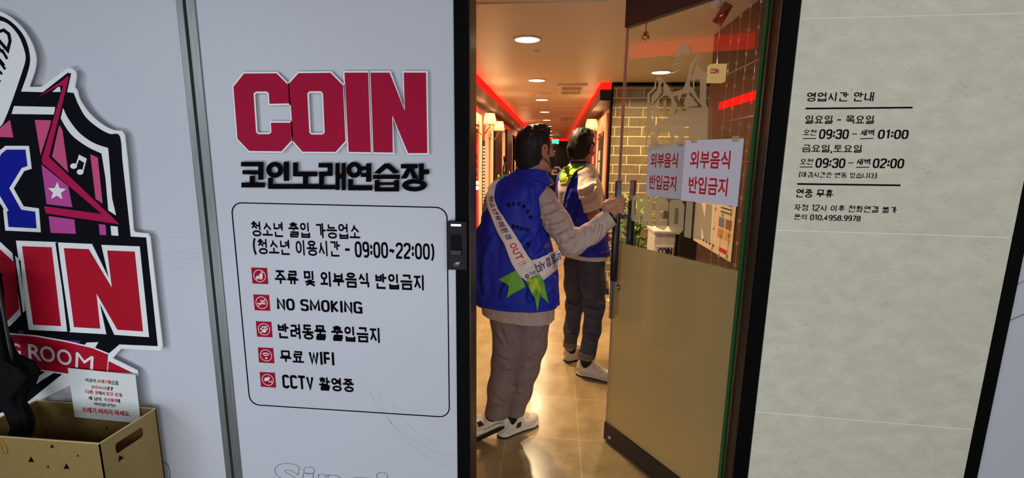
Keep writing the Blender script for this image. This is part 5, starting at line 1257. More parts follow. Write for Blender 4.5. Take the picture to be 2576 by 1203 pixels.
    def cut(s, n, off, k=0.004):
        """keep the side where p.n < off"""
        n = np.array(n, float); n /= np.linalg.norm(n)
        d = s.ax[0][:, None, None] * n[0] + s.ax[1][None, :, None] * n[1] + s.ax[2][None, None, :] * n[2] - off
        s.f = np.maximum(s.f, d.astype(np.float32)); return s
    def rough(s, amp, sx, sy, sz, seed=0, lo=None, hi=None, ridge=False):
        sl, X, Y, Z = s._box(s.lo if lo is None else lo, s.lo + s.h * s.n if hi is None else hi)
        f = s.f[sl]; mk = np.abs(f) < 4 * s.h + amp * 3
        idx = np.argwhere(mk)
        if len(idx) == 0: return s
        x = X.ravel()[idx[:, 0]]; y = Y.ravel()[idx[:, 1]]; z = Z.ravel()[idx[:, 2]]
        n = vnoise(x * sx + seed, y * sy + seed * 1.7, z * sz + seed * 2.3)
        if ridge: n = 1 - 2 * np.abs(n)
        n = n + 0.45 * vnoise(x * sx * 2.1 + seed + 9, y * sy * 2.1, z * sz * 2.1)
        f[mk] += (amp * n).astype(np.float32); s.f[sl] = f; return s
    def mesh(s):
        f = s.f; f[0] = f[-1] = 0.1; f[:, 0] = f[:, -1] = 0.1; f[:, :, 0] = f[:, :, -1] = 0.1
        ins = f < 0; sm = None
        for a in (0, 1):
            for b in (0, 1):
                for c in (0, 1):
                    q = ins[a:ins.shape[0] - 1 + a, b:ins.shape[1] - 1 + b, c:ins.shape[2] - 1 + c].astype(np.int8); sm = q if sm is None else sm + q
        act = (sm > 0) & (sm < 8); idx = np.argwhere(act); ids = np.full(act.shape, -1, np.int32); ids[tuple(idx.T)] = np.arange(len(idx))
        co = np.array([[a, b, c] for a in (0, 1) for b in (0, 1) for c in (0, 1)])
        val = np.stack([f[tuple((idx + o).T)] for o in co], 1); acc = np.zeros((len(idx), 3)); cnt = np.zeros(len(idx))
        for i in range(8):
            for j in range(i + 1, 8):
                if np.abs(co[i] - co[j]).sum() != 1: continue
                x = (val[:, i] < 0) != (val[:, j] < 0); t = val[:, i] / (val[:, i] - val[:, j] + 1e-12)
                acc[x] += co[i] + t[x][:, None] * (co[j] - co[i]); cnt[x] += 1
        V = s.lo + s.h * (idx + acc / cnt[:, None]); F = []
        for ax in range(3):
            o1, o2 = [i for i in range(3) if i != ax]
            sh = [slice(None)] * 3; sh2 = [slice(None)] * 3; sh[ax] = slice(0, -1); sh2[ax] = slice(1, None)
            e = np.argwhere(ins[tuple(sh)] != ins[tuple(sh2)])
            e = e[(e[:, o1] > 0) & (e[:, o2] > 0) & (e[:, o1] < act.shape[o1]) & (e[:, o2] < act.shape[o2])]
            d1 = np.zeros(3, int); d1[o1] = 1; d2 = np.zeros(3, int); d2[o2] = 1
            q = np.stack([ids[tuple((e - d1 - d2).T)], ids[tuple((e - d2).T)], ids[tuple(e.T)], ids[tuple((e - d1).T)]], 1)
            fl = ins[tuple(e.T)]; 
            if ax == 1: fl = ~fl
            q[~fl] = q[~fl][:, ::-1]; F.append(q)
        F = np.concatenate(F); F = F[(F >= 0).all(1)]
        return V, F
    def build(s, name, material, parent, **kw):
        V, F = s.mesh(); return obj(name, V, F, material, parent, smooth=True, **kw)

def bvh_of(*objs):
    V = []; F = []
    for o in objs:
        l = root_loc(o) if o.parent is None else root_loc(o.parent) + np.array(o.location); n = len(V)
        V += [tuple(np.array(v.co) + l) for v in o.data.vertices]; F += [tuple(i + n for i in p.vertices) for p in o.data.polygons]
    return BVHTree.FromPolygons(V, F)
def hit(tree, px, py, lift, lastd=[2.3]):
    d = Vector(ray(px, py)).normalized(); loc, nor, i, dist = tree.ray_cast(Vector(CAMP), d)
    if loc is None: return CAMP + np.array(d) * (lastd[0]), np.array(-d)
    lastd[0] = dist
    if nor.dot(d) > 0: nor = -nor
    return np.array(loc) + np.array(nor) * lift, np.array(nor)
class Ribbon:
    """cloth strip lying on a garment: its two edges run along lines read from the photo"""
    def __init__(s, tree, L, Rr, lift, dist=2.3):
        s.t = tree; s.L = np.array(L, float); s.R = np.array(Rr, float); s.lift = lift; s.d = [dist]
        def arc(P):
            c = np.concatenate([[0], np.cumsum(np.linalg.norm(np.diff(P, axis=0), axis=1))]); return c / c[-1]
        s.aL = arc(s.L); s.aR = arc(s.R)
    def pix(s, a, b):
        l = np.array([np.interp(a, s.aL, s.L[:, i]) for i in (0, 1)]); r = np.array([np.interp(a, s.aR, s.R[:, i]) for i in (0, 1)]); return l + (r - l) * b
    def at(s, a, b, lift=0.0): p = s.pix(a, b); return hit(s.t, p[0], p[1], s.lift + lift, s.d)[0]
    def strip(s, name, mat_, parent, na=40, nb=8, th=0.0025, smooth=3, end=None, a0=0.0, a1=1.0, b0=0.0, b1=1.0):
        G = np.zeros((na + 1, nb + 1, 3))
        for i in range(na + 1):
            for j in range(nb + 1):
                b = b0 + (b1 - b0) * j / nb; e = a1 if end is None else a1 - end * (1 - abs(2 * b - 1))
                G[i, j] = s.at(a0 + (e - a0) * i / na, b)
        G0 = G.copy(); d0 = np.linalg.norm(G0 - CAMP, axis=2)
        for _ in range(smooth if th > 0.001 else 0):  # cloth bridges small hollows
            H = G.copy(); H[1:-1] = (G[:-2] + 2 * G[1:-1] + G[2:]) / 4; H[:, 1:-1] = (H[:, :-2] + 2 * H[:, 1:-1] + H[:, 2:]) / 4; G = np.where(((np.linalg.norm(H - G, axis=2) < 0.05) & (np.linalg.norm(H - CAMP, axis=2) <= d0))[..., None], H, G)
        n = (na + 1) * (nb + 1); back = G + (G - CAMP) / np.linalg.norm(G - CAMP, axis=2)[..., None] * th
        V = np.concatenate([G.reshape(-1, 3), back.reshape(-1, 3)]); F = []
        ix = lambda i, j: i * (nb + 1) + j
        for i in range(na):
            for j in range(nb): F += [(ix(i, j), ix(i + 1, j), ix(i + 1, j + 1), ix(i, j + 1)), tuple(k + n for k in (ix(i, j), ix(i, j + 1), ix(i + 1, j + 1), ix(i + 1, j)))]
        E_ = [(ix(i, 0), ix(i + 1, 0)) for i in range(na)] + [(ix(i + 1, nb), ix(i, nb)) for i in range(na)] + [(ix(0, j + 1), ix(0, j)) for j in range(nb)] + [(ix(na, j), ix(na, j + 1)) for j in range(nb)]
        F += [(b, a, a + n, b + n) for a, b in E_]
        return obj(name, V, F, mat_, parent, smooth=True)
    def write(s, name, body, mat_, parent, a0, a1, b0, b1, bold=0.02, turn=True, lift=0.004, flip=False):
        """letters laid along the strip (turn: reading down the strip)"""
        v, f = text_geo(body, bold); bm = bmesh.new(); vs = [bm.verts.new(q) for q in v]
        for q in f:
            try: bm.faces.new([vs[i] for i in q])
            except ValueError: pass
        lo, hi = v.min(0), v.max(0)
        out = []
        for q in bm.verts:
            x = (q.co.x - lo[0]) / (hi[0] - lo[0]); y = (q.co.y - lo[1]) / (hi[1] - lo[1])
            out.append(s.at(a0 + (a1 - a0) * (1 - x if flip else x), b0 + (b1 - b0) * (1 - y if flip else y), lift) if turn else s.at(a1 + (a0 - a1) * y, b0 + (b1 - b0) * x, lift))
        bm.verts.index_update(); F = [[q.index for q in fa.verts] for fa in bm.faces]; bm.free()
        return obj(name, out, F, mat_, parent)
def on_cloth(name, body, tree, quad, mat_, parent, bold=0.03, lift=0.003):
    """letters printed on a garment inside a photo quad (tl, tr, br, bl)"""
    v, f = text_geo(body, bold); lo, hi = v.min(0), v.max(0); Q = [np.array(q, float) for q in quad]; out = []
    for p in v:
        x = (p[0] - lo[0]) / (hi[0] - lo[0]); y = 1 - (p[1] - lo[1]) / (hi[1] - lo[1])
        px = (Q[0] * (1 - x) + Q[1] * x) * (1 - y) + (Q[3] * (1 - x) + Q[2] * x) * y
        out.append(hit(tree, px[0], px[1], lift)[0])
    return obj(name, out, f, mat_, parent)

def basis(yaw, pitch=0.0, roll=0.0):
    """columns right, forward, up of a head that looks yaw degrees to the right of straight away"""
    y, p, r = map(math.radians, (yaw, pitch, roll))
    f = np.array([math.sin(y) * math.cos(p), math.cos(y) * math.cos(p), math.sin(p)]); rt = np.array([math.cos(y), -math.sin(y), 0.0]); up = np.cross(rt, f)
    c, s_ = math.cos(r), math.sin(r); return np.stack([rt * c + up * s_, f, up * c - rt * s_], 1)
def head_into(B, c, A):
    """skull, jaw, face, ears and neck root added to a body field; A = head axes, c = centre at eye height"""
    P = lambda r, f, u: np.array(c) + A @ np.array([r, f, u]); R = A.T
    B.ell(P(0, -0.012, 0.035), (0.073, 0.092, 0.085), 0.01, R)
    B.ell(P(0, 0.012, -0.035), (0.062, 0.074, 0.075), 0.03, R)
    B.ell(P(0, 0.040, -0.085), (0.042, 0.046, 0.034), 0.035, R)
    B.cone(P(-0.045, 0.0, -0.075), P(-0.015, 0.07, -0.10), 0.018, 0.014, 0.03); B.cone(P(0.045, 0.0, -0.075), P(0.015, 0.07, -0.10), 0.018, 0.014, 0.03)
    B.cone(P(0, 0.083, 0.0), P(0, 0.103, -0.033), 0.007, 0.011, 0.012)
    B.ell(P(-0.011, 0.094, -0.036), (0.008, 0.009, 0.007), 0.006, R); B.ell(P(0.011, 0.094, -0.036), (0.008, 0.009, 0.007), 0.006, R)
    for s_ in (-1, 1):
        B.cone(P(s_ * 0.014, 0.083, 0.020), P(s_ * 0.048, 0.066, 0.020), 0.008, 0.007, 0.014)
        B.ell(P(s_ * 0.031, 0.080, 0.002), (0.016, 0.012, 0.010), 0.006, R, sub=True)
        B.ell(P(s_ * 0.031, 0.071, 0.001), (0.013, 0.012, 0.012), 0.003, R)
        B.ell(P(s_ * 0.044, 0.058, -0.028), (0.022, 0.020, 0.018), 0.02, R)
        # ears: shell, rim, lobe, hollow
        B.ell(P(s_ * 0.077, -0.012, -0.008), (0.010, 0.020, 0.033), 0.008, R)
        B.path([P(s_ * 0.080, 0.004, -0.010), P(s_ * 0.083, 0.003, 0.012), P(s_ * 0.085, -0.004, 0.023), P(s_ * 0.086, -0.015, 0.026), P(s_ * 0.087, -0.026, 0.018), P(s_ * 0.087, -0.030, 0.004), P(s_ * 0.084, -0.026, -0.012), P(s_ * 0.080, -0.014, -0.034)], [0.004, 0.005, 0.005, 0.005, 0.005, 0.005, 0.0045, 0.007], 0.006)
        B.ell(P(s_ * 0.090, -0.010, 0.0), (0.006, 0.010, 0.017), 0.004, R, sub=True)
    B.cone(P(-0.020, 0.086, -0.060), P(0.020, 0.086, -0.060), 0.0065, 0.0065, 0.006); B.cone(P(-0.016, 0.086, -0.071), P(0.016, 0.086, -0.071), 0.0075, 0.0075, 0.006)
    B.cone(P(-0.022, 0.096, -0.0655), P(0.022, 0.096, -0.0655), 0.002, 0.002, 0.003, sub=True)
def eyes(c, A, parent):
    w = MB(); d = MB()
    for s_ in (-1, 1):
        p = np.array(c) + A @ np.array([s_ * 0.031, 0.0745, 0.002]); w.ball(p, 0.0115, 14, 10)
        q = np.array(c) + A @ np.array([s_ * 0.031, 0.0825, 0.002]); d.ball(q, 0.0048, 10, 6)
    e = w.build('eyes', mat('eye_white', (226, 220, 212), 0.2), parent, smooth=True); d.build('irises', mat('dark_iris', (34, 22, 16), 0.15), e, smooth=True)
def hair_mesh(c, A, parent, lo, hi, nape, seed, top=0.0, tuft=None):
    P = lambda r, f, u: np.array(c) + A @ np.array([r, f, u]); R = A.T
    H = SDF(lo, hi, 0.0035)
    H.ell(P(0, -0.016, 0.040), (0.077, 0.097, 0.089 + top), 0.01, R); H.ell(P(0, -0.040, -0.02), (0.069, 0.074, 0.09), 0.03, R); H.ell(P(0, 0.045, 0.095), (0.055, 0.045, 0.032), 0.03, R)
    H.cone(P(-0.035, -0.075, nape + 0.05), P(-0.03, -0.070, nape), 0.030, 0.018, 0.03); H.cone(P(0.035, -0.075, nape + 0.05), P(0.03, -0.070, nape), 0.030, 0.018, 0.03)
    for s_ in (-1, 1): H.cone(P(s_ * 0.074, 0.018, 0.03), P(s_ * 0.073, 0.016, -0.010), 0.012, 0.008, 0.012)
    # leave the face and ears free
    H.ell(P(0, 0.105, -0.035), (0.115, 0.075, 0.105), 0.012, R, sub=True)
    for s_ in (-1, 1): H.ell(P(s_ * 0.092, -0.008, -0.018), (0.022, 0.024, 0.040), 0.008, R, sub=True); H.ell(P(s_ * 0.075, 0.03, -0.075), (0.04, 0.07, 0.055), 0.01, R, sub=True)
    n = A @ np.array([0, 0.25, -1.0]); H.cut(n, float(n / np.linalg.norm(n) @ P(0, -0.06, nape - 0.012)))
    if tuft:
        rr = random.Random(seed)
        for k in range(tuft):
            a = rr.uniform(-2.6, 2.6); e = rr.uniform(0.6, 1.3); dr_ = np.array([math.sin(a) * math.cos(e), math.cos(a) * math.cos(e), math.sin(e)])
            b0 = np.array([0, -0.016, 0.04]) + dr_ * np.array([0.077, 0.097, 0.089 + top]) * 0.985; sw = np.array([rr.uniform(-0.03, 0.03), rr.uniform(0.0, 0.035), rr.uniform(-0.012, 0.006)])
            H.cone(P(*b0), P(*(b0 + sw)), 0.007, 0.003, 0.008)
    H.rough(0.0022, 50, 50, 20, seed); H.rough(0.0012, 150, 150, 45, seed + 3)
    return H.build('hair', M_HAIR, parent)

def shoe(parent, heel, toe, zlift=0.0, pitch=0.0, roll=0.0, label=None, accents=None, L=0.285, name='shoe', ankle=None):
    """sneaker from heel to toe on the ground: upper, sole, laces, side patch"""
    h = np.array(heel, float); t = np.array(toe, float); d = t - h; d[2] = 0; d /= np.linalg.norm(d); up = np.array([0, 0, 1.0])
    if pitch:
        d = d * math.cos(pitch) - up * math.sin(pitch); up = np.cross(np.cross(d, up), d); up /= np.linalg.norm(up)
    sd = np.cross(d, up)
    if roll: up = up * math.cos(roll) + sd * math.sin(roll); sd = np.cross(d, up)
    T = lambda x, y, z: h + np.array([0, 0, zlift]) + d * x + sd * y + up * z
    e = empty(name, h); e.parent = parent; e.location = (h - root_loc(parent)).tolist()
    if label: e['label'] = label
    lo = np.minimum.reduce([T(x, y, z) for x in (-0.03, L + 0.03) for y in (-0.08, 0.08) for z in (-0.02, 0.16)]); hi = np.maximum.reduce([T(x, y, z) for x in (-0.03, L + 0.03) for y in (-0.08, 0.08) for z in (-0.02, 0.16)])
    R = np.stack([d, sd, up]); U = SDF(lo, hi, 0.004)
    U.ell(T(0.050, 0, 0.060), (0.050, 0.036, 0.052), 0.02, R); U.ell(T(0.115, 0, 0.055), (0.075, 0.040, 0.050), 0.03, R); U.ell(T(0.200, 0.004, 0.038), (0.082, 0.046, 0.036), 0.03, R); U.ell(T(0.06, 0, 0.095), (0.046, 0.032, 0.032), 0.02, R)
    U.cone(T(0.115, 0, 0.108), T(0.165, 0, 0.082), 0.016, 0.012, 0.015)
    U.ell(T(0.066, 0, 0.135), (0.040, 0.026, 0.032), 0.008, R, sub=True); U.cut(-up, float(-up @ T(0, 0, 0.020)))
    U.rough(0.0008, 60, 60, 60, 4)
    U.build('upper', M_SHOE, e)
    So = SDF(lo, hi, 0.004)
    So.cone(T(0.045, 0, 0.017), T(0.12, 0, 0.017), 0.043, 0.042, 0.01, flat=(up, 2.4)); So.cone(T(0.12, 0, 0.017), T(0.225, 0.004, 0.017), 0.042, 0.050, 0.01, flat=(up, 2.4)); So.cone(T(0.225, 0.004, 0.018), T(0.238, 0.004, 0.020), 0.050, 0.046, 0.01, flat=(up, 2.4))
    so = So.build('sole', M_SOLE, e)
    O = SDF(lo, hi, 0.004); O.cone(T(0.04, 0, 0.001), T(0.12, 0, 0.001), 0.040, 0.039, 0.01, flat=(up, 5)); O.cone(T(0.12, 0, 0.001), T(0.23, 0.004, 0.001), 0.039, 0.047, 0.01, flat=(up, 5))
    O.build('outsole', M_SOLEBLK, e)
    mb = MB()
    for k in range(5):
        x = 0.125 + 0.019 * k; z = 0.121 - 0.0105 * k + (0.003 if k == 0 else 0); yy = 0.024 + 0.002 * k
        mb.tube([T(x, -yy, z - 0.014), T(x + 0.006, -yy * 0.5, z), T(x + 0.008, yy * 0.5, z), T(x, yy, z - 0.014)], 0.0032, 6)
    mb.build('laces', M_SOLE, e, smooth=True)
    st = MB()
    for s_ in (-1, 1):
        st.tube([T(0.235, s_ * 0.040, 0.036), T(0.215, s_ * 0.043, 0.050), T(0.195, s_ * 0.034, 0.066), T(0.178, s_ * 0.022, 0.077)], 0.0016, 5); st.tube([T(0.012, s_ * 0.026, 0.040), T(0.03, s_ * 0.0375, 0.062), T(0.045, s_ * 0.038, 0.085), T(0.05, s_ * 0.033, 0.105)], 0.0016, 5)
    st.build('stitching', mat('stitch_grey', (170, 156, 136), 0.7), e)
    if accents:
        mb = MB()
        for s_ in (-1, 1):
            P = [T(x, s_ * (0.0435 - 0.10 * abs(x - 0.115)), z) for x, z in ((0.095, 0.045), (0.105, 0.072), (0.13, 0.072), (0.125, 0.045))]; Q = [p + sd * s_ * 0.004 for p in P]
            n_ = len(mb.v); mb.add(P + Q, [(0, 1, 2, 3), (7, 6, 5, 4), (0, 4, 5, 1), (1, 5, 6, 2), (2, 6, 7, 3), (3, 7, 4, 0)])
        mb.build('side_patch', accents, e)
    if ankle is not None:
        q = T(0.066, 0, 0.065); S_ = SDF(np.minimum(q, ankle) - 0.08, np.maximum(q, ankle) + 0.08, 0.005); S_.cone(q, ankle, 0.036, 0.047, 0.01); S_.build('sock', M_SOCK, e)
    return e
# ------------------------------------------------------------------ man in glasses holding the door
def rowz(tab, Y, k=1.0):
    out = []
    for py, l, r_, ry in tab:
        a = at_y(l, py, Y); b = at_y(r_, py, Y); out.append(((a[2] + b[2]) / 2, (a[0] + b[0]) / 2, Y, abs(b[0] - a[0]) / 2 * k, ry))
    return sorted(out)
def grown(rows, d): return [(z, x, y, rx + d, ry + d) for z, x, y, rx, ry in rows]
Y1 = 2.40
p1 = empty('person', (-0.19, 2.40, 0.0), 'person in glasses and black face mask, blue vest and white sash, holding the glass door', 'person', 'people in blue vests')
G = lambda x, y, Y=Y1: at_y(x, y, Y)
A1_ = basis(47, 9, 2); hc1 = G(1348, 379)
T1 = rowz([(452, 1282, 1378, 0.080), (470, 1247, 1384, 0.098), (495, 1224, 1374, 0.112), (540, 1208, 1374, 0.128), (600, 1196, 1384, 0.138), (650, 1188, 1398, 0.145), (700, 1184, 1408, 0.150), (740, 1184, 1411, 0.150), (766, 1187, 1407, 0.146)], Y1)
yaw1 = math.radians(-14)
H_ = lambda z: DOOR.pt(hu, z, 0.042)
sh_r, el_r, wr_r = G(1370, 500, 2.38), G(1438, 614, 2.30), G(1534, 548, 2.305)
# body: one continuous surface from head to feet
B = SDF((-0.50, 2.10, 0.0), (0.40, 2.72, 1.74), 0.0042)
B.loft(grown([t for t in T1 if 0.80 < t[0] < 1.40], -0.030), yaw1, 0.03, 2.2)
B.loft([(0.75, G(1305, 790)[0], 2.41, 0.125, 0.085), (0.90, G(1300, 720)[0], 2.40, 0.145, 0.10)], yaw1, 0.05, 2.2)
B.cone(np.array(hc1) + A1_ @ np.array([0, -0.028, -0.05]), G(1337, 458, 2.405), 0.052, 0.060, 0.03)
head_into(B, hc1, A1_)
B.path([sh_r + np.array([-0.01, 0.01, -0.015]), el_r, wr_r], [0.042, 0.040, 0.028], 0.02)
sh_l, el_l, wr_l = G(1243, 502, 2.40), G(1222, 640, 2.50), G(1290, 640, 2.62)
B.path([sh_l, el_l, wr_l], [0.042, 0.040, 0.027], 0.02)
B.path([wr_l, wr_l + np.array([0.06, 0.03, 0.0])], [0.028, 0.03], 0.02, flat=((0, 1, 0), 1.4))
for q in range(4):
    a = wr_l + np.array([0.075, 0.035, 0.03 - 0.02 * q]); B.path([a, a + np.array([0.04, 0.0, -0.008]), a + np.array([0.055, -0.028, -0.014])], [0.0092, 0.0088, 0.0075], 0.004)
B.path([wr_l + np.array([0.03, 0.02, 0.025]), wr_l + np.array([0.06, 0.005, 0.055]), wr_l + np.array([0.085, 0.0, 0.06])], [0.012, 0.0105, 0.009], 0.008)
# right hand wrapped round the pull handle
zk = [1.352, 1.331, 1.310, 1.291]; hx = lambda z, dx, dy: np.array([H_(z)[0] + dx, H_(z)[1] + dy, z])
B.path([wr_r, hx(1.318, -0.045, -0.030)], [0.027, 0.030], 0.02, flat=((0.5, 1, 0), 1.25))
for i, z in enumerate(zk):
    B.cone(hx(1.318, -0.05, -0.030), hx(z, -0.012, -0.034), 0.022, 0.0125, 0.016)
    L_ = (1.0, 1.06, 1.0, 0.84)[i]; r_ = (0.0098, 0.0100, 0.0094, 0.0084)[i]
    B.path([hx(z, -0.012, -0.034), hx(z + 0.001, 0.016 * L_ + 0.006, -0.033), hx(z - 0.002, 0.030 * L_, -0.008), hx(z - 0.003, 0.020 * L_, 0.020), hx(z - 0.002, 0.0, 0.027)], [r_ + 0.0012, r_, r_ * 0.95, r_ * 0.88, r_ * 0.8], 0.0035)
B.path([hx(1.318, -0.060, -0.015), hx(1.338, -0.040, 0.010), hx(1.352, -0.018, 0.026), hx(1.358, 0.006, 0.030)], [0.016, 0.0125, 0.0105, 0.009], 0.010)
toe = at_z(1351, 1060, 0.0); dv = np.array([0.74, 0.67, 0]); hl1 = at_z(1270, 1074, 0.095)
kn_l, an_l, kn_r, an_r = G(1268, 915, 2.38), G(1252, 1040, 2.335), G(1322, 925, 2.43), G(1294, 1035, 2.41)
B.path([G(1282, 800, 2.405), kn_l, an_l + np.array([0, 0, 0.03])], [0.062, 0.050, 0.029], 0.03); B.path([G(1336, 800, 2.42), kn_r, an_r, toe - dv * 0.222 + np.array([0, 0, 0.06])], [0.062, 0.052, 0.036, 0.03], 0.03)
B.build('body', M_SKIN, p1)
eyes(hc1, A1_, p1)
hair_mesh(hc1, A1_, p1, hc1 - 0.16, hc1 + 0.17, -0.058, 5, 0.0, 14)
# vest
V1 = SDF((-0.52, 2.18, 0.70), (0.10, 2.62, 1.56), 0.0048)
V1.loft(T1, yaw1, 0.03, 2.35)
V1.cone(G(1337, 452, 2.405), G(1364, 482, 2.385), 0.058, 0.050, 0.03); V1.cone(G(1310, 450, 2.405), G(1246, 486, 2.40), 0.056, 0.046, 0.03)
V1.cone(sh_r + np.array([0.035, 0, 0.0]), sh_r + np.array([0.06, -0.01, -0.10]), 0.072, 0.080, 0.006, sub=True)
V1.cone(sh_l + np.array([-0.045, 0, 0.0]), sh_l + np.array([-0.07, 0.03, -0.10]), 0.060, 0.066, 0.006, sub=True)
for a, b, r_, sb in (((1356, 560), (1335, 640), 0.010, 0), ((1380, 620), (1318, 690), 0.010, 0), ((1392, 660), (1330, 745), 0.011, 0), ((1345, 590), (1300, 640), 0.008, 1), ((1400, 700), (1372, 745), 0.009, 0), ((1240, 600), (1222, 730), 0.010, 0), ((1372, 655), (1322, 715), 0.008, 1), ((1338, 470), (1352, 530), 0.008, 0), ((1290, 700), (1262, 750), 0.009, 0), ((1345, 720), (1332, 760), 0.008, 0), ((1215, 620), (1208, 740), 0.009, 1)):
    V1.crease(a, b, r_, 0.026, bool(sb), 0.08)
V1.rough(0.0050, 9, 9, 5, 2, ridge=True); V1.rough(0.0022, 24, 24, 10, 8, ridge=True)
zb1 = T1[0][0] + 0.004; V1.cut((0.05, 0, -1), -(zb1) + 0.05 * -0.19)
vest1 = V1.build('vest', M_VEST, p1)
hm = SDF((-0.52, 2.18, 0.70), (0.10, 2.62, 0.86), 0.0048); hm.loft(grown(T1, 0.003), yaw1, 0.02, 2.35); hm.cut((0, 0, 1), zb1 + 0.030); hm.cut((0.05, 0, -1), -(zb1 - 0.003) + 0.05 * -0.19)
hm.rough(0.0040, 9, 9, 5, 2, ridge=True); hm.build('vest_hem', M_VEST, vest1)
C1 = SDF((-0.35, 2.22, 1.36), (0.06, 2.56, 1.58), 0.004); cc = G(1336, 445, 2.405)
C1.loft([(1.415, cc[0] - 0.005, 2.41, 0.112, 0.098), (1.45, cc[0], 2.41, 0.092, 0.082), (1.49, cc[0] + 0.004, 2.415, 0.080, 0.074), (1.51, cc[0] + 0.006, 2.417, 0.078, 0.072)], yaw1, 0.004, 2.1)
C1.loft([(1.34, cc[0] - 0.005, 2.41, 0.100, 0.088), (1.44, cc[0], 2.41, 0.082, 0.072), (1.49, cc[0] + 0.004, 2.415, 0.072, 0.066), (1.54, cc[0] + 0.006, 2.417, 0.072, 0.066)], yaw1, 0.004, 2.1, sub=True)
C1.cut((0.35, 0.5, 1), 0.35 * cc[0] + 0.5 * 2.41 + 1.488)
C1.build('collar', M_VEST, vest1)
C1 = SDF((-0.35, 2.22, 1.34), (0.08, 2.60, 1.58), 0.0036)
C1.loft([(1.418, cc[0] + 0.002, 2.412, 0.119, 0.107), (1.45, cc[0] + 0.002, 2.413, 0.105, 0.096), (1.478, cc[0] + 0.004, 2.415, 0.092, 0.084), (1.498, cc[0] + 0.005, 2.416, 0.083, 0.076)], yaw1, 0.004, 2.1)
C1.loft([(1.40, cc[0] + 0.002, 2.412, 0.108, 0.096), (1.445, cc[0] + 0.002, 2.413, 0.094, 0.085), (1.478, cc[0] + 0.004, 2.415, 0.080, 0.072), (1.52, cc[0] + 0.005, 2.416, 0.070, 0.064)], yaw1, 0.004, 2.1, sub=True)
nc_ = np.array([0.42, 0.35, 1.0]); C1.cut(nc_, float(nc_ / np.linalg.norm(nc_) @ np.array([cc[0], 2.41, 1.486]))); C1.cut(-nc_, float(-nc_ / np.linalg.norm(nc_) @ np.array([cc[0], 2.41, 1.424])))
C1.build('collar_fold', M_VEST, vest1)
# shirt: tails under the vest and both sleeves
S1 = SDF((-0.52, 2.10, 0.64), (0.34, 2.72, 1.46), 0.0045)
S1.loft([(G(1300, 800)[2], G(1303, 800)[0], 2.405, 0.198, 0.138), (0.80, G(1300, 750)[0], 2.40, 0.206, 0.138), (0.95, G(1297, 690)[0], 2.40, 0.190, 0.13)], yaw1, 0.02, 2.4)
S1.path([sh_r + np.array([-0.02, 0.01, 0.005]), G(1402, 560, 2.345), el_r, G(1490, 586, 2.30), wr_r + np.array([-0.008, 0, -0.005])], [0.070, 0.068, 0.060, 0.053, 0.045], 0.028)
S1.path([sh_l + np.array([0.01, 0, 0.0]), el_l, wr_l], [0.062, 0.058, 0.045], 0.03)
for a, b, r_, sb in (((1358, 520), (1402, 508), 0.008, 0), ((1352, 545), (1415, 530), 0.009, 0), ((1360, 572), (1425, 552), 0.009, 0), ((1372, 596), (1436, 578), 0.010, 0), ((1392, 618), (1446, 592), 0.010, 0), ((1420, 634), (1462, 588), 0.009, 0), ((1446, 636), (1478, 580), 0.009, 0), ((1470, 628), (1494, 572), 0.008, 0),
    ((1494, 612), (1510, 560), 0.008, 0), ((1512, 600), (1524, 550), 0.007, 0), ((1365, 560), (1424, 542), 0.006, 1), ((1380, 586), (1430, 566), 0.006, 1), ((1405, 610), (1444, 584), 0.006, 1), ((1434, 634), (1468, 588), 0.006, 1), ((1458, 630), (1484, 578), 0.006, 1), ((1482, 616), (1502, 566), 0.006, 1)):
    S1.crease(a, b, r_, 0.016, bool(sb), 0.1)
S1.rough(0.0030, 20, 20, 11, 6, ridge=True); S1.rough(0.0016, 52, 52, 36, 3, ridge=True)
S1.cut((-0.03, 0, -1), -G(1300, 796)[2] + 0.03 * 0.19)
d_ = wr_r - el_r; d_ = d_ / np.linalg.norm(d_)
sl, X_, Yg, Zg = S1._box(wr_r - 0.12, wr_r + 0.12); pl = (X_ * d_[0] + Yg * d_[1] + Zg * d_[2] - float(d_ @ (wr_r + d_ * 0.006))).astype(np.float32); S1.f[sl] = np.maximum(S1.f[sl], pl)
shirt1 = S1.build('shirt', M_SHIRT, p1)
ck = SDF(wr_r - 0.12, wr_r + 0.12, 0.004); ck.cone(wr_r - d_ * 0.062, wr_r - d_ * 0.0, 0.0495, 0.0475, 0.004); ck.cut(d_, float(d_ @ (wr_r + d_ * 0.008))); ck.cut(-d_, float(-d_ @ (wr_r - d_ * 0.058))); ck.rough(0.002, 30, 30, 30, 2); ck.build('cuff', M_SHIRT, shirt1)
wq = wr_r + d_ * 0.012; n2 = np.cross(d_, [0, 1, 0]); n2 /= np.linalg.norm(n2); n3 = np.cross(d_, n2)
MB().tube([wq + 0.034 * (n2 * math.cos(t) + n3 * math.sin(t)) for t in np.linspace(0, 2 * math.pi, 25)], 0.006, 8, False).build('wristwatch', M_GLOSSBLK, p1, smooth=True)
MB().ball(wq - n2 * 0.036 * np.sign(-n2[2] if n2[2] else 1), 0.015, 12, 8).build('watch_case', M_GLOSSBLK, bpy.data.objects['wristwatch'], smooth=True)
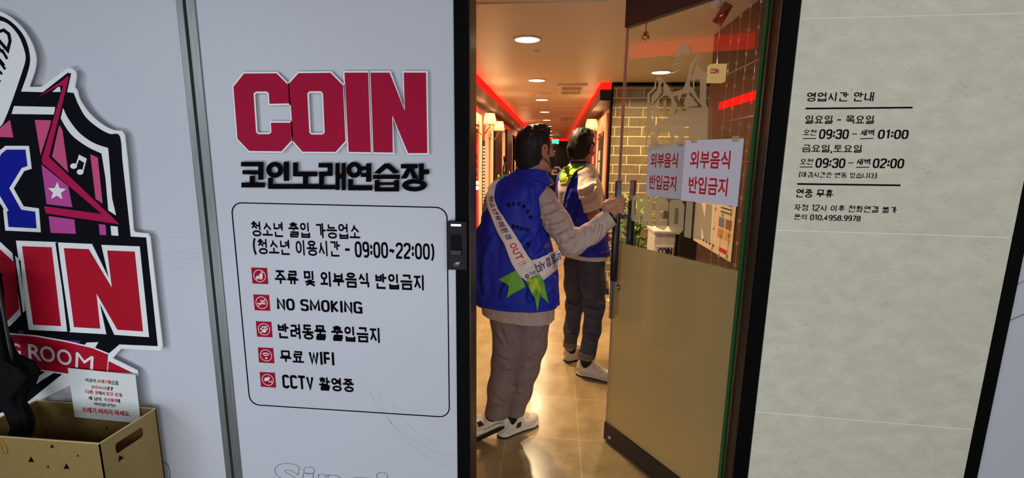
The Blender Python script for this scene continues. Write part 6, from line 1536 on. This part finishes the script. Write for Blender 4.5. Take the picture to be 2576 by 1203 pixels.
# trousers: two legs meeting in a crease
def legs(lo, hi, left, right, lcut, rcut, hips, yaw, h=0.0048, seed=1, amp=0.0030, creases=()):
    fs = None
    for P, R_, zc in ((left[0], left[1], lcut), (right[0], right[1], rcut)):
        L = SDF(lo, hi, h); L.path(P, R_, 0.04); L.cut((0, 0, -1), -zc); L.loft(hips, yaw, 0.045, 2.3)
        for a, b, r_, sub in creases:
            a, b = np.array(a, float), np.array(b, float); lev = lambda p: abs(L.f[tuple(np.clip(np.round((L.surf(*p) - L.lo) / L.h).astype(int), 0, L.n - 1))])
            ts = [t for t in np.linspace(0, 1, 21) if lev(a + (b - a) * t) < 0.008]
            if len(ts) > 6: L.crease(a + (b - a) * (ts[0] + 0.04), a + (b - a) * (ts[-1] - 0.06), r_, 0.018, sub, 0.0)
        fs = L if fs is None else fs
        if fs is not L: fs.f = np.minimum(fs.f, L.f)
    fs.rough(amp, 7, 7, 8, seed, ridge=True); fs.rough(amp * 0.35, 24, 24, 18, seed + 5); return fs
Lp = [G(1276, 800, 2.40), G(1281, 862, 2.395), G(1272, 915, 2.385), G(1261, 980, 2.355), G(1250, 1045, 2.335)]
Rp = [G(1340, 800, 2.42), G(1335, 865, 2.43), G(1322, 925, 2.43), G(1306, 985, 2.42), G(1294, 1040, 2.41)]
hips1 = [(0.725, G(1305, 785)[0], 2.41, 0.168, 0.122), (0.78, G(1305, 765)[0], 2.41, 0.170, 0.124), (0.86, G(1302, 740)[0], 2.405, 0.165, 0.118)]
cr1 = [((1245, 905), (1300, 930), 0.010, False), ((1240, 935), (1292, 915), 0.009, False), ((1250, 885), (1298, 905), 0.008, False), ((1246, 920), (1296, 922), 0.006, True), ((1306, 905), (1362, 875), 0.009, False), ((1300, 935), (1350, 915), 0.008, False), ((1228, 1000), (1270, 1026), 0.009, False), ((1240, 980), (1282, 1010), 0.008, False), ((1222, 1018), (1276, 1030), 0.006, True), ((1262, 805), (1292, 880), 0.009, False), ((1372, 805), (1336, 860), 0.009, False), ((1285, 975), (1322, 990), 0.008, False), ((1250, 830), (1270, 870), 0.008, False)]
tr = legs((-0.46, 2.18, 0.06), (0.02, 2.62, 0.90), (Lp, [0.098, 0.086, 0.075, 0.069, 0.071]), (Rp, [0.098, 0.086, 0.074, 0.064, 0.056]), G(1250, 1043, 2.335)[2], G(1294, 1040, 2.41)[2], hips1, yaw1, creases=cr1)
tr1 = tr.build('trousers', M_TROUS, p1)
# shoes
shoe(p1, toe - dv * 0.285, toe, label='near-white sneaker flat on the floor, toe turned outward', accents=M_SOLEBLK, ankle=an_r + np.array([0, 0, 0.02]))
shoe(p1, np.array([hl1[0], hl1[1], 0.095]), np.array([hl1[0] - 0.25, hl1[1] - 0.04, 0.0]), pitch=0.45, roll=0.75, label='sneaker with lifted heel showing its black sole', accents=M_SOLEBLK, ankle=an_l + np.array([0, 0, 0.03]))
# face mask, ear loop, glasses
Pm = lambda r_, f, u: np.array(hc1) + A1_ @ np.array([r_, f, u])
Mk = SDF(hc1 - 0.16, hc1 + 0.16, 0.0035); Rm = A1_.T
Mk.ell(Pm(0, 0.042, -0.060), (0.066, 0.070, 0.062), 0.01, Rm); Mk.ell(Pm(0, 0.085, -0.042), (0.026, 0.030, 0.035), 0.03, Rm)
nf = A1_ @ np.array([0, -1.0, -0.15]); Mk.cut(nf, float(nf / np.linalg.norm(nf) @ Pm(0, 0.034, -0.06)))
nu = A1_ @ np.array([0, -0.35, 1.0]); Mk.cut(nu, float(nu / np.linalg.norm(nu) @ Pm(0, 0.09, -0.018)))
mk = Mk.build('face_mask', M_MASK, p1)
mb = MB()
for s_ in (-1, 1):
    mb.tube([Pm(s_ * 0.063, 0.036, -0.030), Pm(s_ * 0.074, 0.012, -0.012), Pm(s_ * 0.080, -0.012, 0.020)], 0.0022, 6); mb.tube([Pm(s_ * 0.056, 0.036, -0.095), Pm(s_ * 0.070, 0.010, -0.062), Pm(s_ * 0.079, -0.016, -0.040)], 0.0022, 6)
mb.build('ear_loops', M_MASK, mk)
gl = None; rim = MB(); lens = MB()
for s_ in (-1, 1):
    c_ = [Pm(s_ * 0.034 + 0.025 * math.cos(t) * 1.05, 0.104 - 0.006 * abs(s_ * 0.034 + 0.025 * math.cos(t)) / 0.05, 0.0 + 0.021 * math.sin(t)) for t in np.linspace(0, 2 * math.pi, 29)]
    rim.tube(c_, 0.0018, 6, False); n_ = len(lens.v); lens.add([Pm(s_ * 0.034, 0.101, 0.0)] + c_[:-1], [(0, i + 1, (i + 1) % 28 + 1) for i in range(28)])
    rim.tube([Pm(s_ * 0.060, 0.098, 0.006), Pm(s_ * 0.074, 0.086, 0.008), Pm(s_ * 0.083, 0.02, 0.012), Pm(s_ * 0.086, -0.014, 0.010)], 0.0018, 6)
rim.tube([Pm(-0.009, 0.104, 0.004), Pm(0, 0.107, 0.007), Pm(0.009, 0.104, 0.004)], 0.0018, 6)
gl = rim.build('glasses', mat('dark_metal_rim', (58, 48, 42), 0.3, 0.7), p1, smooth=True); lens.build('lenses', M_GLASS, gl)
# sash: band over the shoulder, under-band, swallow tails
c5_ = lambda P: [(1180 + x / 2.229, 280 + y / 2.229) for x, y in P]
tree1 = bvh_of(vest1, bpy.data.objects['vest_hem'], shirt1, bpy.data.objects['collar'])
Lu = c5_([(515, 776), (470, 786), (420, 806), (356, 834), (310, 862), (250, 896)]); Ru = c5_([(515, 862), (490, 885), (450, 920), (412, 946), (370, 968), (300, 1000)])
ru = Ribbon(tree1, Lu, Ru, 0.0065)
under = ru.strip('sash_band', M_SASH, p1, 30, 8, a1=0.68)
t0 = Ribbon(tree1, c5_([(268, 886), (250, 895), (210, 917), (165, 942)]), c5_([(320, 985), (300, 994), (252, 1020), (210, 1047)]), 0.0075)
gt = t0.strip('sash_tail', M_GREEN, under, 18, 10, end=0.32)
t0b = Ribbon(bvh_of(gt), t0.L, t0.R, 0.0008)
gt['label'] = 'green swallow-tailed end'
for k, (aa, bb) in enumerate(((0.35, 0.3), (0.62, 0.72), (0.15, 0.75))):
    MB().tube([t0b.at(aa + 0.16 * math.cos(t) * 0.6, bb + 0.2 * math.sin(t), 0.001) for t in np.linspace(0, 2 * math.pi, 17)], 0.0009, 5, False).build('printed_ring', M_LIME, gt)

Lm = c5_([(208, 352), (176, 362), (150, 380), (118, 410), (102, 450), (104, 500), (112, 545), (150, 650), (200, 740), (240, 850), (275, 910), (330, 965), (372, 1072), (380, 1122)])
Rm_ = c5_([(220, 352), (208, 372), (176, 392), (155, 420), (148, 470), (150, 510), (176, 560), (215, 620), (290, 745), (345, 830), (380, 890), (418, 955), (432, 1010), (444, 1074)])
rb1 = Ribbon(tree1, Lm, Rm_, 0.0120)
sash1 = rb1.strip('sash_band', M_SASH, p1, 64, 10, a0=0.07, a1=0.80)
g1 = rb1.strip('sash_tail', M_GREEN, sash1, 14, 10, end=0.09, a0=0.795, a1=1.0); g1['label'] = 'green and lime swallow-tailed end'
rb2 = Ribbon(bvh_of(sash1, g1), Lm, Rm_, 0.0020)
for a0_, a1_, b0_, b1_ in ((0.785, 0.87, 0.10, 0.40), (0.80, 0.90, 0.40, 0.70), (0.82, 0.88, 0.02, 0.2)): rb2.strip('lime_patch', M_LIME, g1, 6, 5, th=0.0002, a0=a0_, a1=a1_, b0=b0_, b1=b1_)
rb1.strip('shoulder_patch', M_GREEN, sash1, 8, 6, a0=0.0, a1=0.072)
for aa, bb in ((0.86, 0.75), (0.92, 0.6)):
    MB().tube([rb2.at(aa + 0.018 * math.cos(t), bb + 0.16 * math.sin(t), 0.001) for t in np.linspace(0, 2 * math.pi, 17)], 0.0009, 5, False).build('printed_ring', M_LIME, g1)
rb1.write('lettering', '청소년유해환경', M_INKBLUE, sash1, 0.17, 0.50, 0.74, 0.30, 0.012, lift=0.0036, flip=False) if False else None
def down(rb, name, body, m_, par, a0, a1, b0, b1, bold):
    """one letter after another down the strip, tops towards the strip's second edge"""
    n = len(body); st = (a1 - a0) / n; mbx = MB()
    for i, ch in enumerate(body):
        v, f = text_geo(ch, bold); lo, hi = v.min(0), v.max(0); out = []
        wv = 0.86 if ch not in '!' else 0.35
        for p in v:
            x = (p[0] - lo[0]) / (hi[0] - lo[0]); y = (p[1] - lo[1]) / (hi[1] - lo[1]); out.append(rb.at(a0 + st * (i + 0.5 + (x - 0.5) * wv), b0 + (b1 - b0) * y, 0.0))
        mbx.add(out, f)
    return mbx.build(name, m_, par)
down(Ribbon(bvh_of(under), Lu, Ru, 0.0020), 'lettering', '보호합시다', M_INKBLUE, under, -0.02, 0.60, 0.2, 0.66, 0.015)
down(rb2, 'lettering', '청소년유해환경', M_INKBLUE, sash1, 0.185, 0.505, 0.26, 0.72, 0.012)
down(rb2, 'lettering', 'OUT', M_REDINK, sash1, 0.53, 0.655, 0.28, 0.72, 0.02)
down(rb2, 'lettering', '!!', M_REDINK, sash1, 0.665, 0.695, 0.28, 0.72, 0.02)
tree1s = bvh_of(sash1, g1)
on_cloth('lettering', '단양군', tree1s, [(1331, 686), (1346, 679), (1349, 688), (1334, 695)], M_INKBLUE, sash1, 0.02, 0.0015)
on_cloth('emblem', 'O', tree1s, [(1319, 692), (1329, 688), (1332, 698), (1322, 702)], M_VIOLET, sash1, 0.08, 0.0015)
c8 = lambda x, y: (1180 + x / 2.94, 420 + y / 2.94)
for ch, cx, cy, rot in (('청', 294, 283, -18), ('소', 328, 272, -5), ('년', 368, 273, 10), ('육', 404, 293, 28), ('성', 432, 328, 42), ('회', 452, 372, 62), ('환', 328, 440, 4), ('경', 356, 448, 6), ('감', 384, 456, 4), ('시', 409, 463, 4), ('단', 438, 466, 2), ('회', 436, 574, 8)):
    R0 = math.radians(rot); e1 = np.array([math.cos(R0), math.sin(R0)]) * 13; e2 = np.array([-math.sin(R0), math.cos(R0)]) * 15.5; c0 = np.array([cx, cy])
    on_cloth('lettering', ch, tree1, [c8(*(c0 - e1 - e2)), c8(*(c0 + e1 - e2)), c8(*(c0 + e1 + e2)), c8(*(c0 - e1 + e2))], M_BLACKINK, vest1, 0.03, 0.003)

# ------------------------------------------------------------------ man in jeans standing farther in
Y2 = 3.25
p2 = empty('person', (0.17, 3.25, 0.0), 'person in dark jeans and short sleeves, green and white sash on the blue vest', 'person', 'people in blue vests')
K = lambda x, y, Y=Y2: at_y(x, y, Y)
yaw2 = math.radians(-44); A2_ = basis(34, 0, -2); hc2 = K(1464, 373)
T2 = []
for py, l, r_, rx, ry in ((412, 1440, 1488, 0.075, 0.07), (428, 1424, 1494, 0.125, 0.092), (446, 1410, 1499, 0.165, 0.108), (480, 1405, 1507, 0.190, 0.120), (540, 1404, 1518, 0.192, 0.128), (600, 1407, 1526, 0.196, 0.135), (636, 1411, 1528, 0.198, 0.136)):
    c_ = K((l + r_) / 2, py); T2.append((c_[2], c_[0], Y2, rx, ry))
T2.sort()
rv = np.array([math.cos(yaw2), math.sin(yaw2), 0]); fv = np.array([-math.sin(yaw2), math.cos(yaw2), 0])
s2r = K(1482, 440, 3.13); e2r = K(1494, 545, 3.10); w2r = K(1524, 600, 3.28)
cx2 = T2[-3][1]
s2l = np.array([cx2, Y2, s2r[2] - 0.05]) - rv * 0.115 + fv * 0.03; e2l = s2l + fv * 0.06 + np.array([0.0, 0.0, -0.25]); w2l = w2r + np.array([-0.03, 0.05, 0.03])
B = SDF((-0.06, 2.95, 0.0), (0.46, 3.62, 1.78), 0.0045)
B.loft(grown([t for t in T2 if 0.95 < t[0] < 1.48], -0.030), yaw2, 0.03, 2.2)
B.loft([(0.92, K(1468, 640)[0], Y2, 0.135, 0.095), (1.02, K(1465, 600)[0], Y2, 0.145, 0.10)], yaw2, 0.05, 2.2)
B.cone(np.array(hc2) + A2_ @ np.array([0, -0.028, -0.05]), K(1463, 425), 0.053, 0.064, 0.03); head_into(B, hc2, A2_)
B.path([s2r + np.array([-0.02, 0.03, -0.03]), e2r, w2r], [0.044, 0.042, 0.028], 0.02); B.path([s2l, e2l, w2l], [0.044, 0.042, 0.028], 0.02)
for w_ in (w2r, w2l):
    B.path([w_, w_ + fv * 0.07], [0.027, 0.030], 0.02, flat=((0, 0, 1), 1.3))
    for q in range(4):
        a = w_ + fv * 0.08 + rv * (0.03 - 0.02 * q); B.path([a, a + fv * 0.035 + np.array([0, 0, -0.008]), a + fv * 0.05 + np.array([0, 0, -0.035])], [0.0092, 0.0088, 0.0075], 0.004)
    B.path([w_ + rv * 0.02 + fv * 0.02, w_ + rv * 0.045 + fv * 0.055, w_ + rv * 0.045 + fv * 0.08], [0.012, 0.0105, 0.009], 0.008)
nL = [K(1488, 665, 3.20), K(1492, 715, 3.18), K(1495, 770, 3.165), K(1489, 830, 3.16), K(1477, 900, 3.15)]
fL = [K(1450, 665, 3.31), K(1448, 715, 3.33), K(1446, 770, 3.35), K(1438, 830, 3.37), K(1434, 872, 3.38)]
B.path([nL[0], nL[2], nL[4]], [0.07, 0.05, 0.036], 0.03); B.path([fL[0], fL[2], fL[4]], [0.07, 0.05, 0.036], 0.03)
B.build('body', M_SKIN, p2); eyes(hc2, A2_, p2)
hair_mesh(hc2, A2_, p2, hc2 - 0.17, hc2 + 0.18, -0.055, 11, 0.006, 60)
V2 = SDF((-0.06, 2.98, 0.84), (0.46, 3.54, 1.58), 0.0048)
V2.loft(T2, yaw2, 0.03, 2.35)
V2.cone(K(1464, 424), s2r + np.array([-0.03, 0.03, 0.0]), 0.058, 0.052, 0.03)
V2.cone(s2r + rv * 0.055, s2r + rv * 0.075 + np.array([0.02, 0.0, -0.11]), 0.078, 0.084, 0.006, sub=True)
V2.cone(s2l - rv * 0.05, s2l - rv * 0.07 + np.array([0, 0, -0.1]), 0.07, 0.076, 0.006, sub=True)
for a, b, r_, sb in (((1440, 480), (1426, 590), 0.009, 0), ((1462, 545), (1436, 615), 0.009, 0), ((1505, 590), (1488, 628), 0.009, 0), ((1452, 500), (1436, 600), 0.007, 1), ((1478, 580), (1455, 625), 0.008, 0)):
    V2.crease(a, b, r_, 0.026, bool(sb), 0.06)
V2.rough(0.0045, 10, 10, 6, 21, ridge=True); V2.rough(0.0015, 26, 26, 12, 14); V2.cut((0, 0, -1), -(T2[0][0] + 0.003))
vest2 = V2.build('vest', M_VEST, p2)
hm = SDF((-0.06, 2.98, 0.84), (0.46, 3.54, 1.0), 0.0048); hm.loft(grown(T2, 0.004), yaw2, 0.02, 2.35); hm.cut((0, 0, 1), T2[0][0] + 0.045); hm.cut((0, 0, -1), -T2[0][0]); hm.rough(0.004, 10, 10, 6, 21, ridge=True); hm.build('vest_hem', M_VEST, vest2)
C2_ = SDF((-0.02, 3.05, 1.40), (0.36, 3.45, 1.62), 0.004); cc = K(1461, 418)
C2_.loft([(1.455, cc[0], Y2, 0.105, 0.092), (1.49, cc[0], Y2, 0.086, 0.078), (1.53, cc[0], Y2, 0.078, 0.072)], yaw2, 0.004, 2.1); C2_.loft([(1.40, cc[0], Y2, 0.092, 0.080), (1.48, cc[0], Y2, 0.076, 0.068), (1.56, cc[0], Y2, 0.070, 0.064)], yaw2, 0.004, 2.1, sub=True)
n_ = np.array([fv[0] * 0.8, fv[1] * 0.8, 1.0]); n_ /= np.linalg.norm(n_); C2_.cut(n_, float(n_ @ np.array([cc[0], Y2, 1.505]))); C2_.build('collar', M_VEST, vest2)
S2 = SDF((-0.08, 2.95, 0.82), (0.48, 3.6, 1.56), 0.0045)
S2.loft([(K(1470, 646)[2], K(1470, 646)[0], Y2, 0.192, 0.132), (0.905, K(1469, 636)[0], Y2, 0.180, 0.118)], yaw2, 0.02, 2.4)
S2.path([s2r + np.array([-0.01, 0.02, 0.0]), K(1486, 482, 3.11), K(1494, 528, 3.10)], [0.070, 0.076, 0.071], 0.03); S2.path([s2l, s2l * 0.35 + e2l * 0.65], [0.058, 0.058], 0.03)
for a, b, r_, sb in (((1452, 478), (1490, 462), 0.008, 0), ((1458, 500), (1502, 474), 0.009, 0), ((1468, 518), (1508, 492), 0.008, 0), ((1500, 452), (1507, 505), 0.007, 0), ((1460, 488), (1496, 468), 0.006, 1), ((1466, 508), (1504, 484), 0.006, 1)):
    S2.crease(a, b, r_, 0.018, bool(sb), 0.1)
S2.rough(0.0028, 14, 14, 12, 31, ridge=True); S2.rough(0.0014, 40, 40, 36, 33)
du_ = (K(1496, 540, 3.10) - s2r); du_ /= np.linalg.norm(du_); sl, X_, Yg, Zg = S2._box(K(1494, 540, 3.10) - 0.13, K(1494, 540, 3.10) + 0.13)
nn_ = np.array([0.42, 0, -1.0]); nn_ /= np.linalg.norm(nn_); pl = (X_ * nn_[0] + Yg * nn_[1] + Zg * nn_[2] - float(nn_ @ K(1494, 527, 3.10))).astype(np.float32); S2.f[sl] = np.maximum(S2.f[sl], pl)
S2.cut((0, 0, -1), -K(1470, 645)[2]); shirt2 = S2.build('t_shirt', M_TEE, p2)
hips2 = [(0.87, K(1468, 655)[0], Y2, 0.165, 0.122), (0.90, K(1469, 655)[0], Y2, 0.168, 0.124), (1.0, K(1467, 610)[0], Y2, 0.165, 0.12)]
cr2 = [((1478, 755), (1520, 768), 0.008, False), ((1478, 775), (1518, 788), 0.008, False), ((1474, 798), (1512, 808), 0.008, False), ((1476, 766), (1518, 778), 0.006, True), ((1472, 700), (1512, 680), 0.009, False), ((1466, 850), (1500, 862), 0.008, False), ((1474, 835), (1504, 842), 0.006, True), ((1425, 760), (1462, 775), 0.008, False), ((1420, 835), (1450, 845), 0.007, False)]
j2 = legs((-0.06, 2.98, 0.06), (0.46, 3.58, 1.0), (nL, [0.096, 0.083, 0.070, 0.060, 0.057]), (fL, [0.096, 0.080, 0.064, 0.054, 0.051]), K(1477, 894, 3.15)[2], K(1434, 866, 3.38)[2], hips2, yaw2, seed=41, amp=0.0028, creases=cr2)
jn = j2.build('jeans', M_JEAN, p2)
for (pt, py0, py1, Yc, r0) in ((1476, 884, 901, 3.15, 0.061), (1434, 857, 872, 3.38, 0.054)):
    a = K(pt, py0, Yc); b = K(pt, py1, Yc); cf = SDF(b - 0.1, a + 0.1, 0.004); cf.cone(a - np.array([0, 0, -0.05]), b - np.array([0, 0, 0.05]), r0, r0, 0.004); cf.cone(a + np.array([0, 0, 0.06]), b - np.array([0, 0, 0.09]), r0 - 0.007, r0 - 0.007, 0.003, sub=True)
    cf.cut((0, 0, 1), a[2]); cf.cut((0, 0, -1), -b[2]); cf.rough(0.002, 22, 22, 10, 3); cf.build('turned_up_cuff', M_JEANCUFF, jn)
hl = at_z(1449, 940, 0); te = at_z(1537, 957, 0); shoe(p2, hl, te, label='near white sneaker pointing toward the glass door', ankle=nL[4] + np.array([0, 0, 0.03]))
hl = at_z(1418, 909, 0); shoe(p2, hl, hl + np.array([0.22, 0.14, 0]), label='white sneaker set farther back', ankle=fL[4] + np.array([0, 0, 0.03]))
tree2 = bvh_of(vest2, bpy.data.objects[vest2.name], shirt2, [o for o in vest2.children if o.name.startswith('collar')][0])
L2 = [(1437, 411), (1424, 421), (1413, 434), (1407, 450), (1405, 472), (1406, 500), (1409, 530), (1414, 560)]; R2 = [(1480, 413), (1470, 421), (1453, 430), (1440, 446), (1430, 468), (1422, 496), (1417, 530), (1417, 562)]
rs = Ribbon(tree2, L2, R2, 0.006, 3.3)
sash2 = rs.strip('sash_band', M_SASH, p2, 40, 10, a0=0.34, a1=1.0)
gr = rs.strip('shoulder_patch', M_GREEN, sash2, 14, 10, a0=0.0, a1=0.345); gr['label'] = 'green and lime shoulder end'
rs2 = Ribbon(bvh_of(sash2, gr), L2, R2, 0.0016, 3.3)
for q in ((0.04, 0.2, 0.05, 0.4), (0.14, 0.27, 0.45, 0.95), (0.24, 0.36, 0.08, 0.55), (0.30, 0.42, 0.2, 0.8)): rs2.strip('lime_patch', M_LIME, gr, 6, 6, th=0.0002, a0=q[0], a1=q[1], b0=q[2], b1=q[3])
down(rs2, 'lettering', '청소년보호', M_INKBLUE, sash2, 0.52, 0.86, 0.2, 0.66, 0.012)
